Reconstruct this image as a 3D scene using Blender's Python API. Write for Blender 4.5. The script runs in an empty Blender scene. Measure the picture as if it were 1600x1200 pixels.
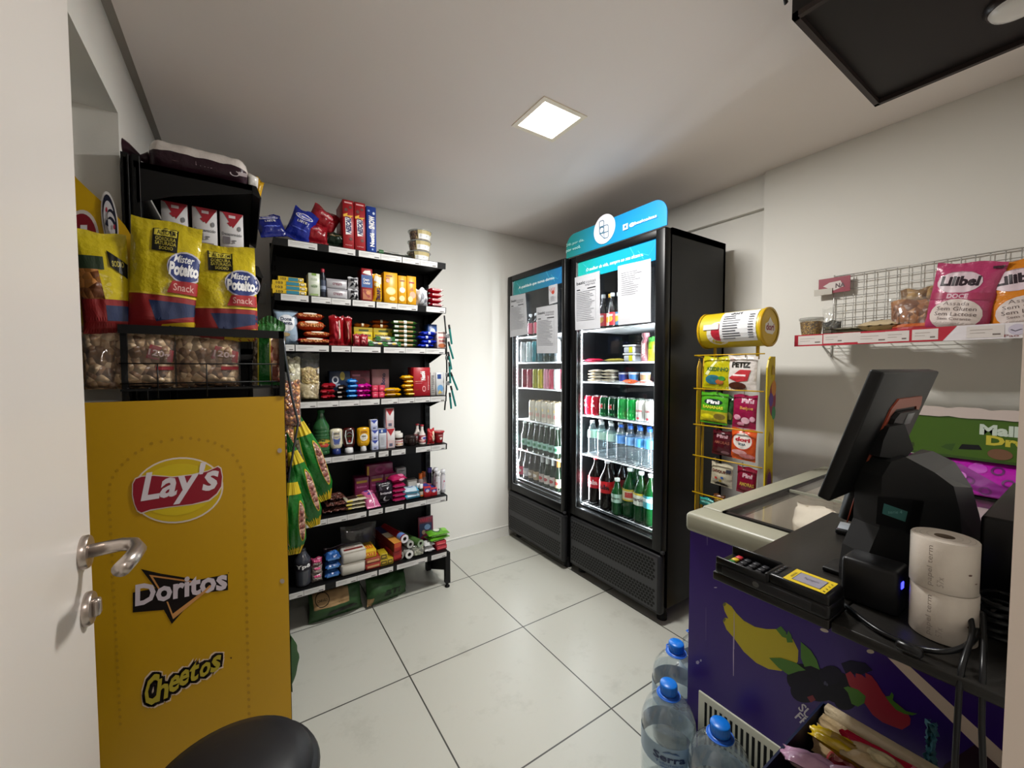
import bpy, bmesh, math, random
from mathutils import Vector, Matrix, Euler, noise, geometry
random.seed(7)
PI = math.pi
S_ = bpy.context.scene
COL = S_.collection

# ------------------------------------------------------------------ camera, world, light, exposure
FPX, YAW, PITCH, ROLL, CH = 632.111, .58509, .040055, -.000813, 1.3314
def cam_axes():
    cy, sy, cp, sp = math.cos(YAW), math.sin(YAW), math.cos(PITCH), math.sin(PITCH)
    w = Vector((sy*cp, cy*cp, -sp)); r0 = Vector((cy, -sy, 0)); u0 = r0.cross(w)
    r = math.cos(ROLL)*r0 + math.sin(ROLL)*u0; u = -math.sin(ROLL)*r0 + math.cos(ROLL)*u0
    return r, u, w
CR, CU, CW = cam_axes()
cam = bpy.data.cameras.new('camera'); camo = bpy.data.objects.new('camera', cam); COL.objects.link(camo)
cam.sensor_width = 36; cam.lens = 36*FPX/1600; cam.clip_start = .02
camo.matrix_world = Matrix(((CR.x, CU.x, -CW.x, 0), (CR.y, CU.y, -CW.y, 0), (CR.z, CU.z, -CW.z, CH), (0, 0, 0, 1)))
S_.camera = camo
S_.view_settings.view_transform = 'Standard'; S_.view_settings.look = 'None'
S_.view_settings.gamma = 1; S_.view_settings.use_curve_mapping = False
S_.view_settings.exposure = 0.30
wd = bpy.data.worlds.new('world'); S_.world = wd; wd.use_nodes = True
wd.node_tree.nodes['Background'].inputs[0].default_value = (.80, .86, 1, 1)
wd.node_tree.nodes['Background'].inputs[1].default_value = .35
PANEL_W = 30.0          # the recessed ceiling panel
FR_W = 7.0
HALL_W = 9.0           # the hallway lamp outside the open door
def area(name, loc, sx, sy, power, col, aim=None, spread=PI):
    rot = Vector(aim).to_track_quat('-Z', 'Y').to_euler() if aim else (0, 0, 0)
    l = bpy.data.lights.new(name, 'AREA'); l.shape = 'RECTANGLE'; l.size = sx; l.size_y = sy
    l.energy = power; l.color = col; l.spread = spread
    o = bpy.data.objects.new(name, l); o.location = loc; o.rotation_euler = rot; COL.objects.link(o); return o
area('ceiling_panel_lamp', (1.083, 1.356, 2.352), .19, .19, PANEL_W, (1, .985, .945))
area('hallway_lamp', (.30, -.75, 2.3), .25, .25, HALL_W, (1, .91, .86))

def at(x, y, X=None, Y=None, Z=None):
    d = CR*((x-800)/FPX) + CU*((600-y)/FPX) + CW
    t = X/d.x if X is not None else Y/d.y if Y is not None else (Z-CH)/d.z
    return Vector((0, 0, CH)) + d*t

# ------------------------------------------------------------------ materials
MC = {}
def lin(h):
    h = h.lstrip('#'); c = [int(h[i:i+2], 16)/255 for i in (0, 2, 4)]
    return tuple((v/12.92 if v <= .04045 else ((v+.055)/1.055)**2.4) for v in c) + (1,)
def M(h, rough=.5, metal=0, bump=0, bscale=60, emit=0, coat=0, var=0):
    k = (h, rough, metal, bump, bscale, emit, coat, var)
    if k in MC: return MC[k]
    m = bpy.data.materials.new('paint_'+h.strip('#')); m.use_nodes = True; nt = m.node_tree
    b = nt.nodes['Principled BSDF']
    b.inputs['Base Color'].default_value = lin(h); b.inputs['Roughness'].default_value = rough
    b.inputs['Metallic'].default_value = metal
    if max(lin(h)[:3]) < .03 and not metal: b.inputs['Specular IOR Level'].default_value = .28
    if coat: b.inputs['Coat Weight'].default_value = coat; b.inputs['Coat Roughness'].default_value = .1
    if emit: b.inputs['Emission Color'].default_value = lin(h); b.inputs['Emission Strength'].default_value = emit
    if bump or var:
        tc = nt.nodes.new('ShaderNodeTexCoord'); n = nt.nodes.new('ShaderNodeTexNoise')
        n.inputs['Scale'].default_value = bscale; n.inputs['Detail'].default_value = 3
        nt.links.new(tc.outputs['Object'], n.inputs['Vector'])
        if bump:
            bp = nt.nodes.new('ShaderNodeBump'); bp.inputs['Strength'].default_value = bump; bp.inputs['Distance'].default_value = .01
            nt.links.new(n.outputs['Fac'], bp.inputs['Height']); nt.links.new(bp.outputs['Normal'], b.inputs['Normal'])
        if var:
            mx = nt.nodes.new('ShaderNodeMix'); mx.data_type = 'RGBA'; mx.blend_type = 'MULTIPLY'
            mx.inputs[6].default_value = lin(h); v = 1-var
            mx.inputs[7].default_value = (v, v, v, 1); nt.links.new(n.outputs['Fac'], mx.inputs[0])
            nt.links.new(mx.outputs[2], b.inputs['Base Color'])
    MC[k] = m; return m
def FILM(h): return M(h, .24, 0, .35, 45)
def BLK(): return M('#101012', .42)
def CLEAR(tint='#ffffff', rough=.05, ior=1.45, alpha=0.0, base='#ffffff'):
    k = ('clear', tint, rough, ior, alpha, base)
    if k in MC: return MC[k]
    m = bpy.data.materials.new('clear_plastic'); m.use_nodes = True; nt = m.node_tree; nt.nodes.clear()
    o = nt.nodes.new('ShaderNodeOutputMaterial'); t = nt.nodes.new('ShaderNodeBsdfTransparent'); g = nt.nodes.new('ShaderNodeBsdfGlossy')
    t.inputs[0].default_value = lin(tint); g.inputs['Roughness'].default_value = rough; g.inputs['Color'].default_value = (1, 1, 1, 1)
    lw = nt.nodes.new('ShaderNodeLayerWeight'); lw.inputs[0].default_value = .5
    pw = nt.nodes.new('ShaderNodeMath'); pw.operation = 'POWER'; pw.inputs[1].default_value = 4.5; nt.links.new(lw.outputs['Facing'], pw.inputs[0])
    f = nt.nodes.new('ShaderNodeMath'); f.operation = 'MULTIPLY_ADD'; f.inputs[1].default_value = .8; f.inputs[2].default_value = ((ior-1)/(ior+1))**2
    nt.links.new(pw.outputs[0], f.inputs[0])
    mx = nt.nodes.new('ShaderNodeMixShader'); nt.links.new(f.outputs[0], mx.inputs[0])
    src = t
    if alpha:
        d = nt.nodes.new('ShaderNodeBsdfDiffuse'); d.inputs[0].default_value = lin(base)
        m2 = nt.nodes.new('ShaderNodeMixShader'); m2.inputs[0].default_value = alpha
        nt.links.new(t.outputs[0], m2.inputs[1]); nt.links.new(d.outputs[0], m2.inputs[2]); src = m2
    nt.links.new(src.outputs[0], mx.inputs[1]); nt.links.new(g.outputs[0], mx.inputs[2]); nt.links.new(mx.outputs[0], o.inputs[0])
    MC[k] = m; return m
def CHUNK(h1, h2, scale=60, h3=None, rough=.4, dist=.01):
    k = ('chunk', h1, h2, scale, h3, rough)
    if k in MC: return MC[k]
    m = bpy.data.materials.new('snack_mix'); m.use_nodes = True; nt = m.node_tree; b = nt.nodes['Principled BSDF']
    b.inputs['Roughness'].default_value = rough
    tc = nt.nodes.new('ShaderNodeTexCoord'); v = nt.nodes.new('ShaderNodeTexVoronoi'); v.inputs['Scale'].default_value = scale
    v.inputs['Randomness'].default_value = 1
    nt.links.new(tc.outputs['Object'], v.inputs['Vector'])
    r = nt.nodes.new('ShaderNodeValToRGB'); r.color_ramp.elements[0].color = lin(h2); r.color_ramp.elements[1].color = lin(h1)
    r.color_ramp.elements[0].position = .2; r.color_ramp.elements[1].position = .8
    if h3: e = r.color_ramp.elements.new(.55); e.color = lin(h3)
    sp = nt.nodes.new('ShaderNodeSeparateColor'); nt.links.new(v.outputs['Color'], sp.inputs[0])
    nt.links.new(sp.outputs[0], r.inputs[0]); nt.links.new(r.outputs[0], b.inputs['Base Color'])
    bp = nt.nodes.new('ShaderNodeBump'); bp.inputs['Strength'].default_value = .9; bp.inputs['Distance'].default_value = dist; bp.invert = True
    nt.links.new(v.outputs['Distance'], bp.inputs['Height']); nt.links.new(bp.outputs['Normal'], b.inputs['Normal'])
    MC[k] = m; return m
def GRAD(h1, h2, axis, a, b_):
    m = bpy.data.materials.new('printed_gradient'); m.use_nodes = True; nt = m.node_tree; b = nt.nodes['Principled BSDF']
    b.inputs['Roughness'].default_value = .35
    tc = nt.nodes.new('ShaderNodeTexCoord'); s = nt.nodes.new('ShaderNodeSeparateXYZ'); nt.links.new(tc.outputs['Object'], s.inputs[0])
    mr = nt.nodes.new('ShaderNodeMapRange'); mr.inputs[1].default_value = a; mr.inputs[2].default_value = b_
    nt.links.new(s.outputs[axis], mr.inputs[0]); mx = nt.nodes.new('ShaderNodeMix'); mx.data_type = 'RGBA'
    mx.inputs[6].default_value = lin(h1); mx.inputs[7].default_value = lin(h2)
    nt.links.new(mr.outputs[0], mx.inputs[0]); nt.links.new(mx.outputs[2], b.inputs['Base Color']); return m

# ------------------------------------------------------------------ text and shapes (2D), decals
TC = {}
def text2d(s, bold=.015, shear=0, res=2):
    k = (s, bold, shear)
    if k in TC: return TC[k]
    c = bpy.data.curves.new('t', 'FONT'); c.body = s; c.size = 1; c.offset = bold; c.shear = shear; c.resolution_u = res
    c.dimensions = '2D'; c.fill_mode = 'BOTH'
    o = bpy.data.objects.new('t', c); me = o.to_mesh()
    vs = [(v.co.x, v.co.y) for v in me.vertices]; fs = [tuple(p.vertices) for p in me.polygons]
    o.to_mesh_clear(); bpy.data.objects.remove(o); bpy.data.curves.remove(c)
    x0 = min(v[0] for v in vs); x1 = max(v[0] for v in vs); y0 = min(v[1] for v in vs); y1 = max(v[1] for v in vs)
    vs = [((x-x0)/(x1-x0), (y-y0)/(y1-y0)) for x, y in vs]
    TC[k] = (vs, fs); return TC[k]
def affine(vf, o, eu, ev):
    vs, fs = vf
    return [(o[0]+a*eu[0]+b*ev[0], o[1]+a*eu[1]+b*ev[1]) for a, b in vs], fs
def grid2(n, m):
    vs = [(i/n, j/m) for j in range(m+1) for i in range(n+1)]
    fs = [(j*(n+1)+i, j*(n+1)+i+1, (j+1)*(n+1)+i+1, (j+1)*(n+1)+i) for j in range(m) for i in range(n)]
    return vs, fs
# decoration tuples in a surface's 0..1 coordinates
def R(u0, v0, u1, v1, col, n=None):
    n = n or (max(1, int(abs(u1-u0)*10+.5)), max(1, int(abs(v1-v0)*10+.5)))
    return (affine(grid2(*n), (u0, v0), (u1-u0, 0), (0, v1-v0)), col)
def Q(o, eu, ev, col, n=(4, 4)): return (affine(grid2(*n), o, eu, ev), col)
def E(cu, cv, ru, rv, col, rot=0, n=20):
    vs = [(cu, cv)]; fs = []; c, s = math.cos(rot), math.sin(rot)
    for k, f in ((0, .5), (1, 1)):
        for i in range(n):
            a, b = math.cos(2*PI*i/n)*f, math.sin(2*PI*i/n)*f
            vs.append((cu+a*ru*c-b*rv*s, cv+a*ru*s+b*rv*c))
    for i in range(n):
        j = (i+1) % n; fs.append((0, 1+i, 1+j)); fs.append((1+i, 1+n+i, 1+n+j, 1+j))
    return ((vs, fs), col)
def Ring(cu, cv, ru, rv, w, col, n=24):
    vs = []; fs = []
    for i in range(n):
        a, b = math.cos(2*PI*i/n), math.sin(2*PI*i/n); vs += [(cu+a*ru, cv+b*rv), (cu+a*ru*w, cv+b*rv*w)]
    for i in range(n): j = (i+1) % n; fs.append((2*i, 2*j, 2*j+1, 2*i+1))
    return ((vs, fs), col)
def PG(pts, col):
    tr = geometry.tessellate_polygon([[Vector((p[0], p[1], 0)) for p in pts]])
    return ((list(pts), [tuple(t) for t in tr]), col)
def T(s, u0, v0, u1, v1, col, bold=.02, shear=0): return (affine(text2d(s, bold, shear), (u0, v0), (u1-u0, 0), (0, v1-v0)), col)
def TQ(s, o, eu, ev, col, bold=.02, shear=0): return (affine(text2d(s, bold, shear), o, eu, ev), col)
def LINES(u0, v0, u1, v1, n, col, seed=0, fill=.4):
    rr = random.Random(seed); out = []
    for i in range(n):
        v = v0+(v1-v0)*(i+.3)/n; out.append(R(u0, v, u0+(u1-u0)*rr.uniform(.6, 1), v+(v1-v0)/n*fill, col, (1, 1)))
    return out

# ------------------------------------------------------------------ mesh builder
def refine(vs, fs, L):
    # split triangles until no edge is longer than L, so that a print follows a curved surface
    out = []; st = []
    for f in fs:
        for k in range(1, len(f)-1): st.append((vs[f[0]], vs[f[k]], vs[f[k+1]]))
    while st and len(out) < 6000:
        t = st.pop(); e = [math.dist(t[i], t[(i+1) % 3]) for i in range(3)]; i = e.index(max(e))
        if e[i] <= L: out.append(t); continue
        a, b, c = t[i], t[(i+1) % 3], t[(i+2) % 3]; m = ((a[0]+b[0])/2, (a[1]+b[1])/2)
        st += [(a, m, c), (m, b, c)]
    nv = []; nf = []; ix = {}
    for t in out+st:
        q = []
        for p in t:
            if p not in ix: ix[p] = len(nv); nv.append(p)
            q.append(ix[p])
        nf.append(tuple(q))
    return nv, nf
class MB:
    def __init__(s): s.v = []; s.f = []; s.m = []; s.s = []; s.mats = []; s.X = Matrix()
    def mi(s, m):
        if isinstance(m, str): m = M(m)
        if m not in s.mats: s.mats.append(m)
        return s.mats.index(m)
    def add(s, vs, fs, m, smooth=False):
        o = len(s.v); k = s.mi(m)
        s.v += [s.X @ Vector(v) for v in vs]; s.f += [tuple(i+o for i in f) for f in fs]
        s.m += [k]*len(fs); s.s += [smooth]*len(fs); return s
    def box(s, x0, x1, y0, y1, z0, z1, m):
        vs = [(x, y, z) for x in (x0, x1) for y in (y0, y1) for z in (z0, z1)]
        return s.add(vs, [(0, 1, 3, 2), (4, 6, 7, 5), (0, 4, 5, 1), (2, 3, 7, 6), (0, 2, 6, 4), (1, 5, 7, 3)], m)
    def rbox(s, x0, x1, y0, y1, z0, z1, m, r=.004, seg=2):
        b = bmesh.new(); bmesh.ops.create_cube(b, size=1)
        for v in b.verts: v.co = Vector(((x0+x1)/2+v.co.x*(x1-x0), (y0+y1)/2+v.co.y*(y1-y0), (z0+z1)/2+v.co.z*(z1-z0)))
        bmesh.ops.bevel(b, geom=list(b.edges), offset=min(r, .49*min(x1-x0, y1-y0, z1-z0)), segments=seg, profile=.5, affect='EDGES')
        vs = [tuple(v.co) for v in b.verts]; b.verts.index_update(); fs = [tuple(v.index for v in f.verts) for f in b.faces]; b.free()
        return s.add(vs, fs, m, True)
    def lathe(s, prof, m, n=20, c=(0, 0, 0), ax='z', caps=True):
        vs = []; fs = []
        for r, z in prof:
            for i in range(n):
                a = 2*PI*i/n; x, y = r*math.cos(a), r*math.sin(a)
                vs.append((c[0]+x, c[1]+y, c[2]+z) if ax == 'z' else (c[0]+z, c[1]+x, c[2]+y) if ax == 'x' else (c[0]+y, c[1]+z, c[2]+x))
        for k in range(len(prof)-1):
            for i in range(n):
                j = (i+1) % n; fs.append((k*n+i, k*n+j, (k+1)*n+j, (k+1)*n+i))
        s.add(vs, fs, m, True)
        if caps:
            if prof[0][0] > 1e-4: s.add(vs[:n], [tuple(range(n))[::-1]], m)
            if prof[-1][0] > 1e-4: s.add(vs[-n:], [tuple(range(n))], m)
        return s
    def tube(s, pts, r, m, n=6, closed=False):
        pts = [Vector(p) for p in pts]; vs = []; fs = []; L = len(pts); up = Vector((0, 0, 1)); prev = None
        for i, p in enumerate(pts):
            a = pts[max(i-1, 0)]; b = pts[min(i+1, L-1)]
            if closed: a = pts[i-1]; b = pts[(i+1) % L]
            t = (b-a).normalized()
            q = t.cross(prev if prev else (up if abs(t.z) < .9 else Vector((1, 0, 0)))).normalized() if not prev else (prev-t*prev.dot(t)).normalized()
            prev = q; w = t.cross(q); rr = r[i] if isinstance(r, (list, tuple)) else r
            for k in range(n): an = 2*PI*k/n; vs.append(p+rr*(math.cos(an)*q+math.sin(an)*w))
        for i in range(L if closed else L-1):
            i2 = (i+1) % L
            for k in range(n): k2 = (k+1) % n; fs.append((i*n+k, i*n+k2, i2*n+k2, i2*n+k))
        if not closed: fs += [tuple(range(n))[::-1], tuple((L-1)*n+k for k in range(n))]
        return s.add(vs, fs, m, True)
    def prism(s, poly, pl, a, b, m, smooth=False):
        def P3(p, t): return {'xz': (p[0], t, p[1]), 'xy': (p[0], p[1], t), 'yz': (t, p[0], p[1])}[pl]
        n = len(poly); vs = [P3(p, a) for p in poly]+[P3(p, b) for p in poly]
        tr = geometry.tessellate_polygon([[Vector((p[0], p[1], 0)) for p in poly]])
        s.add(vs, [tuple(t) for t in tr]+[tuple(i+n for i in t) for t in tr], m)
        return s.add(vs, [(i, (i+1) % n, (i+1) % n+n, i+n) for i in range(n)], m, smooth)
    def surf(s, S, nu, nv, m, u0=0, u1=1, v0=0, v1=1):
        vs = [S(u0+(u1-u0)*i/nu, v0+(v1-v0)*j/nv, 0) for j in range(nv+1) for i in range(nu+1)]
        return s.add(vs, [(j*(nu+1)+i, j*(nu+1)+i+1, (j+1)*(nu+1)+i+1, (j+1)*(nu+1)+i) for j in range(nv) for i in range(nu)], m, True)
    def decals(s, S, decs, off=.0008, step=.00025, fine=0):
        o = off
        for k, ((vs, fs), c) in enumerate(decs):
            if fine: vs, fs = refine(vs, fs, fine)
            s.add([S(a, b, o) for a, b in vs], fs, M(c, .42) if isinstance(c, str) else c); o += step if k < 18 else step*.25
        return s
    def build(s, name, parent=None, loc=None, rot=None, bevel=0):
        me = bpy.data.meshes.new(name); me.from_pydata([tuple(v) for v in s.v], [], s.f)
        for m in s.mats: me.materials.append(m)
        me.polygons.foreach_set('material_index', s.m); me.polygons.foreach_set('use_smooth', s.s)
        me.update(); o = bpy.data.objects.new(name, me); COL.objects.link(o)
        if parent: o.parent = parent
        if loc is not None: o.location = loc
        if rot is not None: o.rotation_euler = rot
        return o

def empty(name, loc=(0, 0, 0), rot=(0, 0, 0)):
    o = bpy.data.objects.new(name, None); COL.objects.link(o); o.location = loc; o.rotation_euler = rot; o.empty_display_size = .05; return o
def tag(o, label, cat, group=None):
    o['label'] = label; o['category'] = cat
    if group: o['group'] = group
    return o
def struct(o): o['kind'] = 'structure'; return o
def place(o, loc, rot=(0, 0, 0)): o.location = loc; o.rotation_euler = rot; return o
def dup(o, loc, rot=None, label=None, group=None):
    r = o.copy(); COL.objects.link(r); r.location = loc
    if rot is not None: r.rotation_euler = rot
    if label: r['label'] = label
    if group: r['group'] = group
    for c in o.children:
        q = c.copy(); COL.objects.link(q); q.parent = r
        for g in c.children: h = g.copy(); COL.objects.link(h); h.parent = q
    return r
ORD = ['first', 'second', 'third', 'fourth', 'fifth', 'sixth', 'seventh', 'eighth', 'ninth', 'tenth', 'eleventh', 'twelfth']

# ------------------------------------------------------------------ goods: local frame = base centre, front faces -Y
def front(w, d, h): return lambda u, v, o: Vector(((u-.5)*w, -d/2-o, v*h))
def sideR(w, d, h): return lambda u, v, o: Vector((w/2+o, (u-.5)*d, v*h))
def sideL(w, d, h): return lambda u, v, o: Vector((-w/2-o, (.5-u)*d, v*h))
def topS(w, d, h): return lambda u, v, o: Vector(((u-.5)*w, (v-.5)*d, h+o))
def carton(name, w, d, h, col, decs=(), side=(), left=(), top=(), rough=.38, r=.0015):
    b = MB(); b.rbox(-w/2, w/2, -d/2, d/2, 0, h, M(col, rough), r, 1)
    b.decals(front(w, d, h), decs, .0006); b.decals(sideR(w, d, h), side, .0006); b.decals(sideL(w, d, h), left, .0006); b.decals(topS(w, d, h), top, .0006)
    return b.build(name)
def pillowS(w, h, d, side=1, seed=0, wr=.003, stand=False, cr=.06, shape=.6):
    def S(u, v, o):
        a = (u-.5)*w; q = 2*abs(u-.5)
        pv = max(0, min(1, (v-cr)/(1-2*cr))) if not stand else max(0, min(1, (v-.01)/(.99-cr)))
        pr = math.sin(PI*pv)**.55 if not stand else (min(1, pv/.12)**.5 * max(0, math.cos(PI/2*pv))**.55)
        bu = max(0, 1-q**2.6)**shape
        t = .0007 + d/2*bu*pr
        t += wr*pr*bu*noise.noise(Vector((u*5+seed, v*6, side*3.1))) + wr*.35*(1-pr)**2*math.sin(u*50+seed)*bu + wr*.5*noise.noise(Vector((u*8, v*3+seed, side)))*bu
        x = a*(1-.10*pr*(d/max(w, .01))); z = v*h + wr*.8*math.sin(u*9+seed)*(1 if v > .9 else 0)
        return Vector((x, -side*(t+o), z))
    return S
def packet(name, w, h, d, col, decs=(), back=(), seed=0, wr=.003, stand=False, body=None, shape=.6, parent=None, cr=.06):
    b = MB(); m = body or FILM(col)
    b.surf(pillowS(w, h, d, 1, seed, wr, stand, cr, shape), 20 if w > .12 else 14, 22 if w > .12 else 18, m); b.surf(pillowS(w, h, d, -1, seed, wr, stand, cr, shape), 14, 14, m)
    b.decals(pillowS(w, h, d, 1, seed, wr, stand, cr, shape), decs, .0012, .0003, .04 if w > .12 else .07)
    b.decals(pillowS(w, h, d, -1, seed, wr, stand, cr, shape), back, .0012, .0003, .06)
    return b.build(name, parent)
def flatpack(name, w, dp, t, col, decs=(), seed=0, wr=.002, body=None, edge=(), shape=.4):
    # a packet lying on its back: w wide, dp deep, t thick, rests on z=0, front crimp towards -Y
    b = MB(); m = body or FILM(col)
    for sd in (1, -1):
        S0 = pillowS(w, dp, t, sd, seed, wr, False, .07, shape)
        S = (lambda u, v, o, S0=S0: (lambda p: Vector((p.x, p.z-dp/2, t/2-p.y)))(S0(u, v, o)))
        b.surf(S, 12, 12, m)
        if sd == 1: b.decals(S, decs, .0012, .0003, .12)
    if edge: b.decals(lambda u, v, o: Vector(((u-.5)*w*.94, -dp/2*.80-o-.006*math.sin(PI*v), .1*t+v*t*.8)), edge, .004)
    return b.build(name)
def cylS(prof, cz=0):
    H = prof[-1][1]
    def S(u, v, o):
        z = v*H; r = prof[0][0]
        for (r0, z0), (r1, z1) in zip(prof, prof[1:]):
            if z0 <= z <= z1 and z1 > z0: r = r0+(r1-r0)*(z-z0)/(z1-z0); break
        a = (u-.5)*PI*2; return Vector(((r+o)*math.sin(a), -(r+o)*math.cos(a), z+cz))
    return S
def can(name, col, decs=(), r=.031, h=.12, top='#c9ccd0'):
    b = MB(); p = [(r*.8, 0), (r*.97, h*.03), (r, h*.08), (r, h*.88), (r*.82, h*.97), (r*.82, h)]
    b.lathe(p, M(col, .25, .35), 20); b.decals(cylS(p), decs, .0004, .0002)
    o = b.build(name); l = MB(); l.lathe([(r*.82, h), (r*.84, h+.0015), (r*.76, h+.002), (r*.74, h-.002)], M(top, .25, .9), 20); l.build('lid', o); return o
def bottle(name, h, r, glass, cap, label=None, lab=(.2, .5), decs=(), neck=.013, liquid=None, caph=.018, shoulder=.62, lb=None, opaque=False, seg=20, ribs=False):
    b = MB(); p = [(r*.75, 0), (r*.98, h*.02), (r, h*.06)]
    if ribs:
        for k in range(7): z = h*(.08+k*.075); p += [(r, z), (r*.95, z+h*.02), (r, z+h*.04)]
    p += [(r, h*shoulder), (r*.93, h*(shoulder+.05)), (r*.62, h*(shoulder+.15)), (neck*1.25, h*(shoulder+.25)), (neck, h*(shoulder+.30)), (neck, h-.004)]
    p = sorted(p, key=lambda q: q[1])
    b.lathe(p, glass, seg); o = b.build(name)
    if liquid is not None:
        q = MB(); q.lathe([(rr*.95, max(z, .002)) for rr, z in p if z < h*.86]+[(neck*.9, h*.86)], liquid, seg); q.build('liquid', o)
    c = MB(); c.lathe([(neck+.002, h-caph), (neck+.0028, h-caph+.002), (neck+.0028, h-.001), (neck+.001, h)], M(cap, .4), 16); c.build('cap', o)
    if label:
        l = MB(); S = cylS(p); l.surf(lambda u, v, oo: S(u, lab[0]+(lab[1]-lab[0])*v, .0008), 24, 2, M(label, .4))
        l.decals(lambda u, v, oo: S(.5+(u-.5)*.42, lab[0]+(lab[1]-lab[0])*v, oo), decs, .0014, .0003); l.build('label', o)
    return o

# ================================================================== THE ROOM
ZC, YB, XL, XR, YF = 2.36, 2.665, -.312, 2.31, .044
WALL = M('#e0ddd6', .75, bump=.03, bscale=140)
CEIL = M('#f0e7e2', .8, bump=.02, bscale=120)
TRIM = M('#dcdad4', .5)
def floor_mat():
    m = bpy.data.materials.new('floor_tile'); m.use_nodes = True; nt = m.node_tree; b = nt.nodes['Principled BSDF']
    tc = nt.nodes.new('ShaderNodeTexCoord'); br = nt.nodes.new('ShaderNodeTexBrick'); mp = nt.nodes.new('ShaderNodeMapping')
    nt.links.new(tc.outputs['Object'], mp.inputs[0]); mp.inputs['Location'].default_value = (-.5675, -1.661, 0)
    nt.links.new(mp.outputs[0], br.inputs[0]); br.offset = 0; br.squash = 1
    br.inputs['Scale'].default_value = 1; br.inputs['Brick Width'].default_value = .6; br.inputs['Row Height'].default_value = .6
    br.inputs['Mortar Size'].default_value = .0030; br.inputs['Mortar Smooth'].default_value = .1
    br.inputs['Color1'].default_value = lin('#bbbab0'); br.inputs['Color2'].default_value = lin('#bbbbb2'); br.inputs['Mortar'].default_value = lin('#403f3a')
    n = nt.nodes.new('ShaderNodeTexNoise'); n.inputs['Scale'].default_value = 5; n.inputs['Detail'].default_value = 8; n.inputs['Roughness'].default_value = .7
    nt.links.new(tc.outputs['Object'], n.inputs['Vector'])
    r = nt.nodes.new('ShaderNodeValToRGB'); r.color_ramp.elements[0].position = .30; r.color_ramp.elements[0].color = (.86, .86, .85, 1); r.color_ramp.elements[1].position = .45; r.color_ramp.elements[1].color = (1, 1, 1, 1)
    mx = nt.nodes.new('ShaderNodeMix'); mx.data_type = 'RGBA'; mx.blend_type = 'MULTIPLY'; mx.inputs[0].default_value = 1
    nt.links.new(n.outputs['Fac'], r.inputs[0]); nt.links.new(br.outputs['Color'], mx.inputs[6]); nt.links.new(r.outputs[0], mx.inputs[7])
    nt.links.new(mx.outputs[2], b.inputs['Base Color']); b.inputs['Roughness'].default_value = .36
    bp = nt.nodes.new('ShaderNodeBump'); bp.inputs['Strength'].default_value = .3; bp.inputs['Distance'].default_value = .002; bp.invert = True
    nt.links.new(br.outputs['Fac'], bp.inputs['Height']); nt.links.new(bp.outputs[0], b.inputs['Normal'])
    return m
b = MB(); b.box(-.9, 2.6, -1.6, 2.9, -.1, 0, floor_mat()); struct(b.build('floor'))
# ceiling with a shadow gap along the left wall and a hole for the light panel
b = MB(); lx0, lx1, ly0, ly1 = .973, 1.193, 1.246, 1.466
for (x0, x1, y0, y1) in ((-.286, lx0, -1.6, 2.9), (lx1, 2.6, -1.6, 2.9), (lx0, lx1, -1.6, ly0), (lx0, lx1, ly1, 2.9)): b.box(x0, x1, y0, y1, ZC, ZC+.03, CEIL)
b.box(-.9, 2.6, -1.6, 2.9, ZC+.045, ZC+.1, CEIL); struct(b.build('ceiling'))
b = MB(); b.box(XL, -.286, YF, YB, ZC+.006, ZC+.045, M('#a39d95', .8)); struct(b.build('trim_1'))
b = MB(); b.box(-.9, 2.6, YB, YB+.15, 0, ZC+.1, WALL); struct(b.build('wall_back'))
# right wall: nearer part proud, recess beyond y=1.075 with a beam over it
b = MB(); b.box(XR, XR+.25, -.1, 1.075, 0, ZC+.1, WALL); b.box(2.336, 2.56, 1.075, YB, 2.185, ZC+.1, WALL); b.box(2.366, 2.56, 1.075, YB, 0, 2.185, WALL)
struct(b.build('wall_right'))
# left wall with the window opening
b = MB(); w0, w1, wz0, wz1 = .95, 1.774, 0, 2.133
for (y0, y1, z0, z1) in ((-.1, w0, 0, ZC+.03), (w1, YB, 0, ZC+.03), (w0, w1, wz1, ZC+.03)): b.box(XL-.18, XL, y0, y1, z0, z1, WALL)
struct(b.build('wall_left'))
b = MB(); fr = M('#17181a', .35)
xw = XL-.135
for (y0, y1, z0, z1) in ((w0, w1-.022, wz1-.10, wz1-.06), (w0, w1, wz0, wz0+.05), (w0, w0+.05, wz0, wz1), (w1-.085, w1-.022, wz0, wz1-.06), (1.15, 1.2, wz0, wz1)): b.box(xw, xw+.03, y0, y1, z0, z1, fr)
b.box(xw-.01, xw+.026, w1-.022, w1, wz0, wz1, TRIM); b.box(xw-.01, xw+.026, w0, w1-.022, wz1-.06, wz1, TRIM)
wo = struct(b.build('window_1'))
g = MB(); g.box(xw+.01, xw+.014, w0+.04, w1-.08, wz0+.04, wz1-.04, M('#1b1f24', .06)); g.build('window_pane', wo)
# front wall and doorway (camera stands in it)
b = MB(); b.box(.612, XR+.2, -.10, YF, 0, ZC+.03, WALL); b.box(-.9, -.262, -.10, YF, 0, ZC+.03, WALL); b.box(-.262, .612, -.10, YF, 2.14, ZC+.03, WALL); struct(b.build('wall_front'))
b = MB(); b.box(.600, .612, -.11, .052, 0, 2.14, M('#e4d6ca', .45)); b.box(.612, .66, YF, .052, 0, 2.2, M('#e4d6ca', .45)); struct(b.build('trim_2'))
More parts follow.
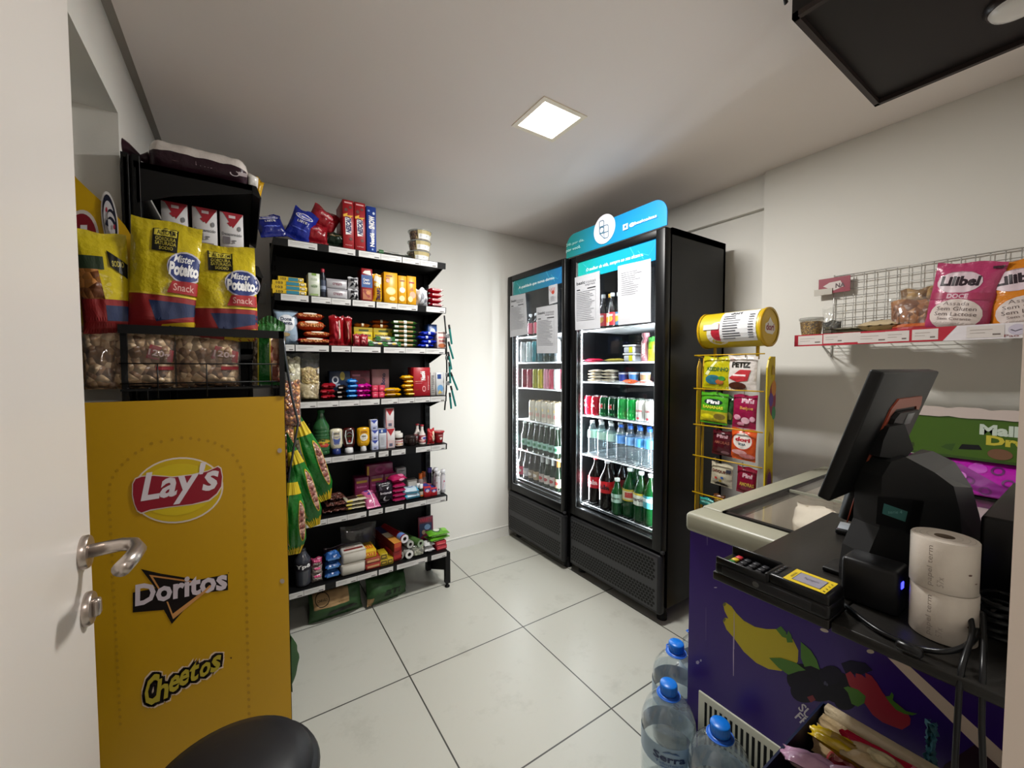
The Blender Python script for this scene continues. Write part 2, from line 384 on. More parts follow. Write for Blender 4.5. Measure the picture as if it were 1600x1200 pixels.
# hallway the camera looks in from
b = MB(); b.box(-.9, -.8, -1.6, -.1, 0, ZC+.03, WALL); b.box(2.5, 2.6, -1.6, -.1, 0, ZC+.03, WALL); b.box(-.9, 2.6, -1.7, -1.6, 0, ZC+.1, WALL); struct(b.build('wall_hallway'))
def base(name, x0, x1, y0, y1):
    b = MB(); b.box(x0, x1, y0, y1, 0, .070, TRIM); 
    if x1-x0 > y1-y0: b.box(x0, x1, y0+.004, y1, .070, .084, TRIM); b.box(x0, x1, y0+.002, y1, .0745, .0775, M('#a9a8a3'))
    else: b.box(x0, x1-.004, y0, y1, .070, .084, TRIM)
    return struct(b.build(name))
base('baseboard_back', XL, 1.74, YB-.013, YB); base('baseboard_left', XL, XL+.013, w1, YB-.013)
b = MB(); b.box(XR-.013, XR, YF, 1.075, 0, .084, TRIM); struct(b.build('baseboard_right'))

# the open door with its handle
b = MB(); b.rbox(-.255, -.218, .136, .936, .008, 2.10, M('#d9d2cb', .38, bump=.05, bscale=3), .002, 1)
dr = struct(b.build('door_1'))
steel = M('#b9aea6', .28, .9)
h = MB(); hy, hz = .893, 1.042
h.lathe([(.026, 0), (.026, .006), (.024, .009)], steel, 28, (-.218, hy, hz), 'x')
h.tube([(-.212, hy, hz), (-.172, hy, hz+.002), (-.158, hy-.006, hz+.001), (-.150, hy-.022, hz-.004), (-.152, hy-.05, hz-.006), (-.158, hy-.085, hz-.008)], [.0105, .0105, .011, .0115, .0115, .0115], steel, 14)
h.build('door_handle', dr)
h = MB(); hz2 = .949
h.lathe([(.026, 0), (.026, .006), (.024, .009)], steel, 28, (-.218, hy+.004, hz2), 'x'); h.rbox(-.211, -.200, hy-.004, hy+.012, hz2-.014, hz2+.014, steel, .004)
h.build('keyhole_rosette', dr)

# recessed ceiling light
lt = tag(empty('ceiling_light', (1.083, 1.356, ZC)), 'square recessed white LED panel glowing in the ceiling', 'ceiling light')
b = MB()
for (x0, x1, y0, y1) in ((-.112, -.092, -.112, .112), (.092, .112, -.112, .112), (-.092, .092, -.112, -.092), (-.092, .092, .092, .112)): b.box(x0, x1, y0, y1, -.004, .012, M('#f3e7d2', .4))
b.build('light_frame', lt)
b = MB(); b.box(-.092, .092, -.092, .092, -.002, .002, M('#fff8ec', .5, emit=9)); b.build('diffuser', lt)

# black flat box hanging from the ceiling, with a white dome on its underside
hb = tag(empty('hanging_black_box', (1.30, .29, ZC)), 'black flat panel box hanging below the ceiling at upper right', 'ceiling panel')
b = MB(); bk = M('#130f0e', .5)
x0, x1, y0, y1, z0 = 1.028-1.30, 1.572-1.30, -.20, .430-.29, 2.1-ZC
b.box(x0, x1, y0, y1, z0+.012, 0, bk)
for q in ((x0, x1, y1-.012, y1), (x0, x0+.012, y0, y1), (x1-.012, x1, y0, y1), (x0, x1, y0, y0+.012)): b.box(*q, z0, z0+.012, M('#2a211f', .45))
b.build('panel_box', hb)
b = MB(); dm = at(1592, 20, Z=2.085)-Vector((1.30, .29, ZC))
b.lathe([(.045, .028), (.045, .014), (.040, .005), (.024, -.003), (.001, -.006)], M('#cfcac4', .3), 28, (dm.x, dm.y, z0-.012)); b.build('dome_cover', hb)
b = MB(); b.lathe([(.052, .026), (.052, .018), (.046, .012)], M('#241c1a', .3), 28, (dm.x, dm.y, z0-.012)); b.build('dome_ring', hb)
hk = at(1226, 4, Z=2.3)
b = MB(); b.tube([(0, 0, .06), (0, 0, .01), (.006, 0, 0), (.012, 0, .008)], .004, M('#30302f', .5)); b.box(-.006, .006, -.006, .006, .045, .06, M('#30302f', .5))
tag(b.build('ceiling_hook', None, (hk.x, hk.y, 2.30)), 'small dark hook hanging from ceiling beside the black box', 'hook')

# wall socket
b = MB(); b.rbox(-.036, .036, -.008, 0, -.058, .058, M('#d8d8d4', .4), .004); b.decals(lambda u, v, o: Vector(((u-.5)*.07, -.008-o, (v-.5)*.11)), [R(.3, .35, .7, .65, '#c2c2be'), E(.42, .5, .05, .03, '#333333'), E(.58, .5, .05, .03, '#333333')])
tag(b.build('wall_socket', None, (.078, YB, 1.745)), 'white socket plate on the back wall left of the shelving', 'wall socket')

# ================================================================== GONDOLA SHELVING (back wall)
SZ = [1.945, 1.687, 1.447, 1.168, .882, .570, .232]
YS = 2.22
black = M('#0b0b0c', .45); tagw = M('#d9d8d6', .45); tagl = M('#b2b0ae', .5)
def price_rail(L, tags, seed, skew=0):
    # local: x along, front towards -Y, top at z=0
    b = MB(); b.prism([(0, 0), (-.010, -.002), (-.006, -.036), (0, -.036)], 'yz', 0, L, black)
    S = lambda u, v, o: Vector((u*L, -.0062-.0036*v-o, -.0345+v*.031))
    rr = random.Random(seed); dec = []
    for u0, u1 in tags:
        dec.append(R(u0, .02, u1, .98, tagw, (2, 1)))
    for u0, u1 in tags:
        n = max(1, int((u1-u0)*L/.09)); st = (u1-u0)/n
        for k in range(n):
            a = u0+st*k
            dec += [R(a+st*.06, .62, a+st*rr.uniform(.5, .9), .70, tagl, (1, 1)), R(a+st*.06, .40, a+st*rr.uniform(.3, .6), .46, tagl, (1, 1)), R(a+st*.70, .16, a+st*.92, .30, '#55504f', (1, 1))]
            if k: dec.append(R(a-.002, .02, a+.001, .98, '#9b9a98', (1, 1)))
    b.decals(S, dec, .0004, .00008); return b
gx0, gx1 = .128, 1.0
gd = tag(empty('gondola_shelf', (gx0, YS, 0)), 'tall black metal shelving with seven shelves and white price strips against back wall', 'shelving unit')
W = gx1-gx0
b = MB(); b.box(0, W, .285, .297, .12, 1.99, black); b.build('back_panel', gd)
def upright(x, z0, z1):
    b = MB(); b.box(x, x+.03, .255, .285, z0, z1, black)
    for k in range(int((z1-z0-.06)/.05)):
        for dx in (.006, .018): b.box(x+dx, x+dx+.005, .2543, .256, z0+.04+k*.05, z0+.07+k*.05, M('#000000', .9))
    return b
upright(0, .0, 1.97).build('upright', gd); upright(W-.03, .0, 1.97).build('upright', gd)
TG = [[(.07, .215), (.275, .42), (.44, .70), (.705, .94)], [(.03, .165), (.18, .39), (.40, .53), (.54, .80), (.86, .995)], [(0, .09), (.095, .265), (.28, .385), (.39, .56), (.58, .99)],
      [(.08, .55), (.56, .99)], [(.02, .52), (.54, .60), (.62, .71), (.78, .99)], [(.02, .46), (.475, .56), (.575, .695), (.71, .99)], [(.0, .22), (.28, .52), (.53, .62), (.645, .85), (.88, .99)]]
for k, z in enumerate(SZ):
    dz = .0
    b = MB(); b.box(0, W, .004, .283, z-.022, z, black); b.box(0, W, .0, .006, z-.03, z, black)
    for xs in (.002, W-.005): b.prism([(.004, z-.002), (.28, z-.002), (.28, z-.085), (.24, z-.085), (.03, z-.030), (.004, z-.030)], 'yz', xs, xs+.003, black)
    sh = b.build('shelf_board', gd)
    r = price_rail(W, TG[k], k).build('price_rail', sh, (0, 0, z))
for x in (-.004, W+.0):
    b = MB(); b.prism([(.0, .205), (.0, .12), (.02, .10), (.27, .0), (.295, .0), (.295, .24), (.27, .24)], 'yz', x, x+.004, black)
    b.box(x-.012, x+.018, -.004, .024, .028, .215, black); b.lathe([(.014, 0), (.015, .008), (.008, .012), (.006, .03)], black, 16, (x+.003, .010, 0)); b.build('foot', gd)

# ================================================================== LEFT RACKS
lg = tag(empty('wall_rack', (-.305, 1.742, 0)), 'black metal wall rack behind the yellow snack stand, bread on its top', 'shelving unit')
LW = .35; LD = .72
b = MB(); b.box(.006, .014, 0, LD, .1, 1.99, black); b.build('back_panel', lg)
b = MB(); b.box(0, LW-.01, LD, LD+.008, .1, 1.97, black); b.build('end_panel', lg)
for y, n in ((0, 0), (LD-.03, 1)):
    b = MB(); b.box(0, .018, y, y+.03, 0, 2.005, black); b.box(.026, .044, y, y+.03, 0, 2.005, black); b.box(.018, .026, y+.02, y+.03, 0, 2.005, black)
    b.box(.0175, .0185, y-.0008, y, 0, 2.0, M('#8a8c90', .3, .8)); b.box(.0435, .0445, y-.0008, y, 0, 2.0, M('#8a8c90', .3, .8))
    b.build('upright', lg)
b = MB(); b.box(LW-.022, LW-.008, LD-.02, LD, 0, 1.97, black); b.build('front_post', lg)
for z in (1.985, 1.70, 1.40, 1.10, .8, .5, .2):
    b = MB(); b.box(.03, LW-.004, 0, LD, z-.02, z, black)
    for y in (0, LD-.004): b.prism([(.035, z), (LW-.005, z), (LW-.005, z-.03), (.12, z-.09), (.035, z-.13)], 'xz', y, y+.003, black)
    b.prism([(LW-.004, z), (LW+.008, z-.002), (LW+.022, z-.040), (LW+.018, z-.044), (LW-.004, z-.03)], 'xz', 0, LD, black)
    b.build('shelf_board', lg)

# yellow snack stand
YP = 1.63
yl = M('#c99a06', .42, var=.06, bscale=3)
sn = tag(empty('snack_stand', (-.10, YP, 0)), 'yellow snack display stand with brand logos on its side and a wire basket on top', 'display stand')
b = MB(); b.box(-.302, .216, 0, .018, .03, 1.232, yl)
def PX(px, py, o): p = at(px, py, Y=YP-o); return Vector((p.x+.10, p.y-YP, p.z))
dk = '#17110f'; dots = []
for (x, y) in [(212, 708), (222, 702), (237, 693), (252, 690), (269, 687), (284, 684), (298, 685), (311, 687), (325, 689), (336, 692), (347, 697), (356, 703), (364, 711), (371, 720), (376, 730), (379, 741), (200, 718), (191, 726), (183, 735), (176, 746), (172, 757)]: dots.append(E(x, y, 2.6, 2.6, '#b08406', n=8))
for k in range(34):
    dots.append(E(381+k*.25, 752+k*11, 2.6, 2.6, '#b08406', n=8)); dots.append(E(170+k*.55, 768+k*11, 2.6, 2.6, '#b58a10', n=8))
b.decals(PX, dots, .0004, 0)
z7 = lambda pts: [(x/2, 600+y/2) for x, y in pts]
b.decals(PX, [E(277.5, 766, 72, 51, '#e9d9cc', rot=-.16, n=40), E(277.5, 766, 69.5, 48.5, '#d6b312', rot=-.16, n=40), E(277, 765, 60, 40, '#dcc01a', rot=-.16, n=40),
  PG(z7([(413, 312), (422, 294), (440, 287), (480, 284), (540, 289), (600, 282), (650, 270), (682, 255), (692, 262), (697, 290), (694, 322), (680, 345), (655, 366), (600, 378), (530, 386), (470, 396), (440, 406), (428, 398), (418, 375), (412, 345)]), '#e6d7cc'),
  PG(z7([(416, 312), (424, 297), (442, 290), (480, 287), (540, 292), (600, 285), (650, 273), (680, 259), (689, 265), (694, 290), (691, 320), (677, 342), (652, 362), (600, 375), (530, 383), (470, 392), (442, 402), (430, 395), (421, 375), (415, 345)]), '#97142a'),
  TQ("Lay's", (219, 797), (121, -19.5), (3, -59), '#e9e0e6', .025, .15)], .0008, .0004)
b.decals(PX, [PG(z7([(440, 578), (500, 592), (620, 612), (712, 594), (713, 644), (640, 652), (590, 690), (537, 750), (512, 706), (415, 714), (415, 652), (486, 638)]), '#1a1313'),
  PG(z7([(466, 596), (620, 618), (620, 623), (478, 603), (500, 640), (494, 640)]), '#c98a4a'), PG(z7([(520, 680), (541, 735), (655, 640), (660, 628), (540, 718), (525, 680)]), '#d89a5a'),
  TQ("Doritos", (211, 948), (144, -27), (.5, -34), '#d9ccd4', .035), PG(z7([(628, 655), (655, 628), (660, 632), (632, 660)]), '#d89a5a')], .0008, .0004)
ch = []
L3 = "Cheetos"; cx = [224, 243, 262, 278, 294, 310, 328, 345]
out = [(437, 985), (470, 950), (500, 945), (545, 905), (600, 880), (620, 850), (645, 848), (660, 862), (712, 838), (722, 850), (712, 885), (660, 905), (600, 925), (560, 950), (530, 985), (500, 1022), (465, 1042), (440, 1030), (430, 1005)]
mid = z7(out); ctr = (sum(p[0] for p in mid)/len(mid), sum(p[1] for p in mid)/len(mid))
import itertools
def grow(pts, d):
    n = len(pts); res = []
    for i in range(n):
        a, c = Vector(pts[i-1]), Vector(pts[(i+1) % n]); t = (c-a).normalized(); res.append((pts[i][0]+t.y*d, pts[i][1]-t.x*d))
    return res

for bb, cc_ in ((.20, '#e6cdb6'), (.13, '#1c1210')):
    for i_, c_ in enumerate(L3): ch.append(('C', i_, c_, bb, cc_))
yy = [1107, 1098, 1085, 1075, 1068, 1061, 1053]; hh = [48, 36, 27, 26, 31, 23, 26]; ww = [22, 19, 17, 16, 15, 17, 15]
ch2 = []
for q in ch:
    _, i, c, bb, cc_ = q; e = {.20: 5.0, .13: 3.2}[bb]
    for dx in (-1, 0, 1):
        for dy in (-1, 0, 1):
            ch2.append(TQ(c, (cx[i]+dx*e, yy[i]+dy*e), (ww[i], -ww[i]*.42), (4, -hh[i]), cc_, .06))
ch = ch2
for i, c in enumerate(L3): ch.append(TQ(c, (cx[i], yy[i]), (ww[i], -ww[i]*.42), (4, -hh[i]), '#b9a62c', .03))
ch.append(E(361, 1028, 1.3, 1.3, '#3a1010', n=8)); ch.append(E(357, 895, .9, .9, '#3a1010', n=8))
b.decals(PX, ch[:63], .0008, 0); b.decals(PX, ch[63:126], .0012, 0); b.decals(PX, ch[126:], .0016, .0001)
for (px, py) in ((437, 704), (441, 908), (447, 1124)): b.decals(PX, [E(px, py, 3.6, 3.8, '#a9998c')], .0015)
b.build('side_panel', sn)
b = MB(); b.box(.206, .219, .018, .030, 0, 1.45, black); b.box(-.205, -.190, .018, .030, 0, 1.45, black); b.box(.206, .222, .085, .098, 0, 1.25, black); b.box(-.2, .2, .03, .1, .05, .07, black)
b.lathe([(.012, 0), (.013, .012), (.006, .016)], black, 12, (.210, .014, 0)); b.build('frame', sn)
b = MB(); b.box(-.205, .22, -.004, .006, 1.434, 1.460, black); b.box(.204, .220, -.004, .010, 1.232, 1.46, black); b.box(-.205, .2, .0, .09, 1.262, 1.268, black)
for z in (1.345, 1.285): b.tube([(-.205, 0, z), (.205, 0, z)], .0022, black)
b.tube([(-.205, .095, 1.36), (.21, .095, 1.36)], .0022, black); b.tube([(.21, 0, 1.36), (.21, .095, 1.36)], .0022, black)
for x in (-.12, .0, .18): b.tube([(x, 0, 1.24), (x, 0, 1.345)], .002, black)
for k in range(9): b.tube([(-.19+k*.048, 0, 1.27), (-.19+k*.048, .09, 1.27)], .0018, black)
b.build('basket', sn)
# header board, leaning in the window recess, cut on a falling curve
HA, HB = Vector((-.41, 1.730, 0)), Vector((-.185, 1.731, 0)); hd = (HB-HA); hl = hd.length; hd.normalize(); hn = Vector((hd.y, -hd.x, 0))
def onH(px, py):
    d = CR*((px-800)/FPX)+CU*((600-py)/FPX)+CW; O = Vector((0, 0, CH)); t = (HA-O).dot(hn)/d.dot(hn); p = O+d*t; return ((p-HA).dot(hd), p.z)
def HS(u, v, o):
    q = onH(u, v); p = HA+hd*q[0]+hn*(o); return Vector((p.x+.10, p.y-YP, q[1]))
b = MB(); pts = [onH(*p) for p in ((112, 268), (120, 279), (140, 298), (160, 316), (180, 334), (195, 352), (205, 368), (214, 386), (220, 600), (120, 600), (112, 600))]
for sgn, mt in ((0, M('#dcae08', .4)), (1, M('#dcae08', .4))):
    off = -hn*.004*sgn; b.add([(HA+hd*p[0]+off-Vector((-.10, YP, 0)))+Vector((0, 0, p[1])) for p in pts], [tuple(range(len(pts)))] if False else [tuple(t) for t in geometry.tessellate_polygon([[Vector((p[0], p[1], 0)) for p in pts]])], mt)
b.decals(HS, [E(128, 372, 27, 44, '#ded3cb', n=30), E(128, 376, 24, 42, '#8a1424', n=30), T('E', 126, 396, 137, 352, '#e8e2e2', .03), E(172, 345, 12.5, 46, '#e5e0de', n=30, rot=-.13), E(172.3, 346, 10.5, 42, '#1a1c33', n=30, rot=-.13),
  E(172.5, 350, 9, 36, '#dcd8dc', n=30, rot=-.13), E(176, 341, 6, 14, '#1a1c33', rot=-.3), E(175, 344, 5.0, 12.5, '#dcd8dc', rot=-.3), E(177, 355, 6, 16, '#1a1c33', rot=-.3), E(175, 357, 5, 14, '#dcd8dc', rot=-.3), E(167.5, 329, 1.6, 4, '#b03048'), E(180, 356, 1.6, 4, '#b03048'), PG([(168, 345), (170, 345), (171, 356), (166, 352)], '#1a1c33')], .0015, .0008)
b.build('header_board', sn)

# ================================================================== FRIDGES
teal = '#10a79c'; blue = '#0d78bd'
def fridge(name, xf, y0, y1, gy0, gy1, label, text, hdr_teal, hdr_blue, sz):
    f = tag(empty(name, (xf, (y0+y1)/2, 0)), label, 'fridge'); yc = (y0+y1)/2
    a, c = y0-yc, y1-yc; fb = M('#060607', .36); ib = M('#0b0c10', .4)
    b = MB(); D = .54
    b.box(.05, D, a, a+.035, .085, 2.03, fb); b.box(.05, D, c-.035, c, .085, 2.03, fb); b.box(.05, D, a, c, 1.995, 2.03, fb); b.box(D-.02, D, a, c, .085, 2.03, fb); b.box(.05, D-.021, a+.0355, c-.0355, .085, .40, fb)
    b.box(D-.026, D-.0201, a+.035, c-.035, .40, 1.995, ib)
    for s in (a+.0351, c-.0371): b.box(.06, D-.02, s, s+.002, .40, 1.995, M('#1b1d22', .3, .3))
    b.build('cabinet', f)
    d = MB(); g0, g1 = gy0-yc, gy1-yc; zb, zt = .44, 1.985
    d.rbox(0, .048, a+.002, g0, .385, 2.028, fb, .008); d.rbox(0, .048, g1, c-.002, .385, 2.028, fb, .008)
    d.rbox(.001, .048, g0-.01, g1+.01, zt, 2.028, fb, .006); d.rbox(.001, .048, g0-.01, g1+.01, .385, zb, fb, .006)
    do = d.build('door', f)
    for (s0, s1, z0, z1) in ((g0, g0+.004, zb, zt), (g1-.004, g1, zb, zt), (g0, g1, zb, zb+.004)):
        pass
    e = MB(); al = M('#9aa0a6', .25, .9)
    e.box(.004, .010, g1-.006, g1, zb, zt, al); e.box(.004, .010, g0, g1, zb, zb+.005, al); e.box(.03, .036, g0, g1, zb+.02, zb+.024, al); e.build('pane_edging', do)
    gl = MB(); gl.box(.012, .016, g0, g1, zb, zt, CLEAR('#fbfdfd', .03, 1.35)); gl.build('glass_pane', do)
    S = lambda u, v, o: Vector((.0118-o, g1+(g0-g1)*u, v))
    hs = MB(); dec = [(affine(grid2(20, 2), (0, 1.878), (1, 0), (0, zt-1.878)), GRAD(hdr_teal, hdr_blue, 1, g1, g0))]
    dec.append(T(text, .13, 1.911, .86, 1.937, '#e8f4f4', .02, .2)); ln = '#4cc3d8'
    for pts in ([(.70, 1.985), (.76, 1.93), (.80, 1.95), (.86, 1.90)], [(.76, 1.88), (.84, 1.93), (.92, 1.91), (.99, 1.96)], [(.04, 1.88), (.12, 1.92), (.18, 1.88)], [(.08, 1.97), (.15, 1.935), (.22, 1.98)]):
        for p, q in zip(pts, pts[1:]): dec.append(PG([p, q, (q[0]+.004, q[1]+.0015), (p[0]+.004, p[1]+.0015)], ln))
    hs.decals(S, dec, .0006, .0002); hs.build('header_strip', do)
    # grille with round holes
    g = MB(); g.rbox(0, .045, a+.004, c-.004, .055, .372, M('#222224', .5), .018, 3)
    GS = lambda u, v, o: Vector((-o, c+(a-c)*u, v)); W_ = c-a
    dec = [Q((.035, .075), (.93, 0), (0, .28), '#303033', (1, 1))]
    for zz0, zz1 in ((.225, .345), (.085, .185)):
        nr = 7 if zz0 > .1 else 6
        for r in range(nr):
            for k in range(31):
                u = .05+.9*(k+.5*(r % 2))/31; dec.append(E(u, zz0+(r+.5)*(zz1-zz0)/nr, .0135, .0085, '#000000', n=6))
    g.decals(GS, dec[:1], .0004); g.decals(GS, dec[1:], .0008, 0)
    g.build('grille', f)
    for yy in (a+.05, c-.05):
        for xx in (.08, D-.08):
            q = MB(); q.lathe([(.026, 0), (.026, .03), (.02, .036), (.018, .086)], M('#0e0e0e', .5), 16, (xx, yy, 0)); q.build('foot', f)
    hn_ = MB(); hn_.rbox(-.004, .012, a-.012, a+.006, .385, .40, M('#2a2a2c', .4), .003); hn_.build('hinge', do)
    # shelves and LED strip
    for z in sz:
        s = MB(); wh = M('#d3d8dc', .3)
        s.tube([(.072, a+.04, z-.006), (.072, c-.04, z-.006)], .006 if z > 1.3 else .004, wh)
        for k in range(25): y = a+.04+(c-a-.08)*k/24; s.tube([(.075, y, z-.004), (D-.04, y, z-.004)], .0016, wh, 4)
        s.build('fridge_shelf', f)
    s = MB(); s.box(.055, .066, c-.052, c-.038, .46, 1.87, M('#c7ccd0', .3))
    k = 0; z = .50
    while z < 1.86: s.lathe([(.008, -.001), (.008, .001)], M('#f6fbff', .3, emit=30), 8, (.0545, c-.045, z), 'x'); z += .0285
    s.box(.0535, .0548, c-.050, c-.040, .47, 1.86, M('#eef6ff', .3, emit=2.0))
    s.build('led_strip', f)
    area('fridge_lamp', (xf+.068, yc+c-.055, 1.16), .012, 1.38, FR_W, (.93, .97, 1), (.35, -1, 0))
    area('fridge_lamp', (xf+.068, yc+a+.055, 1.16), .012, 1.38, FR_W, (.93, .97, 1), (.35, 1, 0))
    return f
F2Z = [1.568, 1.366, 1.245, 1.030, .778, .462]; F1Z = [1.566, 1.374, 1.181, .937, .700, .475]
fr2 = fridge('display_fridge', 1.745, 1.262, 1.965, 1.325, 1.905, 'right black glass-door drinks fridge, nearer one, with teal sign above', 'O melhor da vida, sempre ao seu alcance.', '#10b0a4', '#0a86cc', F2Z)
fr1 = fridge('display_fridge', 1.71, 1.972, 2.645, 2.008, 2.583, 'left black glass-door drinks fridge in the back corner, full of beer', 'A qualidade que nunca dorme.', '#0f8f8a', '#0b6fae', F1Z)
# sign board on the right fridge
sg = MB(); cr = []
y0, y1, z0, z1, rr_ = 1.258, 2.0, 2.031, 2.172, .075
for cy_, cz_, a0 in ((y0+rr_, z1-rr_, 180), (y1-rr_, z1-rr_, 90)):
    for k in range(9): a = math.radians(a0-k*11.25); cr.append((cy_+rr_*math.cos(a)-1.62, cz_+rr_*math.sin(a)))
poly = [(y0-1.62, z0)]+cr+[(y1-1.62, z0)]
grm = GRAD('#137c78', '#0a84cf', 1, .36, -.30)
sg.prism(poly, 'yz', 0, .006, grm); cc = at(944.5, 358, X=1.745)
sg.lathe([(.082, -.003), (.082, 0)], M('#dcd9e2', .4), 40, (0, cc.y-1.62, cc.z), 'x')
SS = lambda u, v, o: Vector((-.0005-o, u, v))
sx = lambda x, y: (at(x, y, X=1.745).y-1.62, at(x, y, X=1.745).z)
def zz(x, y): return sx(880+x/9.23, 310+y/9.23)
def stroke(pts, w, col, closed=False):
    out = []
    L = list(zip(pts, pts[1:]))+([(pts[-1], pts[0])] if closed else [])
    for p, q in L:
        d = (Vector(q)-Vector(p)); d = d.normalized()*w/2 if d.length else d; n = Vector((-d.y, d.x))
        out.append(PG([(p[0]+n.x-d.x, p[1]+n.y-d.y), (q[0]+n.x+d.x, q[1]+n.y+d.y), (q[0]-n.x+d.x, q[1]-n.y+d.y), (p[0]-n.x-d.x, p[1]-n.y-d.y)], col))
    return out
lc = '#1d5f7a'; dec = []
dec += stroke([zz(*p) for p in ((528, 350), (540, 332), (578, 318), (592, 330), (592, 398), (640, 380), (655, 390), (658, 545), (645, 565), (600, 578), (535, 515))], .004, lc, True)
dec += stroke([zz(530, 420), zz(592, 398)], .004, lc)+stroke([zz(592, 398), zz(600, 578)], .004, lc)+stroke([zz(535, 515), zz(596, 495), zz(658, 474)], .004, lc)
cz_ = zz(562, 460); dec.append(Ring(cz_[0], cz_[1], .019, .019, .8, lc))
dec.append(TQ('@basicoisas', zz(962, 425), tuple(Vector(zz(1358, 285))-Vector(zz(962, 425))), tuple(Vector(zz(962, 365))-Vector(zz(962, 425))), '#e6eef6', .02))
dec += stroke([zz(875, 460), zz(938, 435), zz(938, 365), zz(875, 390)], .0045, '#e6eef6', True); ig = zz(906, 412); dec.append(Ring(ig[0], ig[1], .0115, .0115, .65, '#e6eef6'))
dec.append(TQ('24h por dia,', zz(52, 715), tuple(Vector(zz(310, 625))-Vector(zz(52, 715))), tuple(Vector(zz(52, 665))-Vector(zz(52, 715))), '#9fd0cb', .0))
dec.append(TQ('por você.', zz(52, 795), tuple(Vector(zz(262, 725))-Vector(zz(52, 795))), tuple(Vector(zz(52, 742))-Vector(zz(52, 795))), '#b5e0dc', .0))
sg.decals(SS, dec, .0032, .0001)
tag(sg.build('header_sign', None, (1.745, 1.62, 0)), 'teal and blue rounded sign with white circle logo standing on the right fridge', 'sign')

# papers taped on the fridge doors
def paper(name, px, label, decs, cat='notice', xp=1.7415):
    # px: four photo corners TL TR BR BL on the door plane
    c = [at(x, y, X=xp) for x, y in px]; o = sum(c, Vector())/4
    S = lambda u, v, oo: ((c[3]*(1-u)+c[2]*u)*(1-v)+(c[0]*(1-u)+c[1]*u)*v)-o+Vector((-oo-.0015*math.sin(7*u+3*v)*math.sin(5*v), 0, 0))
    b = MB(); m = M('#babbc0', .4, bump=.25, bscale=18); b.surf(S, 10, 14, m)
    b.surf(lambda u, v, oo: S(u, v, -.0006), 10, 14, m); b.decals(S, decs, .0006, .0001)
    return tag(b.build(name, None, o), label, cat)
gy = '#6f7076'
def form(v1=.66, seed=0): return [T('basic', .08, .84, .44, .90, '#1c1c20', .02), T('coisas', .47, .84, .84, .89, '#55555b', .0), T('express', .44, .785, .82, .825, '#4a4a50', .0), R(.08, .735, .84, .755, '#2c2c30', (1, 1))]+LINES(.08, .16, .84, .72, 17, gy, seed, .22)+[R(.08, .16, .085, .72, gy, (1, 1)), R(.84, .16, .845, .72, gy, (1, 1))]
paper('paper_notice', ((898, 434), (937, 423), (938, 513), (899, 516)), 'white form in plastic sleeve at left on the right fridge door', form())
paper('paper_notice', ((965, 416), (1017, 404), (1017, 503), (966, 508)), 'larger blank-bottomed white sheet at right on the right fridge door', LINES(.12, .48, .74, .88, 12, '#7d7e84', 3, .25))
paper('paper_notice', ((797, 463), (821, 458), (825, 522), (797, 527)), 'upper left white form on the left fridge door', form(seed=5), xp=1.7065)
paper('paper_notice', ((838, 481), (871, 475), (872, 552), (839, 552)), 'lower white form at right on the left fridge door', form(seed=6), xp=1.7065)
paper('warning_card', ((857, 447), (871, 443), (871, 472), (858, 476)), 'small white card with a red hand symbol on the left fridge door', [E(.5, .60, .17, .10, '#b8402e', n=12)]+[Q((.5-.03+dx*.10, .60), (.055, 0), (dx*.13, .27-abs(dx)*.03), '#b8402e') for dx in (-1.7, -.8, .1, .9)]+[Q((.62, .56), (.04, .04), (.18, .13), '#b8402e')]+LINES(.22, .12, .8, .42, 5, '#9a9aa0', 9), 'sign', 1.7065)

# ================================================================== GOODS ON THE GONDOLA
def gxc(p0, p1, y=2.24): a, c = at(p0, 500, Y=y).x, at(p1, 500, Y=y).x; return (a+c)/2, c-a
def put(o, p0, p1, shelf, label, cat, group=None, y=2.24, dz=0, rz=0, d=0):
    x, w = gxc(p0, p1, y); o.location = (x, y+d/2+.003, SZ[shelf]+.0008+dz if shelf is not None else dz); o.rotation_euler = (0, 0, rz)
    return tag(o, label, cat, group)
def wid(p0, p1, y=2.24): return gxc(p0, p1, y)[1]
W8 = '#e8e6e6'
# --- top shelf
def crumple(name, w, h, d, col, decs, seed, wr=.008): return packet(name, w, h, d, col, decs, seed=seed, wr=wr, stand=False, shape=.45)
ml = [E(.5, .72, .36, .10, W8), E(.5, .72, .32, .075, '#2a3bb0'), T('Camel', .26, .68, .74, .76, W8, .03), T('LEITE', .30, .50, .70, .57, W8, .03), R(.2, .3, .8, .33, '#5a6cd8')]
for (px, py, w, h, rx, ry, rz, col, lb, dd, cat, sd, g) in (
  (430, 374, .12, .125, -.45, -.25, .1, '#14227c', 'blue powdered milk pouch slumped at left end of the top shelf', ml, 'milk pouch', 1, None),
  (462, 373, .115, .165, -.12, .35, -.1, '#16278e', 'blue powdered milk pouch tilted against the red coffee on top shelf', ml, 'milk pouch', 2, None),
  (496, 383, .105, .10, -.15, 0, .0, '#8f1420', 'red coffee pouch standing in front at the lower place on top shelf', [E(.5, .62, .28, .14, '#b03040'), T('cafe', .3, .56, .7, .68, '#e8c8c0', .03)], 'coffee pouch', 3, None),
  (525, 388, .10, .075, -.30, .0, -.1, '#16241a', 'dark green coffee pouch lying lower beside the red cereal boxes', [T('extra forte', .2, .5, .8, .62, '#9a7a50', .02)], 'coffee pouch', 4, None)):
    o = crumple('milk_pouch' if 'milk' in cat else 'coffee_pouch', w, h, .065, col, dd, sd)
    p = at(px, py, Y=2.262); o.location = (p.x, 2.272, SZ[0]+.016); o.rotation_euler = (rx, ry, rz); tag(o, lb, cat)
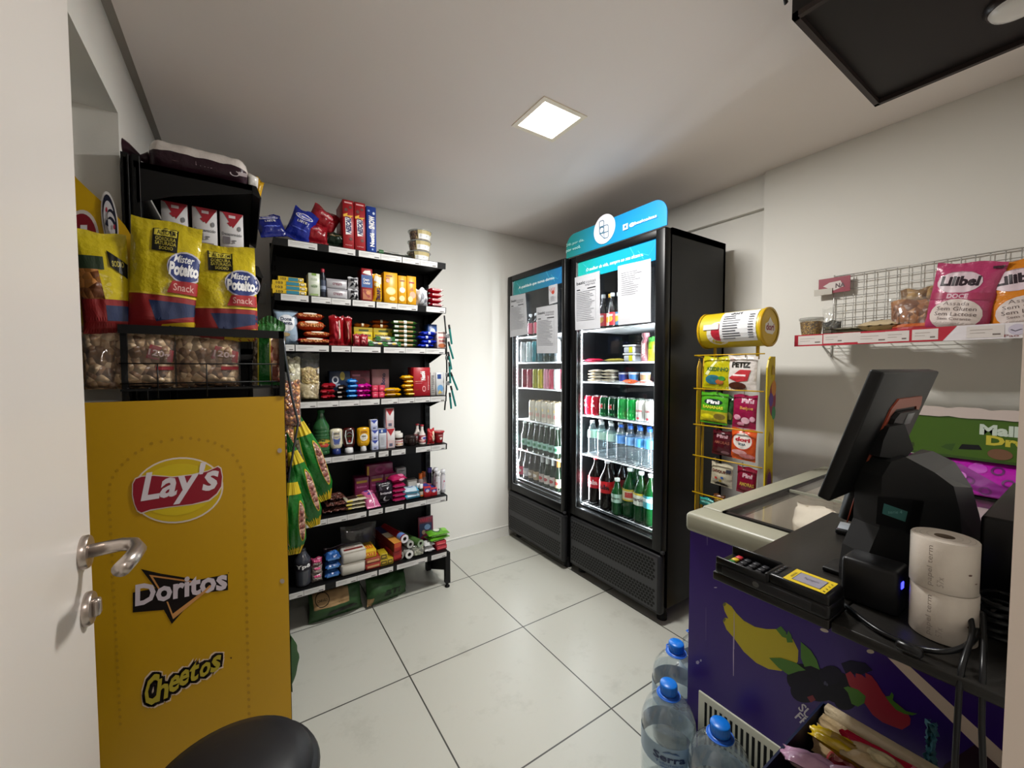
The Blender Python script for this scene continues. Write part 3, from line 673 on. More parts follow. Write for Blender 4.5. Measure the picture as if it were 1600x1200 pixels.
o = crumple('coffee_pouch', .14, .12, .075, '#8f1420', [E(.5, .62, .28, .14, '#b03040'), T('cafe', .3, .56, .7, .68, '#e8c8c0', .03)], 7); p = at(488, 352, Y=2.30); place(o, (p.x+.03, 2.315, SZ[0]+.10), (-.15, .45, 0)); tag(o, 'red coffee pouch tilted on top of the coffee heap, highest one', 'coffee pouch')
o = crumple('coffee_pouch', .10, .09, .06, '#16241a', [T('extra forte', .2, .5, .8, .62, '#9a7a50', .02)], 8); p = at(516, 367, Y=2.33); place(o, (p.x+.015, 2.385, SZ[0]+.03), (-.1, .3, 0)); tag(o, 'dark green coffee pouch wedged higher behind the red pouches', 'coffee pouch')
nes = [PG([(.05, .70), (.45, .74), (.40, .69), (.95, .70), (.60, .63), (.65, .67), (.05, .655)], '#e8b020'), PG([(.2, .64), (.75, .64), (.75, .32), (.25, .30)], W8), TQ('NESCAU', (.76, .33), (0, .31), (-.50, .03), '#141c5c', .06), T('cereal', .2, .08, .8, .11, '#e0a0a0', .0), E(.3, .8, .16, .035, '#5a2010'), E(.7, .86, .14, .03, '#5a2010'), E(.7, .22, .15, .03, '#5a2010'), R(.15, .93, .85, .96, '#e0a0a0')]
w = wid(538, 555); a = carton('cereal_box', w, .17, .253, '#9c141d', nes, [R(.1, .3, .9, .8, '#a82028')]); put(a, 538, 556, 0, 'red tall cereal box, left one of the red pair on top shelf', 'cereal box', d=.17)
c2 = dup(a, (gxc(557, 574)[0], 2.24+.088, SZ[0]+.001), (0, 0, -.02), 'red tall cereal box, right one of the red pair beside the blue box')
sn_ = [TQ('SNOW', (.85, .52), (0, .28), (-.62, 0), W8, .05), TQ('Nestlé', (.80, .14), (0, .30), (-.45, 0), W8, .05), E(.75, .86, .12, .03, '#c8d4e8'), E(.25, .9, .12, .02, '#7ea0dc'), E(.6, .08, .1, .02, '#7ea0dc')]
put(carton('cereal_box', wid(575, 590), .17, .245, '#16388a', sn_), 575, 590, 0, 'blue tall cereal box right of the two red ones on top shelf', 'cereal box', d=.17)
o = flatpack('flat_packet', wid(592, 645), .10, .03, '#cfd2cc', [R(0, 0, .16, 1, '#1f5a28'), R(.84, 0, 1, 1, '#1f5a28'), E(.5, .5, .2, .3, '#e6e6e2')], 3, edge=[R(0, 0, .15, 1, '#1f5a28')]); put(o, 592, 645, 0, 'flat white and green packet lying between cereal boxes and nut tubs', 'packet', d=.10)
def tub(name, r, h, fill, lid='#c9ccc8', lab=True):
    b = MB(); pr = [(r*.82, 0), (r*.86, h*.05), (r, h*.92)]; b.lathe([(q*.95, z+.002) for q, z in pr[:2]]+[(r*.92, h*.85)], fill, 24)
    o = b.build(name); c = MB(); c.lathe(pr, CLEAR('#fcfcfa', .08, 1.4, .05, '#dddddd'), 24, caps=False); c.build('clear_wall', o)
    l = MB(); l.lathe([(r*1.04, h*.90), (r*1.06, h*.94), (r*1.05, h), (r*.9, h+.001)], CLEAR('#e8e8e4', .12, 1.4, .35, lid), 24); l.build('lid', o)
    if lab:
        q = MB(); S = cylS(pr); q.decals(lambda u, v, oo: S(.5+(u-.5)*.24, v, oo), [R(0, .1, 1, 1.0, '#b8a878', (4, 3)), R(.05, .12, .95, .62, '#dedede', (4, 3))]+LINES(.15, .2, .85, .55, 5, '#8a8a88', 2), .0015, .0004); q.build('label', o)
    return o
nut = CHUNK('#c8a878', '#6a4a2c', 70, '#8a6a44')
tb = tub('nut_tub', .066, .060, nut); x, _ = gxc(645, 680)
for k, lb in enumerate(('clear tub of nuts, bottom of the stack on the top shelf', 'clear tub of nuts in the middle of the stack on top shelf', 'clear tub of nuts at the top of the stack on top shelf')):
    if k == 0: place(tb, (x, 2.315, SZ[0]+.001)); tag(tb, lb, 'tub', 'nut tubs on the top shelf')
    else: dup(tb, (x+.004*k, 2.315, SZ[0]+.001+.0615*k), (0, 0, .1*k), lb)
# --- second shelf
fl = [R(.0, 0, .36, 1, '#d9b414'), R(.40, .1, .78, .9, '#2a7f96', (4, 1)), T('103', .10, .2, .30, .8, '#4a3a10', .03), E(.88, .5, .08, .35, '#5a5a5a'), E(.88, .5, .06, .25, '#e8dcb0')]
for k, (a0, a1, z, lb) in enumerate(((427, 480, 0, 'yellow and teal coffee filter box, bottom of four stacked'), (426, 481, .021, 'yellow and teal coffee filter box, second from bottom of four'), (427, 480, .042, 'yellow and teal coffee filter box, third from bottom of four'), (436, 476, .063, 'yellow and teal coffee filter box, topmost and shorter-set of the pile'))):
    o = carton('filter_box', wid(a0, a1), .12, .0205, '#d9b414', fl, top=[R(.1, .1, .9, .9, '#c8a512')]); put(o, a0, a1, 1, lb, 'box', 'coffee filter boxes', d=.12, dz=z)
put(carton('tea_box', wid(483, 501), .08, .115, '#c9cfbe', [R(.3, .9, .7, 1, '#7ea048'), R(.2, .70, .8, .72, '#8aa070'), T('chá verde', .2, .75, .8, .79, '#7a8a68', .01), E(.5, .45, .3, .08, '#a8b898'), R(.15, .04, .85, .12, '#8ea868'), T('natural', .25, .4, .75, .5, '#5a6a50', .02)], [R(0, 0, 1, 1, '#b8c0aa')]), 483, 501, 1, 'pale green and white tall box beside the yellow filter boxes', 'box', d=.08)
put(bottle('sweetener_bottle', .145, .013, M('#20242c', .3), '#a02838', '#3a4458', (.2, .6), [R(0, .2, 1, .5, '#8a94a8')], neck=.006, shoulder=.7), 503, 510, 1, 'slim dark bottle with red tip on the second shelf', 'bottle', d=.03)
for k, (z, rz, lb) in enumerate(((0, 0, 'silver-grey carton, lower of two stacked on second shelf'), (.050, -.06, 'silver-grey carton, upper of two stacked on second shelf'))):
    put(carton('grey_carton', wid(512, 544), .09, .048, '#b4b2b6', [T('cream', .3, .35, .75, .62, '#7a4854', .02), R(.1, .1, .9, .16, '#8e8c92'), R(.0, .85, 1, 1, '#9d9ba2')], r=.004), 512, 544, 1, lb, 'carton', d=.09, dz=z, rz=rz)
bw = [PG([(.1, .1), (.5, .3), (.3, .5)], '#222226'), PG([(.6, .1), (.95, .25), (.7, .6)], '#1c1c20'), PG([(.15, .6), (.5, .55), (.6, .9), (.2, .85)], '#26262a'), E(.7, .8, .2, .1, '#55555a'), PG([(.4, .35), (.6, .5), (.45, .6)], '#3a3a40')]
for z, lb in ((0, 'black and white patterned carton, lower of the stacked pair'), (.062, 'black and white patterned carton, upper of the stacked pair')):
    put(packet('patterned_pack', wid(546, 563), .060, .05, '#c9c9cc', bw, seed=int(z*100)), 546, 563, 1, lb, 'carton', d=.05, dz=z)
put(carton('cracker_box', wid(566, 583), .09, .172, '#8f1c22', [R(0, .42, 1, .80, '#1c4a86'), PG([(.1, .85), (.9, .80), (.8, .95), (.3, .93)], '#d8d4cc'), T('Cream', .15, .62, .7, .70, W8, .02), T('Cracker', .15, .52, .8, .60, W8, .02), R(.1, .05, .9, .36, '#a8623a'), PG([(.1, .3), (.6, .1), (.8, .14), (.3, .36)], '#8e2c22'), E(.6, .26, .2, .06, '#c8864e')]), 566, 583, 1, 'red and blue upright cracker packet on the second shelf', 'cracker packet', d=.09)
put(packet('biscuit_packet', wid(584, 600), .155, .05, '#d6a018', [PG([(.1, .75), (.8, .62), (.9, .9), (.3, .95)], '#ddd6c6'), TQ('TRIUNFO', (.80, .08), (-.05, .42), (-.42, 0), '#3a1c50', .04), E(.35, .6, .25, .07, '#e8d8a0')], seed=4), 584, 600, 1, 'yellow biscuit sleeve with slanted writing beside the cracker packet', 'biscuit packet', d=.05)
tst = [E(.5, .40, .36, .13, '#e3cb7a'), E(.5, .40, .27, .09, '#f0dfa4'), R(.15, .86, .6, .90, '#8a4a18'), R(.12, .78, .42, .82, '#b06a18'), E(.6, .15, .22, .07, '#e6d090')]
put(carton('toast_box', wid(601, 622), .11, .168, '#d99a0c', tst+[E(.28, .72, .14, .06, '#d8a090')], [R(0, 0, 1, 1, '#c88a08')]), 601, 622, 1, 'wide yellow toast box picturing a large cracker, second shelf', 'toast box', d=.11)
put(carton('toast_box', wid(623, 636), .11, .158, '#d99a0c', [E(.5, .5, .34, .1, '#ddd8c8'), E(.45, .2, .34, .1, '#e8d498'), R(.2, .8, .8, .84, '#8a4a18')]), 623, 636, 1, 'narrow yellow toast box in the middle of three, second shelf', 'toast box', d=.11)
put(carton('toast_box', wid(637, 651), .11, .162, '#d99a0c', [E(.6, .35, .34, .12, '#d8a084'), E(.35, .2, .26, .1, '#e8d498'), R(.2, .75, .8, .80, '#a02818'), PG([(.2, .5), (.7, .5), (.6, .62)], '#b07030')]), 637, 651, 1, 'yellow toast box with pink ham picture at right of three', 'toast box', d=.11)
put(packet('white_packet', wid(653, 672), .105, .07, '#cfd0d4', [PG([(.2, .2), (.6, .5), (.4, .8)], '#9a9ca4'), PG([(.5, .1), (.9, .3), (.7, .5)], '#8e9098')], seed=9, wr=.012), 653, 672, 1, 'crumpled white and silver packet on the second shelf', 'packet', d=.07)
for k in range(4):
    put(flatpack('red_packet', wid(674, 694), .09, .029, '#b8142a', [], seed=k, edge=[R(.1, .3, .9, .7, '#e8c8c8'), R(.2, .42, .8, .58, '#b8142a')]), 674, 694, 1, 'red and white small packet, %s from the bottom of the right-end stack' % ORD[k] if k < 3 else 'red and white small packet, topmost of the right-end stack', 'packet', 'red packets at right end of second shelf', d=.09, dz=k*.0295)
# --- third shelf
put(packet('flour_packet', wid(428, 467), .165, .07, '#9fb4c8', [E(.5, .62, .36, .25, '#d8dade'), T('Dona', .25, .68, .72, .79, '#16264a', .04), T('Benta', .24, .56, .76, .67, '#16264a', .04), R(.12, .03, .45, .2, '#c8a878', None), E(.4, .28, .25, .06, '#b8a070'), R(.6, .05, .9, .1, '#7a90ac')], seed=2, shape=.35, wr=.002, cr=.03), 428, 467, 2, 'pale blue flour packet with white circle, left end of third shelf', 'flour packet', d=.07)
pst = CHUNK('#d8a060', '#a8542c', 90, '#c8783a')
for k, (a0, a1, c, z, t, lb) in enumerate(((463, 519, '#a01c22', 0, .038, 'dark red pasta packet at the bottom of the stack beside the flour'), (474, 518, '#b8441c', .039, .032, 'orange-brown pasta packet, second up in the stack beside flour'), (464, 510, '#c8461a', .072, .052, 'bright orange pasta packet, third up in the stack beside flour'), (461, 508, '#a83218', .125, .038, 'red pasta packet at the top of the stack beside the flour'))):
    put(flatpack('pasta_packet', wid(a0, a1), .10, t, c, [], k, edge=[R(.08, .3, .92, .75, pst, (10, 3)), E(.5, .85, .25, .14, '#e8d8c8')]), a0, a1, 2, lb, 'pasta packet', d=.10, dz=z)
put(packet('red_pouch', wid(515, 539), .155, .055, '#8a1018', [PG([(.62, .2), (.72, .25), (.68, .85), (.6, .8)], '#d8c0b0'), E(.4, .5, .14, .3, '#a82030')], seed=5, wr=.006, shape=.9), 515, 539, 2, 'dark red upright pouch with pale stripe, left one of two', 'pouch', d=.055)
put(packet('red_pouch', wid(538, 552), .155, .055, '#8a1018', [PG([(.42, .2), (.58, .25), (.38, .85), (.3, .8)], '#b87868')], seed=15, wr=.006, shape=.9), 538, 552, 2, 'dark red narrow upright pouch, right one of two', 'pouch', d=.055)
for k, (a0, a1, lb) in enumerate(((552, 563, 'small dark red sachet, left one under the yellow boxes'), (562, 576, 'small dark red sachet, right one under the yellow boxes'))):
    put(packet('red_sachet', wid(a0, a1, 2.225), .062, .03, '#96222e', [R(.25, .3, .75, .5, '#c87878'), E(.5, .7, .2, .1, '#d8a0a0')], seed=k+3, wr=.005), a0, a1, 2, lb, 'sachet', y=2.222, d=.03, rz=.15-.3*k)
for k, (a0, a1) in enumerate(((553, 582), (584, 613))):
    o = carton('yellow_box', wid(a0, a1, 2.30), .10, .105, '#c8b01c', [R(0, .78, 1, 1, '#a8921a'), R(.25, .80, .78, .90, '#3a4a20'), T('PAÇOQUINHA', .08, .50, .92, .66, '#1c2a5c', .03), E(.75, .22, .25, .18, '#e8e0c0'), R(0, .0, 1, .12, '#d8a818')])
    put(o, a0, a1, 2, 'yellow box behind the white packets, %s of the two' % ('left', 'right')[k], 'box', y=2.30, d=.10)
lay = CHUNK('#b86a28', '#7a3414', 80, '#a8541c')
for k, (a0, a1, z, lb) in enumerate(((554, 580, .106, 'orange-brown flat packet on the left yellow box'), (583, 610, .106, 'orange-brown flat packet lying on the right yellow box'), (583, 610, .132, 'orange-brown flat packet on top of another above right yellow box'))):
    put(flatpack('wafer_packet', wid(a0, a1, 2.30), .09, .026, '#a8541c', [], k, body=None, edge=[R(.42, .1, .56, .9, '#d8c8a8')]), a0, a1, 2, lb, 'packet', y=2.30, d=.09, dz=z)
gw = [PG([(0, 0), (.3, 0), (.1, 1), (0, 1)], '#1f6a28'), E(.6, .55, .12, .25, '#c8a83a'), PG([(.85, 0), (1, 0), (1, 1), (.75, 1)], '#1f6a28')]
for k, (a0, a1, z, rz, lb) in enumerate(((574, 604, 0, .1, 'white and green packet lying in front of the left yellow box'), (600, 628, 0, -.15, 'white and green packet lying in front of the right yellow box'), (586, 618, .028, .05, 'white and green packet lying across two similar packets'))):
    put(flatpack('green_packet', wid(a0, a1, 2.225), .065, .028, '#c9cdc6', gw, k, edge=gw), a0, a1, 2, lb, 'packet', 'loose white and green packets', y=2.224, d=.065, dz=z, rz=rz)
for k in range(6):
    put(flatpack('green_packet', wid(612, 652)*(1 if k % 2 else .92), .08, .025, '#4a7a34', [], k+3, edge=[R(.2, .2, .8, .8, '#8a6a3a'), R(.42, 0, .54, 1, '#d6dccf'), R(.0, .2, .18, .8, '#c8ccc0')]), 616, 652, 2, 'green and silver wafer packet, %s from the bottom of six stacked' % ORD[k], 'packet', 'stack of green wafer packets', d=.08, dz=k*.0255)
put(bottle('brown_canister', .10, .026, M('#6a4a34', .4), '#8a6a4c', neck=.02, shoulder=.66), 655, 668, 2, 'brown round canister behind the blue packets on third shelf', 'canister', y=2.32, d=.05)
put(carton('blue_box', wid(669, 683, 2.3), .08, .145, '#2a4a86', [R(.1, .1, .9, .45, '#d0c8c0'), E(.5, .7, .3, .14, '#c8d0dc')]), 669, 683, 2, 'blue and white upright box behind the blue packets', 'box', y=2.30, d=.08)
for k in range(4):
    put(flatpack('blue_packet', wid(654, 679), .07, .024, '#1a2fae', [], k, edge=[R(.4, .1, .55, .9, '#b8c0e8'), R(.1, .3, .3, .6, '#3a50d0')], wr=.005), 655+(k % 2)*4, 680+(k % 2)*4, 2, 'bright blue biscuit packet, %s from the bottom of four stacked' % ORD[k], 'packet', 'bright blue packets on third shelf', d=.07, dz=k*.0245)
put(carton('pink_white_box', wid(683, 698), .07, .098, '#d8c4be', [R(.1, .88, .9, .97, '#8a6a64'), R(.15, .6, .85, .7, '#c87878'), T('mix', .2, .38, .85, .52, '#9a2a2a', .03), E(.5, .16, .38, .13, '#b0623a')]), 683, 698, 2, 'small pink and white box at the right end of third shelf', 'box', d=.07)
# --- fourth shelf
def snackbag(name, w, h, d, fill, fh, decs=(), seed=0, tint='#fcfcfb'):
    b = MB(); S1 = pillowS(w*.94, h*fh, d*.95, 1, seed, .006, True, .02, .5); S2 = pillowS(w*.94, h*fh, d*.95, -1, seed, .006, True, .02, .5)
    b.surf(S1, 14, 14, fill); b.surf(S2, 14, 14, fill); o = b.build(name)
    c = MB(); cl = CLEAR(tint, .06, 1.5, .07, '#cfcfcf'); C1 = pillowS(w, h, d*1.06, 1, seed, .005, True, .04, .5); c.surf(C1, 14, 18, cl); c.surf(pillowS(w, h, d*1.06, -1, seed, .005, True, .04, .5), 14, 18, cl); c.decals(C1, decs, .0015, .0004); c.build('clear_bag', o); return o
put(snackbag('popcorn_bag', wid(446, 470, 2.25), .235, .06, CHUNK('#f0ead2', '#c0b890', 45, '#e2dcbc', dist=.02), .92, seed=1), 446, 470, 3, 'clear bag of pale puffed snacks at the left of the fourth shelf', 'snack bag', y=2.25, d=.06)
put(snackbag('biscuit_bag', wid(466, 502), .095, .07, CHUNK('#d0bf98', '#8a7850', 40, '#b5a47a'), .95, seed=3), 464, 500, 3, 'clear bag of ring biscuits, lower of two at left', 'snack bag', d=.07)
put(snackbag('biscuit_bag', wid(468, 500), .165, .06, CHUNK('#ead49a', '#a88c54', 70, '#d8be7c'), .55, [R(.86, .36, .97, .52, '#b8b4ac')], seed=4), 468, 500, 3, 'clear bag of ridged yellow biscuits standing on the ring biscuits', 'snack bag', y=2.255, d=.06, dz=.075)
def stack(name, px, n, t, col, lbl, cat, shelf, z0=0, y=2.24, dp=.06, edge=(), seed=0, wr=.006, grp=None, jit=2):
    rr = random.Random(seed+99)
    for k in range(n):
        j = rr.uniform(-jit, jit); a0, a1 = px[0]+j, px[1]+j
        put(flatpack(name, wid(a0, a1, y), dp, t*.97, col, [], seed+k, edge=list(edge), wr=wr), a0, a1, shelf, lbl % (ORD[k] if k < n-1 or n == 1 else 'topmost'), cat, grp, y=y, d=dp, dz=z0+k*t, rz=rr.uniform(-.08, .08))
stack('chocolate_packet', (500, 524), 3, .028, '#8a1420', 'dark red chocolate packet, %s from below in its stack of three', 'packet', 3, edge=[R(.1, .4, .4, .6, '#c83848')], grp='dark red chocolate packets')
stack('chocolate_packet', (525, 541), 3, .024, '#1c1210', 'black-brown chocolate packet, %s from below in its stack', 'packet', 3, edge=[R(.1, .3, .5, .7, '#b8a8a0')], grp='black chocolate packets')
stack('chocolate_packet', (541, 559), 4, .026, '#1a6ab8', 'light blue packet, %s from below in the blue stack', 'packet', 3, edge=[R(.2, .5, .8, .8, '#5aa8e8')], grp='light blue packets')
stack('sweet_packet', (556, 580), 3, .025, '#b01080', 'magenta foil packet, %s from below in the magenta stack', 'packet', 3, edge=[R(.2, .5, .4, .8, '#e050b0')], wr=.01, grp='magenta packets')
for k in range(4):
    a0 = 580+10.5*(k % 2); put(carton('gum_box', wid(a0, a0+10), .05, .033, '#b41c3c', [R(.12, .15, .88, .85, '#d03858'), R(.3, .4, .7, .6, '#e88898')]), a0, a0+10, 3, 'small red sweets box, %s %s of the block of four' % (('lower', 'upper')[k//2], ('left', 'right')[k % 2]), 'sweets box', 'small red boxes in a block', d=.05, dz=(k//2)*.0345)
stack('cookie_packet', (601, 628), 2, .026, '#d29a08', 'orange-yellow packet, %s of the low front pile', 'packet', 3, grp='orange packets, front pile', edge=[R(.1, .5, .6, .8, '#8a5a10')], y=2.228)
stack('cookie_packet', (630, 654), 5, .024, '#d29a08', 'orange-yellow packet, %s from below in the tall yellow stack', 'packet', 3, grp='orange packets, tall stack', edge=[R(.1, .5, .5, .8, '#f0c850')], seed=5, jit=4)
for a0, a1, h, c, dec, lb in ((513, 546, .105, '#1c2c48', [Ring(.28, .55, .16, .2, .6, '#c8ccd4'), E(.62, .75, .12, .22, '#a89a40'), R(.1, .2, .5, .35, '#8a94ac')], 'dark blue chocolate box standing at back of fourth shelf'), (546, 577, .108, '#5a1424', [R(.1, .7, .5, .8, '#a86878'), E(.6, .4, .2, .2, '#3a1018')], 'dark wine red box standing between blue and pink boxes'), (580, 607, .115, '#94686a', [TQ('Bono', (.75, .2), (.05, .6), (-.25, 0), '#2a2444', .04)], 'dusty pink box standing at back with vertical writing')):
    put(carton('biscuit_box', wid(a0, a1, 2.32), .06, h, c, dec), a0, a1, 3, lb, 'biscuit box', y=2.34, d=.06, dz=.04)
bs = MB(); bs.box(-.17, .17, -.04, .04, 0, .038, M('#241a18', .6)); ob = bs.build('low_carton'); place(ob, (gxc(545, 577, 2.34)[0], 2.365, SZ[3]+.001)); tag(ob, 'low dark carton tray under the three standing biscuit boxes', 'carton tray')
put(carton('chocolate_box', wid(646, 672), .10, .165, '#a01420', [R(.68, .48, .92, .9, '#a01420'), TQ('Nestlé', (.72, .55), (-.04, .32), (-.28, 0), W8, .05), Ring(.62, .25, .1, .1, .7, '#e0a0a0'), R(.1, .5, .55, .52, '#d88890'), R(.1, .44, .5, .45, '#d88890'), TQ('especial', (.93, .2), (0, .5), (-.1, 0), '#e0b0b0', .01)], [R(0, 0, 1, 1, '#84101a')]), 646, 671, 3, 'red chocolate box with vertical white writing, fourth shelf right', 'chocolate box', d=.10)
put(carton('white_box', wid(672, 680), .07, .135, '#a8a4a0', LINES(.2, .1, .8, .9, 9, '#6a6866', 2)), 672, 680, 3, 'narrow grey-white box next to the red chocolate box', 'box', d=.07)
put(carton('white_box', wid(681, 694), .07, .135, '#c4c6c8', [R(.15, .72, .6, .92, '#2c4a8a'), E(.5, .3, .35, .16, '#6a9ac8'), PG([(.2, .05), (.7, .1), (.4, .25)], '#c8b060')]), 681, 694, 3, 'white box with blue patch at the right end of fourth shelf', 'box', d=.07)
# --- fifth shelf
dkg = M('#0e1a12', .15)
put(bottle('sauce_bottle', .165, .025, dkg, '#16181a', '#c8c8c4', (.1, .38), [R(.1, .3, .9, .5, '#3a3a3a')], neck=.011), 474, 486, 4, 'dark sauce bottle with white label behind the green bottle', 'bottle', y=2.29, d=.05)
put(bottle('juice_bottle', .235, .041, M('#2c5a34', .12, coat=.5), '#1c5a2a', '#2a5a34', (.12, .42), [E(.55, .55, .38, .3, '#b89a2c'), E(.4, .4, .15, .16, '#a83a24'), E(.66, .36, .15, .15, '#b03a2c'), T('VINHO', .2, .72, .85, .92, '#1a4a22', .03)], neck=.015, shoulder=.60, ribs=True), 486, 514, 4, 'large green plastic bottle with fruit label on the fifth shelf', 'bottle', y=2.235, d=.08)
def squeeze(name, col, cap, w, h, label, decs, spout=False):
    d = w*.55; b = MB()
    pr = [(0, .18), (.62, .20), (.86, .26), (1, .40), (.97, .7), (1, .88), (.9, .97), (.5, 1)]
    vs = []; n = 24
    for r, z in pr:
        for i in range(n): a = 2*PI*i/n; vs.append((w/2*max(r, .25)*math.copysign(abs(math.cos(a))**.8, math.cos(a)), d/2*max(r, .3)*math.sin(a), z*h))
    fs = [(k*n+i, k*n+(i+1) % n, (k+1)*n+(i+1) % n, (k+1)*n+i) for k in range(len(pr)-1) for i in range(n)]+[tuple(range((len(pr)-1)*n, len(pr)*n))]
    b.add(vs, fs, M(col, .25), True); o = b.build(name)
    c = MB(); c.lathe([(w*.34, 0), (w*.35, h*.02), (w*.32, h*.18), (w*.2, h*.21)] if not spout else [(w*.22, 0), (w*.24, h*.02), (w*.22, h*.14), (w*.2, h*.22)], M(cap, .35), 20); c.build('cap', o)
    l = MB(); l.decals(lambda u, v, oo: Vector(((u-.5)*w*.8, -d/2*(.97-.30*(2*u-1)**2)-oo, h*(.36+.56*v))), [(affine(grid2(8, 8), (.08, .05), (.84, 0), (0, .9)), label)] if False else [PG([(.22, 0), (.78, 0), (.95, .6), (.88, .98), (.12, .98), (.05, .6)], label)]+list(decs), .002, .0004); l.build('label', o)
    return o
hz = lambda t, c: [T('HEINZ', .2, .76, .8, .9, '#2c2c30', .03), T(t, .2, .5, .8, .62, c, .01), Ring(.5, .45, .36, .38, .93, '#8a8a90')]
put(squeeze('mayonnaise_bottle', '#d4cdb4', '#1c2c6a', .062, .132, '#d8d6da', [PG([(.25, .05), (.75, .05), (.85, .5), (.6, .4), (.4, .4), (.15, .5)], '#4a5a9a')]+hz('mayo', '#4a4a80')), 513, 533, 4, 'upside-down cream mayonnaise bottle with blue cap', 'squeeze bottle', d=.036)
put(squeeze('ketchup_bottle', '#3a0c08', '#d4d4d4', .062, .132, '#cfd0ce', hz('ketchup', '#2a6a3a')+[E(.5, .2, .12, .09, '#a02018')]), 533, 553, 4, 'upside-down dark red ketchup bottle with white cap', 'squeeze bottle', d=.036)
put(squeeze('mustard_bottle', '#d09a0a', '#dcdcdc', .068, .128, '#d8a418', [E(.5, .42, .36, .28, '#e2ddd0'), T('HEINZ', .28, .42, .72, .56, '#3a3020', .03), T('mostarda', .28, .28, .72, .36, '#5a4a20', .0), PG([(.15, .75), (.85, .75), (.7, .9), (.3, .9)], '#a86a10')], True), 555, 577, 4, 'upside-down yellow mustard bottle with narrow white spout', 'squeeze bottle', d=.036)
mk = lambda c: [PG([(0, .98), (1, .98), (.5, .62)], c), R(.1, .05, .9, .4, '#a8aed0' if c != '#a82830' else '#c8b0b0'), R(.3, .10, .7, .25, '#5a5a70')]
for k in range(3): put(carton('cream_carton', wid(578, 589), .045, .055, '#cdd0e0', mk('#3a4aa0'), [R(0, 0, 1, 1, '#8088b0')]), 578+(k == 2)*-1, 589+(k == 2)*-1, 4, 'small blue and white cream carton, %s of three stacked' % ('bottom', 'middle', 'top')[k], 'carton', 'blue cream cartons', d=.045, dz=k*.0555)
put(bottle('dark_bottle', .17, .02, M('#15161c', .3), '#222633', neck=.01), 580, 590, 4, 'dark slim bottle behind the blue cream cartons', 'bottle', y=2.32, d=.04)
put(carton('milk_carton', wid(590, 602), .05, .112, '#c3c6cc', [R(0, .80, 1, 1, '#2c4a8c'), R(.25, .84, .5, .96, '#d0d4dc'), R(.1, .1, .9, .7, '#b4b7bf')]+LINES(.2, .2, .8, .6, 5, '#9a9ca4', 4), [R(0, 0, 1, 1, '#8e9098')]), 590, 602, 4, 'single white carton with dark blue top band, fifth shelf', 'carton', d=.05)
for k in range(2): put(carton('milk_carton', wid(602, 615), .05, .112, '#cfc9c9', mk('#a82830')+[R(0, 0, .06, 1, '#b04048')], [R(0, 0, 1, 1, '#a09a9a')]), 602-k, 615-k, 4, 'red and white carton, %s of the tall stacked pair' % ('lower', 'upper')[k], 'carton', 'red and white cartons', d=.05, dz=k*.113)
def jar(name, r, h, body, lid, label=None, decs=(), lh=.25, lidh=None):
    b = MB(); pr = [(r*.9, 0), (r, h*.05), (r, h*(1-lh)*.9), (r*.9, h*(1-lh))]; b.lathe(pr, M(body, .15), 24); o = b.build(name)
    c = MB(); c.lathe([(r*.95, h*(1-lh)), (r*.97, h*(1-lh)+.001), (r*.97, h-.003), (r*.9, h)], M(lid, .35), 24); c.build('lid', o)
    if label:
        S = cylS(pr); l = MB(); l.surf(lambda u, v, oo: S(u, .15+.65*v, .0008), 24, 2, M(label, .4)); l.decals(lambda u, v, oo: S(.5+(u-.5)*.42, .15+.65*v, oo), decs, .0014, .0003); l.build('label', o)
    return o
put(jar('spread_jar', .026, .077, '#2a120c', '#dcd8d2', '#d8ccc8', [T('nutelle', .1, .6, .9, .85, '#a82830', .03), R(.2, .12, .8, .4, '#8a4a34'), E(.5, .25, .2, .14, '#d8b890')], .3), 614, 631, 4, 'chocolate spread jar with white lid in front on fifth shelf', 'jar', d=.05)
put(jar('spread_jar', .024, .080, '#2a120c', '#dcd8d2', '#d8ccc8', [], .3), 613, 627, 4, 'white-lidded jar standing behind the chocolate spread jar', 'jar', y=2.30, d=.05)
put(jar('glass_jar', .034, .055, '#1c1210', '#2c2220', None, (), .22), 631, 654, 4, 'low dark glass jar between spread jar and milk bottle', 'jar', d=.066)
def mbottle(c1): return bottle('yogurt_bottle', .115, .021, M('#d4cbc6', .3), '#a02430', '#a02434', (.12, .5), [E(.6, .6, .35, .25, '#d8d0d8'), E(.65, .58, .22, .16, '#3a3a90'), E(.35, .25, .3, .14, '#d8b0a8')], neck=.008, shoulder=.45, caph=.008)
put(mbottle(0), 653, 667, 4, 'white bottle with red label in front on fifth shelf', 'bottle', d=.042)
put(mbottle(0), 646, 659, 4, 'white bottle behind the one with the red label', 'bottle', y=2.295, d=.042)
put(packet('red_packet', wid(668, 680), .09, .035, '#a81c22', [E(.75, .5, .25, .35, '#d8c0a8'), R(.1, .3, .4, .8, '#c02a2c')], seed=6, wr=.005), 667, 680, 4, 'red crinkled packet beside the red tub on fifth shelf', 'packet', y=2.228, d=.035, rz=.2)
b = MB(); b.lathe([(.024, 0), (.026, .004), (.031, .060)], M('#8e1820', .3), 24); b.decals(cylS([(.024, 0), (.031, .06)]), [E(.52, .35, .06, .22, '#5a2a18'), E(.53, .42, .05, .14, '#d8ccc4'), T('cobertura', .44, .7, .58, .82, '#e0c0c0', .01)], .0008)
o = b.build('frosting_tub'); l = MB(); l.lathe([(.036, .060), (.037, .062), (.036, .068), (.030, .069)], M('#a01c24', .3), 24); l.build('lid', o)
put(o, 679, 695, 4, 'red tub with wide red lid at the right end of the fifth shelf', 'tub', d=.06)
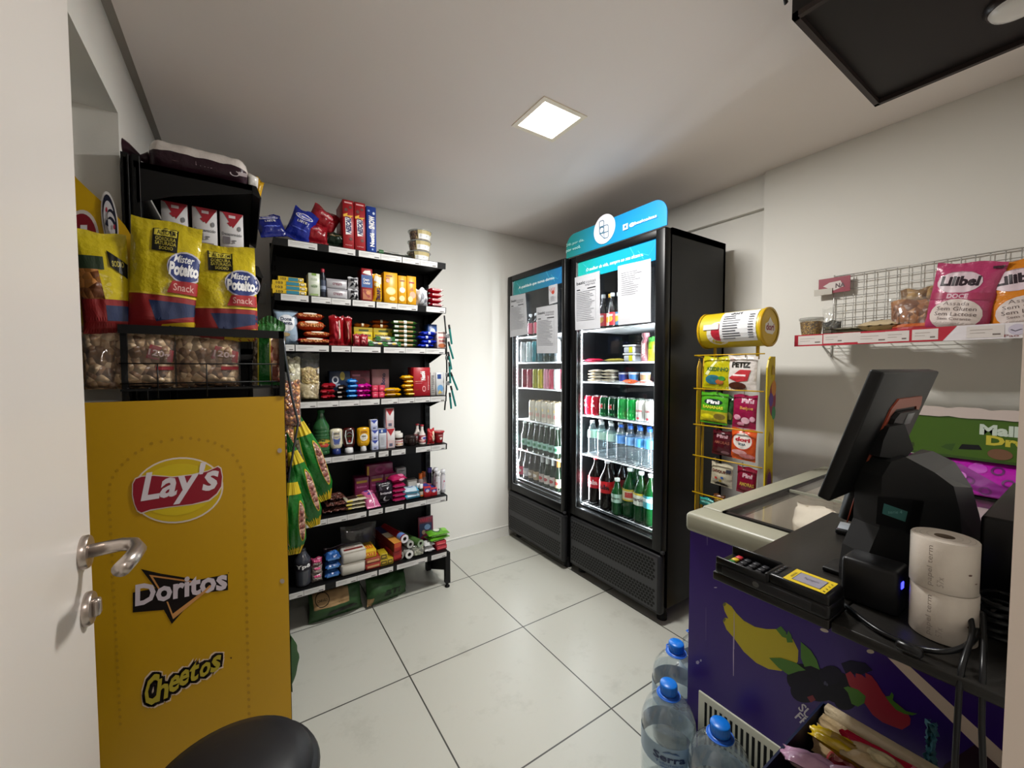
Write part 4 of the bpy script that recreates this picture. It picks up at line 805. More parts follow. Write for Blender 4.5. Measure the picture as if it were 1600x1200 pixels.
# --- sixth shelf
brn = CHUNK('#6a4038', '#3a2018', 90, '#55302a', rough=.15)
for k, (a0, a1, z, y_, lb) in enumerate(((500, 541, 0, 2.235, 'clear packet of brown beans or nuts at the bottom left pile'), (505, 538, .030, 2.235, 'clear packet of brown nuts in middle of the left pile'), (509, 536, .058, 2.25, 'clear packet of brown nuts on top of the left pile'))):
    put(flatpack('nut_packet', wid(a0, a1, y_), .10, .032, '', [], k, body=brn, wr=.008), a0, a1, 5, lb, 'packet', y=y_, d=.10, dz=z, rz=.1*k-.1)
put(flatpack('yellow_packet', wid(513, 551, 2.33), .07, .03, '#a88a14', [], 2, edge=[R(.2, .3, .8, .7, '#6a3a14')]), 513, 551, 5, 'yellow packet lying behind the brown nut packets', 'packet', y=2.36, d=.07, dz=.0)
for k in range(3):
    put(flatpack('noodle_packet', wid(536, 574), .09, .020, '#c6bfa6', [R(.1, .2, .5, .8, '#3a2420'), R(.55, .2, .9, .8, '#a08a28'), R(.12, .25, .9, .4, '#2a1c18')], k, edge=[R(0, .3, .25, .9, '#b8a428')]), 536, 574, 5, 'white and dark flat packet, %s of three beside the pink pack' % ('bottom', 'middle', 'top')[k], 'packet', 'flat noodle packets', d=.09, dz=k*.0205, rz=-.1+.06*k)
pk = '#6a1040'
pad = [R(.12, .76, .88, .86, '#a8842c'), T('Intimus', .15, .55, .85, .64, '#a85a88', .02), E(.5, .2, .3, .12, '#7e2a56')]
for a0, a1, z, y_, lb, h in ((550, 573, .03, 2.30, 'dark pink carton, left of the row of three at back', .125), (574, 597, .03, 2.30, 'dark pink carton, middle of the row of three', .125), (597, 617, .03, 2.30, 'dark pink carton, right of the row of three', .125)):
    put(carton('pads_box', wid(a0, a1, y_)*.97, .08, h, pk, pad), a0, a1, 5, lb, 'carton', y=y_, d=.08, dz=z)
put(carton('pads_box', wid(570, 611, 2.30), .08, .062, pk, [R(0, .1, .08, .9, '#a8842c'), Ring(.5, .5, .2, .32, .5, '#7e2a56')]), 570, 611, 5, 'dark pink carton lying across the top of the three', 'carton', y=2.30, d=.08, dz=.156)
bs = MB(); bs.box(-.115, .115, -.045, .045, 0, .0285, M('#3a1028', .6)); ob = bs.build('low_carton'); place(ob, (gxc(572, 594, 2.30)[0], 2.345, SZ[5]+.001)); tag(ob, 'flat dark carton beneath the row of dark pink cartons', 'carton tray')
pp = packet('pink_pack', wid(566, 589, 2.2), .15, .05, '#b85a84', [E(.4, .75, .2, .06, '#4a3a90'), E(.5, .55, .2, .05, '#4a3a90'), PG([(.55, .05), (.6, .05), (.6, .8), (.5, .8)], '#e8c8d8')], seed=3, shape=.3); x, _ = gxc(566, 589, 2.22)
place(pp, (x+.008, 2.215, SZ[5]+.005), (-1.05, 0, .14)); tag(pp, 'pink soft pack tilted forward over the price strip of sixth shelf', 'soft pack')
put(packet('black_pack', wid(585, 613), .125, .06, '#17101a', [T('Intimus', .18, .50, .85, .60, '#c8c0c8', .03), E(.55, .28, .2, .13, '#b8b4bc'), E(.62, .32, .17, .11, '#17101a'), PG([(.55, .75), (.7, .8), (.6, .68)], '#d8d4dc'), PG([(.1, .65), (.2, .9), (.3, .7)], '#3a3040'), R(.2, .05, .6, .14, '#5a5060')], seed=7, shape=.35), 586, 613, 5, 'black soft pack with crescent moon on the sixth shelf', 'soft pack', y=2.228, d=.06)
for k in range(4): put(flatpack('magenta_pack', wid(611, 632), .075, .0255, '#98184a', [], k, edge=[R(.1, .3, .9, .5, '#c85a88')], shape=.25), 611, 632, 5, 'magenta soft pack, %s in the stack right of the black pack' % ('bottom one', 'second up', 'third up', 'fourth up')[k], 'soft pack', 'magenta packs', d=.075, dz=k*.026)
put(flatpack('magenta_pack', wid(607, 633), .08, .045, '#a01c50', [E(.7, .3, .2, .15, '#c86a90')], 9, edge=[E(.6, .5, .2, .2, '#d88aa8')], shape=.3), 607, 633, 5, 'larger magenta pack turned askew on top of the magenta stack', 'soft pack', d=.08, dz=.105, rz=.25)
put(carton('grey_box', wid(617, 632, 2.32), .05, .07, '#8a8688', [E(.5, .35, .35, .12, '#2a2a2e'), T('veja', .15, .7, .85, .85, '#2a2a2e', .02)]), 617, 632, 5, 'small grey box with dark oval picture at back', 'box', y=2.33, d=.05, dz=.10)
put(carton('grey_box', wid(634, 650, 2.31), .05, .095, '#6a645e', [R(.1, .5, .9, .9, '#b0aca6'), R(.2, .1, .8, .4, '#8a857e')]), 634, 650, 5, 'brown-grey box with pale label at the back of the sixth shelf', 'box', y=2.31, d=.05)
bs = MB(); bs.box(-.03, .03, -.03, .03, 0, .099, M('#2a2426', .6)); ob = bs.build('low_carton'); place(ob, (gxc(617, 632, 2.33)[0], 2.358, SZ[5]+.001)); tag(ob, 'dark small carton supporting the small grey box with oval picture', 'carton')
for k, (a0, a1, z, rz) in enumerate(((630, 655, 0, .1), (629, 654, .03, -.15))):
    put(flatpack('wipes_pack', wid(a0, a1), .09, .034, '#b8ccd8', [E(.5, .5, .2, .16, '#2a4a80'), E(.5, .5, .12, .08, '#d0d8e4'), R(0, 0, .12, 1, '#3a9ac0'), R(.88, 0, 1, 1, '#3a9ac0')], k, shape=.3, edge=[R(0, .1, 1, .4, '#4aa4c4')]), a0, a1, 5, 'white and aqua wipes pack, %s one' % ('lower', 'upper')[k], 'wipes pack', 'wipes packs', d=.09, dz=z, rz=rz)
put(packet('wipes_pack', wid(632, 648), .07, .03, '#a8c4d4', [R(0, .7, 1, 1, '#3a9ac0')], seed=3), 632, 648, 5, 'aqua and white wipes pack standing upright behind the lying ones', 'wipes pack', y=2.335, d=.03, dz=.0)
for k, (a0, a1) in enumerate(((652, 661), (657, 666))):
    put(bottle('bleach_bottle', .125, .017, M('#8a7c78', .35), '#c05a14', '#a89a94', (.2, .5), [Ring(.5, .5, .3, .4, .6, '#6a4a44')], neck=.009, caph=.035), a0, a1, 5, 'greyish bottle with orange cap at back, %s one' % ('left', 'right')[k], 'bottle', 'orange-capped bottles', y=2.30+.03*k, d=.034)
for k, (a0, a1) in enumerate(((649, 656), (653, 661))):
    put(bottle('drops_bottle', .078+.0*k, .0125, M('#16281c', .3), '#dcdcdc', '#b8b0a0', (.12, .5), [R(0, 0, 1, .3, '#c8641c')], neck=.008, caph=.03), a0, a1, 5, 'small dark green bottle with white nozzle, %s one' % ('left', 'right')[k], 'bottle', 'white-nozzled bottles', y=2.262-.022*k, d=.03)
for k, (a0, a1, h) in enumerate(((661, 672, .062), (672, 682, .048))):
    put(carton('toothpaste_box', wid(a0, a1, 2.23), .12, h, '#a81c24', [R(.1, .55, .9, .85, '#2a3a8a'), E(.5, .6, .25, .15, '#c8b8c8')], top=[R(.1, .1, .9, .6, '#2a3a8a'), R(.1, .65, .9, .9, '#c06a6a')]), a0, a1, 5, 'small red and blue box pointing backwards, %s one' % ('left', 'right')[k], 'box', 'small red and blue boxes', y=2.235, d=.12, rz=-.05)
for k, (a0, a1, h, y_, c, cp) in enumerate(((667, 675, .145, 2.33, '#1c2440', '#5a50a8'), (674, 683, .135, 2.30, '#15171e', '#17181c'))):
    put(bottle('deodorant_can', h, .014, M(c, .3, .3), cp, neck=.011, shoulder=.7, caph=.03), a0, a1, 5, ('dark blue spray can with violet cap behind the white sprays', 'black spray can with black cap behind the white sprays')[k], 'spray can', y=y_, d=.03)
for k, (a0, a1, y_) in enumerate(((676, 685, 2.27), (679, 688, 2.232), (687, 697, 2.25))):
    put(bottle('deodorant_can', .142 if k else .152, .0145, M('#c9c8cc', .25, .4), '#d0d0d4', '#cfcdd2', (.15, .75), [PG([(.1, 0), (.5, 0), (.3, .7), (.1, .6)], '#b8788c'), R(.4, .1, .6, .2, '#4a4a50')] if k < 2 else [PG([(.3, .1), (.7, .3), (.4, .45)], '#b8486a'), PG([(.4, .5), (.7, .55), (.5, .7)], '#b8486a')], neck=.011, shoulder=.72, caph=.02), a0, a1, 5, ('white spray can behind the front one at the right end', 'white and pink spray can standing foremost at right end', 'white spray can with pink chevrons, rightmost of sixth shelf')[k], 'spray can', y=y_, d=.03)
# --- bottom shelf
put(bottle('detergent_bottle', .185, .037, M('#3a3c44', .12, coat=.4), '#2a2a2e', '#26242c', (.45, .66), [T('Ypê', .12, .2, .85, .85, W8, .04)], neck=.012, shoulder=.68), 455, 477, 6, 'dark grey detergent bottle with white lettering at left of bottom shelf', 'bottle', y=2.23, d=.07)
for k in range(3): put(packet('sachet', wid(479, 497), .045, .035, '#8a7c78' if k < 2 else '#983058', [R(.1, .2, .9, .5, '#b0a49c'), R(.2, .6, .8, .8, '#c84a78')], seed=k, wr=.005), 479, 497, 6, 'small grey and pink sachet, %s of its stack' % ('bottom', 'middle', 'top')[k], 'sachet', 'grey and pink sachets', d=.035, dz=k*.040)
for k in range(3): put(flatpack('blue_pack', wid(500, 525), .08, .043, '#24508e', [E(.5, .4, .3, .2, '#3a70b8')], k, edge=[R(.1, .3, .9, .6, '#4a80c0')], wr=.008), 500+k, 525+k, 6, 'blue plastic-wrapped pack, %s of three stacked' % ('bottom', 'middle', 'top')[k], 'pack', 'blue wrapped packs', y=2.23, d=.08, dz=k*.0435)
for k in range(2): put(carton('napkin_pack', wid(527, 565), .11, .062, '#cdc8be', [R(0, .9, 1, 1, '#b8b0a4')], top=[R(.1, .2, .9, .4, '#7a2a28'), R(.2, .5, .6, .6, '#a88a80')], r=.008, rough=.3), 527+2*k, 565+2*k, 6, 'white wrapped napkin pack, %s one' % ('lower', 'upper')[k], 'napkin pack', 'napkin packs', y=2.225, d=.11, dz=k*.063)
put(flatpack('yellow_green_bag', wid(512, 560, 2.3), .10, .05, '#9aa02c', [E(.72, .5, .14, .12, '#2a5a24')], 5, edge=[E(.72, .6, .14, .3, '#2a5a24')], wr=.008), 512, 558, 6, 'yellow-green bag lying behind the napkin packs', 'bag', y=2.345, d=.10, dz=.03)
put(packet('dark_bag', wid(500, 545, 2.4), .085, .05, '#33202c', [T('RENO', .15, .4, .8, .65, '#8a7480', .03)], seed=2, wr=.006), 500, 543, 6, 'dark purple bag with faint letters at back of bottom shelf', 'bag', y=2.42, d=.05, dz=.0)
put(snackbag('clear_plastic_bag', .20, .19, .10, M('#2a2a2c', .3), .12, seed=8), 535, 578, 6, 'clear crumpled plastic bag of cups at the back of bottom shelf', 'plastic bag', y=2.40, d=.05)
mt = [R(.1, .25, .9, .75, '#c8281c'), T('MATE', .15, .3, .85, .7, '#e8c83a', .04)]
for k, (a0, a1, z, c, y_) in enumerate(((566, 590, 0, '#9a2a24', 2.228), (566, 590, .03, '#8e3a2a', 2.228), (558, 583, .062, '#d0a81c', 2.235))):
    put(carton('tea_box', wid(a0, a1), .12, .030 if k < 2 else .04, c, [R(.1, .3, .9, .7, '#c89a6a')] if k < 2 else mt, top=mt), a0, a1, 6, ('dark red tea box at the bottom of the small stack', 'brown-red tea box in the middle of the small stack', 'yellow tea box with red writing on top of small stack')[k], 'tea box', y=y_, d=.12, dz=z)
for k, (a0, a1, z) in enumerate(((589, 601, 0), (589, 601, .035), (600, 610, .0))):
    put(carton('yellow_box', wid(a0, a1), .07, .034, '#a8901c', [R(.15, .2, .85, .8, '#3a3014'), R(.25, .35, .75, .65, '#b89a2a')]), a0, a1, 6, ('small yellow and black box, lower left', 'small yellow and black box on top of its twin', 'small yellow and black box next to the long orange box')[k], 'box', y=2.228, d=.07, dz=z)
def longbox(col, decs, w, h, L): return carton('long_box', w, L, h, col, decs, top=[R(0, 0, 1, .35, '#c88a3a'), R(0, .35, 1, .6, '#d8c8b0'), R(0, .6, 1, 1, '#2a2a50')], side=[R(0, 0, 1, 1, '#7a1c1c')], left=[R(0, 0, 1, 1, '#6a1a1a')])
o = longbox('#a82218', [R(.05, .5, .95, .95, '#b84a20')], .045, .05, .26); place(o, (gxc(604, 619)[0]-.005, 2.36, SZ[6]+.07), (.06, 0, .17)); tag(o, 'long orange and blue film box pointing back, raised on another', 'long box')
o = carton('long_box', .055, .24, .066, '#7a1418', [R(.1, .2, .9, .8, '#a82a2a')], top=[R(0, 0, 1, 1, '#8a2420')]); place(o, (gxc(604, 619)[0], 2.365, SZ[6]+.001), (0, 0, .17)); tag(o, 'long dark red box pointing back, under the film box', 'long box')
def roll(name, r, L, col, cc='#c8c8c8', band=None):
    b = MB(); b.lathe([(r, -L/2), (r, L/2)], M(col, .2), 20, (0, 0, r), 'y', caps=False)
    b.lathe([(r*.45, -L/2-.001), (r, -L/2-.001)], M(cc, .4), 20, (0, 0, r), 'y', caps=False); b.lathe([(r*.45, L/2), (r, L/2)], M(cc, .4), 20, (0, 0, r), 'y', caps=False); b.lathe([(r*.45, -L/2), (r*.45, L/2)], M('#4a4644', .6), 16, (0, 0, r), 'y', caps=False)
    if band: b.lathe([(r*1.01, -L/2+.01), (r*1.01, -L/2+.05)], M(band, .3), 20, (0, 0, r), 'y', caps=False)
    return b.build(name)
for k, (px, z, y_, r, L, c, cc, bd, lb, rz) in enumerate((
  (622, .095, 2.36, .024, .24, '#8a1c24', '#d0ccd0', '#6a8ac8', 'red foil roll with pale blue band pointing outwards, topmost', .2),
  (632, .052, 2.37, .022, .24, '#8e9088', '#a8a8a2', None, 'silver-grey foil roll, upper one beside the red roll', .2),
  (618, .0, 2.36, .022, .22, '#7a7c70', '#9a9a92', '#b8a030', 'silver foil roll with yellow band on the bottom shelf', .15),
  (632, .0, 2.355, .024, .24, '#a8a8a4', '#dcdcd8', None, 'white-ended clear plastic roll lying foremost on bottom shelf', .1),
  (645, .045, 2.362, .022, .24, '#4a6a38', '#8a9a80', None, 'green clear roll lying towards the back right', .3),
  (655, .0, 2.39, .022, .20, '#8c8c84', '#a4a49c', None, 'dull clear roll lying behind the soap bars', .35))):
    o = roll('foil_roll', r, L, c, cc, bd); place(o, (gxc(px-5, px+5)[0]+.0, y_, SZ[6]+.001+z), (0, 0, rz)); tag(o, lb, 'roll')
put(snackbag('bulb_packet', wid(642, 664), .06, .05, CHUNK('#b8b4a0', '#5a5c50', 60, '#7a8268'), .9, seed=3), 640, 662, 6, 'clear packet with greenish pieces before the rolls, bottom shelf', 'packet', y=2.23, d=.05)
for k in range(2): put(flatpack('soap_bar', wid(661, 677), .07, .030, '#c9c8c8', [], k, shape=.25, edge=[R(.3, .3, .7, .6, '#a8a8aa')]), 661, 677, 6, 'white wrapped soap bar, %s of two' % ('lower', 'upper')[k], 'soap bar', 'soap bars', y=2.235, d=.07, dz=k*.031)
for k in range(2): put(carton('red_small_box', wid(680, 696), .07, .026, '#a82030', [R(.1, .3, .9, .7, '#d85a60')], top=[R(.1, .1, .9, .9, '#8a1c28')]), 680-k, 696-k, 6, 'small red box under the green wipes, %s' % ('lower', 'upper')[k], 'box', 'small red boxes', y=2.235, d=.07, dz=k*.027)
for k in range(2): put(flatpack('green_wipes', wid(668, 700), .09, .028, '#5a9a28', [E(.45, .5, .2, .3, '#2a5a24'), E(.45, .5, .15, .22, '#d8e0d0'), R(.7, .2, .95, .8, '#78b83a')], k, edge=[R(.1, .2, .9, .4, '#a8d87a')]), 668, 702, 6, 'bright green wipes pack, %s of two at the right end' % ('lower', 'upper')[k], 'wipes pack', 'green wipes packs', y=2.232, d=.09, dz=.056+k*.027, rz=.12-.2*k)
mg = carton('comic_book', .10, .012, .145, '#6a1c34', [T('VARIETY', .08, .78, .92, .95, '#c83850', .05), R(.08, .1, .9, .72, '#3a4468'), PG([(.1, .1), (.9, .1), (.6, .5), (.4, .3)], '#8a2a3a'), E(.6, .55, .2, .12, '#8ab0d8'), E(.35, .35, .12, .1, '#c8a888')]); put(mg, 648, 677, 6, 'purple and red comic magazine standing at back right of bottom shelf', 'magazine', y=2.42, d=.012); mg.rotation_euler = (-.12, .04, 0)
# charcoal bags below
def charcoal(w, h, d, seed, txt, lb, loc, rot):
    kr = M('#9a7c54', .75, bump=.4, bscale=14); o = packet('charcoal_bag', w, h, d, '#22421e', [PG([(.06, .42), (.72, .42), (.72, .94), (.06, .94)], kr) if seed == 1 else R(.0, .0, .15, .2, kr), Ring(.22, .68, .13, .22, .88, '#2a2418'), T('CARVÃO', .13, .62, .31, .72, '#2a2418', .02), PG([(.3, .12), (.9, .22), (.8, .32), (.35, .26)], '#15180f')] if seed == 1 else [T(txt, .35, .2, .75, .42, '#12200f', .05), R(0, 0, .1, .25, kr)], seed=seed, wr=.012, body=M('#24481f', .6, bump=.5, bscale=14), shape=.35)
    return tag(place(o, loc, rot), lb, 'charcoal bag')
charcoal(.27, .165, .13, 1, '', 'green and kraft charcoal bag standing under the gondola, left one', (.385, 2.29, .004), (-.22, 0, .03))
charcoal(.25, .15, .12, 2, 'BTI', 'green crumpled charcoal bag under the gondola, right one', (.655, 2.285, .004), (-.30, .10, .25))
charcoal(.20, .24, .10, 3, 'TI', 'green charcoal bag on the floor behind the yellow stand', (.10, 1.93, .003), (0, 0, -1.2))
# hanging black strip with teal pens at the right end
hs = tag(empty('hang_strip', (1.006, 2.228, 1.08)), 'black hanging strip with clips at the right end of the gondola', 'hanging strip')
b = MB(); b.tube([(-.012, -.004, .56), (-.002, -.006, .45), (.0, -.008, .25), (-.004, -.008, .12), (-.016, -.008, .0)], .0045, black); b.build('strip', hs)
for k, z in enumerate((.44, .31, .21, .16)):
    b = MB(); b.rbox(-.010, .014, -.02, -.008, z-.012, z+.012, M('#8a8c8e', .35, .6), .003); b.build('clip', hs)
for k, (x, z, t, L) in enumerate(((.010, .50, .15, .11), (.004, .40, .3, .10), (.0, .34, .2, .10), (.004, .28, .05, .12), (.012, .22, .4, .11), (.010, .14, .25, .12), (.0, .10, .1, .09))):
    b = MB(); b.lathe([(.0055, -L), (.006, -L+.01), (.006, 0)], M('#12706a', .3), 12); b.lathe([(.0062, -.02), (.0062, .004), (.003, .006)], M('#16181a', .4), 12); o = b.build('teal_brush'); place(o, (1.006+x, 2.205-.004*k, 1.08+z), (0, -t, 0)); tag(o, 'teal slim brush hanging on the strip, %s from the top' % ORD[k], 'brush', 'teal brushes on the strip')

# ================================================================== GOODS AT THE LEFT
XZ = lambda px, py, Y: at(px, py, Y=Y)
# three milk cartons on the black rack
fac = [PG([(0, 1), (1, 1), (.55, .72), (.15, .98)], '#a01c2c'), PG([(.3, .80), (1, .98), (.45, .74)], '#a01c2c'), R(.38, .90, .66, .95, '#d8c8cc'), T('Desaparecido', .08, .56, .92, .63, '#3a3a3e', .01), E(.82, .72, .07, .045, '#8a8a8e'), R(.12, .42, .42, .55, '#6a6468'), R(.5, .48, .68, .50, '#6a6a6e'), R(.5, .44, .62, .46, '#6a6a6e'), R(.16, .06, .84, .38, '#8a7c74')]
def face(sk, hr): return fac+[E(.50, .25, .21, .12, hr), E(.50, .20, .16, .115, sk), R(.3, .06, .7, .09, '#55504e'), E(.43, .21, .03, .008, '#3a2a24', n=8), E(.57, .21, .03, .008, '#3a2a24', n=8), E(.50, .145, .05, .008, '#8a5a50', n=8), PG([(.485, .17), (.515, .17), (.50, .20)], '#a88070')]
for k, (px, sk, hr, lb) in enumerate(((272, '#a08878', '#2a2422', 'left milk carton of three on black rack, mostly behind the tall snack bag'), (319, '#5a4438', '#181414', 'middle milk carton of three on the black rack'), (361, '#c8a898', '#7a6a5c', 'right milk carton of three with clearly visible portrait print'))):
    p = XZ(px, 380, 1.80); o = carton('milk_carton', .071, .071, .195, '#cfcccd', face(sk, hr), [R(0, 0, 1, 1, '#b8b4b6'), R(0, .75, 1, 1, '#8e1c2c')]); place(o, (p.x+.002, 1.84+.004*k, 1.7005), (0, 0, .04)); tag(o, lb, 'milk carton')
# bread loaf bag and small packet on top of the rack
bz = 1.9855
b = MB(); wm = M('#cfc6c0', .25, .0, .5, 30); pur = M('#2c1620', .3, .0, .4, 30)
def LS(x0, x1, rz, lo):
    def S(u, v, o):
        x = x0+(x1-x0)*u; e = min(1, 4*u*(1-u)*3)**.4; a = 2*PI*v; n_ = .004*noise.noise(Vector((u*9, v*7, 2)))
        return Vector((x, math.cos(a)*.062*e*(1+n_*10)+0, .055+math.sin(a)*(.054)*e*(1+n_*8)+n_+(.008 if v < .5 else 0)*e))
    return S
b.surf(LS(-.25, .04, 0, 0), 26, 12, pur, v0=.48, v1=1.04); b.surf(LS(-.25, .04, 0, 0), 26, 12, wm, v0=.04, v1=.48)
b.tube([(-.245, -.01, .05), (-.268, -.012, .048), (-.30, -.02, .062), (-.345, -.02, .085)], [.022, .009, .022, .03], pur, 10)
SB = lambda u, v, o: Vector((-.25+.29*u, -.0585-o, .03+.045*v))
b.decals(SB, [E(.27, .6, .10, .32, '#8a6a6a'), E(.27, .6, .085, .22, '#3a202a'), T('100%', .46, .3, .62, .6, '#a89098', .0), Ring(.84, .3, .05, .22, .75, '#c8bcc0'), R(.88, .2, .97, .5, '#c8bcc0')], .002)
b.tube([(.035, 0, .05), (.055, 0, .05), (.06, 0, .03)], [.03, .022, .006], M('#ddd8d2', .2, 0, .4, 30), 10)
tag(place(b.build('bread_loaf'), (-.005, 1.845, bz)), 'purple and clear bread bag with twisted end on top of the black rack', 'bread bag')
o = flatpack('yellow_bag', .17, .09, .05, '#d0a010', [], 5, edge=[R(0, 0, .45, 1, '#a8281c')], wr=.01); place(o, (-.05, 1.955, bz+.07), (0, .1, 0)); tag(o, 'red and yellow packet lying highest on the bread', 'packet')
o = snackbag('bread_bag', .27, .11, .075, CHUNK('#8a5030', '#5a3020', 30), .8, seed=5); place(o, (-.10, 1.955, bz), (0, 0, 0)); tag(o, 'clear bag with brown loaf behind the purple bread bag', 'bread bag')
o = packet('yellow_bag', .06, .13, .03, '#c89a14', [], seed=3, wr=.01); place(o, (.035, 2.0, bz-.02-.0+.021), (0, .2, 0)); tag(o, 'small yellow bag at the right corner of the rack top', 'packet')
# potato snack bags
def poteito(seed):
    blue_ = '#1c2e6e'
    d = [R(.0, .0, 1, .33, '#8a1a1c'), PG([(.30, .28), (1, .28), (1, .18), (.42, .10)], '#1a2a52'), PG([(.45, .0), (1, .0), (1, .13), (.50, .08)], '#c8a81c'), T('Salgadinho', .60, .02, .95, .075, '#2a2410', .0),
         R(.0, .33, 1, .345, '#d8c030'), R(.30, .72, .66, .93, '#171610'), R(.32, .86, .64, .92, '#c8b840'), T('ALTO EM', .36, .87, .62, .91, '#171610', .02), T('GORDURA', .34, .815, .63, .85, '#b8a840', .02), T('SATURADA', .34, .775, .64, .81, '#b8a840', .02), T('SODIO', .40, .735, .6, .765, '#b8a840', .02),
         E(.80, .60, .27, .145, '#b8b4c0'), E(.80, .60, .25, .13, blue_), T('Mister', .62, .64, .92, .71, W8, .02, .3), T('Poteito', .56, .52, .99, .64, W8, .05, .1), PG([(.55, .36), (1, .36), (1, .48), (.62, .47)], '#a01c20'), T('Snack', .64, .385, .94, .45, '#d8a8a0', .01)]
    return d
for k, (px0, px1, py0, py1, y_, rz, ry, lb) in enumerate(((130, 206, 372, 514, 1.672, .25, -.05, 'yellow and red potato snack bag at left, partly behind the door'), (196, 302, 354, 514, 1.668, .02, .06, 'yellow and red potato snack bag in the middle, tallest of three'), (300, 402, 393, 526, 1.672, -.06, -.03, 'yellow and red potato snack bag at right above the basket rail'))):
    a, c = XZ(px0, py1, y_), XZ(px1, py0, y_)
    o = packet('snack_bag', (c.x-a.x)*1.02, c.z-a.z+.02, .07, '#cdb71c', poteito(k) if k else [R(0, 0, 1, .33, '#8a1a1c'), R(.45, .12, 1, .27, '#1a2a52'), PG([(0, .33), (.45, .33), (.35, .75), (0, .75)], CHUNK('#b8783a', '#6a3a1c', 40)), R(0, .62, .5, .75, '#2a3a24'), PG([(.58, .82), (.98, .70), (.95, .55), (.62, .66)], '#171610'), T('SODIO', .66, .66, .9, .72, '#b8a840', .02)], seed=k*3, wr=.004, stand=True, shape=.5, cr=.07)
    place(o, ((a.x+c.x)/2, y_+.008, a.z-.012), (-.03, ry, rz)); tag(o, lb, 'snack bag', 'potato snack bags above the basket')
ring = CHUNK('#e0c098', '#8a6444', 44, '#c09a70', rough=.35, dist=.03)
for k, (px0, px1, lb) in enumerate(((128, 186, 'clear bag of curled snacks at left in the basket'), (172, 276, 'clear bag of curled snacks with red 120g badge, middle of basket'), (272, 376, 'clear bag of curled snacks with red 120g badge, right in the basket'))):
    y_ = 1.682; a, c = XZ(px0, 603, y_), XZ(px1, 520, y_)
    o = snackbag('curl_bag', c.x-a.x, .19, .07, ring, .97, [PG([(.55, .5), (.95, .42), (.97, .62), (.62, .72)], '#8c1c26'), TQ('120g', (.58, .52), (.32, -.06), (.02, .13), '#e0c8c8', .03), R(.7, .3, .97, .36, '#8c1c26')] if k else [], seed=k); place(o, ((a.x+c.x)/2, y_, 1.2685)); tag(o, lb, 'snack bag')
gb = [R(0, 0, .18, 1, CHUNK('#8a8070', '#4a4030', 60)), R(.18, 0, .22, 1, '#b8a828'), R(.62, .05, 1, .8, CHUNK('#c8a080', '#7a3a2a', 40)), R(.58, .05, .62, .8, '#b8a828'), E(.6, .9, .5, .16, '#1e5a20')]
o = packet('green_bag', .095, .23, .06, '#1e5a24', gb, seed=3, wr=.005); place(o, (.070, 1.685, 1.27), (0, .02, -.1)); tag(o, 'green and clear snack bag at the right end of basket', 'snack bag')
# hanging strip and bags at the front of the yellow stand
st = MB(); q = [XZ(441, 512, 1.70), XZ(446, 560, 1.70), XZ(456, 620, 1.70), XZ(466, 660, 1.70), XZ(452, 740, 1.70), XZ(447, 800, 1.70)]; o0 = q[0].copy()
st.tube([p-o0 for p in q], .004, M('#4a4e54', .3, .5), 8); tag(st.build('hanging_strip', None, o0), 'grey hanging strip at the right edge of the yellow stand', 'hanging strip')
gsn = lambda s: [R(0, .0, 1, .10, '#c8a818'), R(0, .72, 1, .86, '#c8b018'), E(.5, 1.0, .5, .12, '#145a20'), R(.08, .12, .26, .70, '#8a8474'), R(.05, .10, .07, .72, '#c8b018'), R(.27, .10, .29, .72, '#c8b018'), E(.86, .40, .13, .24, CHUNK('#b89080', '#7a4038', 70)), Ring(.86, .40, .14, .25, .93, '#c8b018')]+LINES(.10, .15, .24, .68, 14, '#5a5648', s)
def taper(o, L):
    me = o.data
    for v in me.vertices:
        t = v.co.z/L; s = min(1, .16+(1-t)*1.9, .45+max(t, 0)*3.2); v.co.x *= s; v.co.y *= max(s, .4)
for k, (top, bot, w, y_, lb) in enumerate((((459, 640), (508, 782), .100, 1.800, 'green snack bag hanging highest and furthest right'), ((451, 686), (492, 822), .085, 1.750, 'green snack bag hanging in the middle of three'), ((456, 735), (460, 866), .085, 1.698, 'green snack bag hanging lowest, next to yellow panel'))):
    a, c = XZ(*top, y_), XZ(*bot, y_); L = (a-c).length; ang = math.atan2(a.x-c.x, a.z-c.z)
    o = packet('green_bag', w, L, .05, '#176a22', gsn(k), seed=k+5, wr=.006, cr=.10); taper(o, L); place(o, (c.x, y_, c.z), (0, ang, -.1)); tag(o, lb, 'snack bag')
ors = CHUNK('#d89850', '#6a2c14', 75, '#a0501c', rough=.2)
for k, (px, py0, py1, w, lb) in enumerate(((455, 590, 668, .075, 'clear orange snack bag hanging beside stand, uppermost'), (446, 650, 740, .07, 'clear orange snack bag hanging beside stand, in the middle'), (445, 735, 800, .06, 'clear orange snack bag hanging beside stand, lowest'))):
    a, c = XZ(px, py0, 1.78), XZ(px, py1, 1.78)
    o = snackbag('orange_snack_bag', w, a.z-c.z+.02, .035, ors, .85, seed=k); place(o, (c.x, 1.785, c.z), (0, 0, .1)); tag(o, lb, 'snack bag')

# ================================================================== DRINKS IN THE FRIDGES
RZ = -PI/2
def fy(px, X=1.85): return at(px, 600, X=X).y
def pf(o, x, y, z, label, cat, group=None): o.location = (x, y, z+.0012); o.rotation_euler = (0, 0, RZ); return tag(o, label, cat, group)
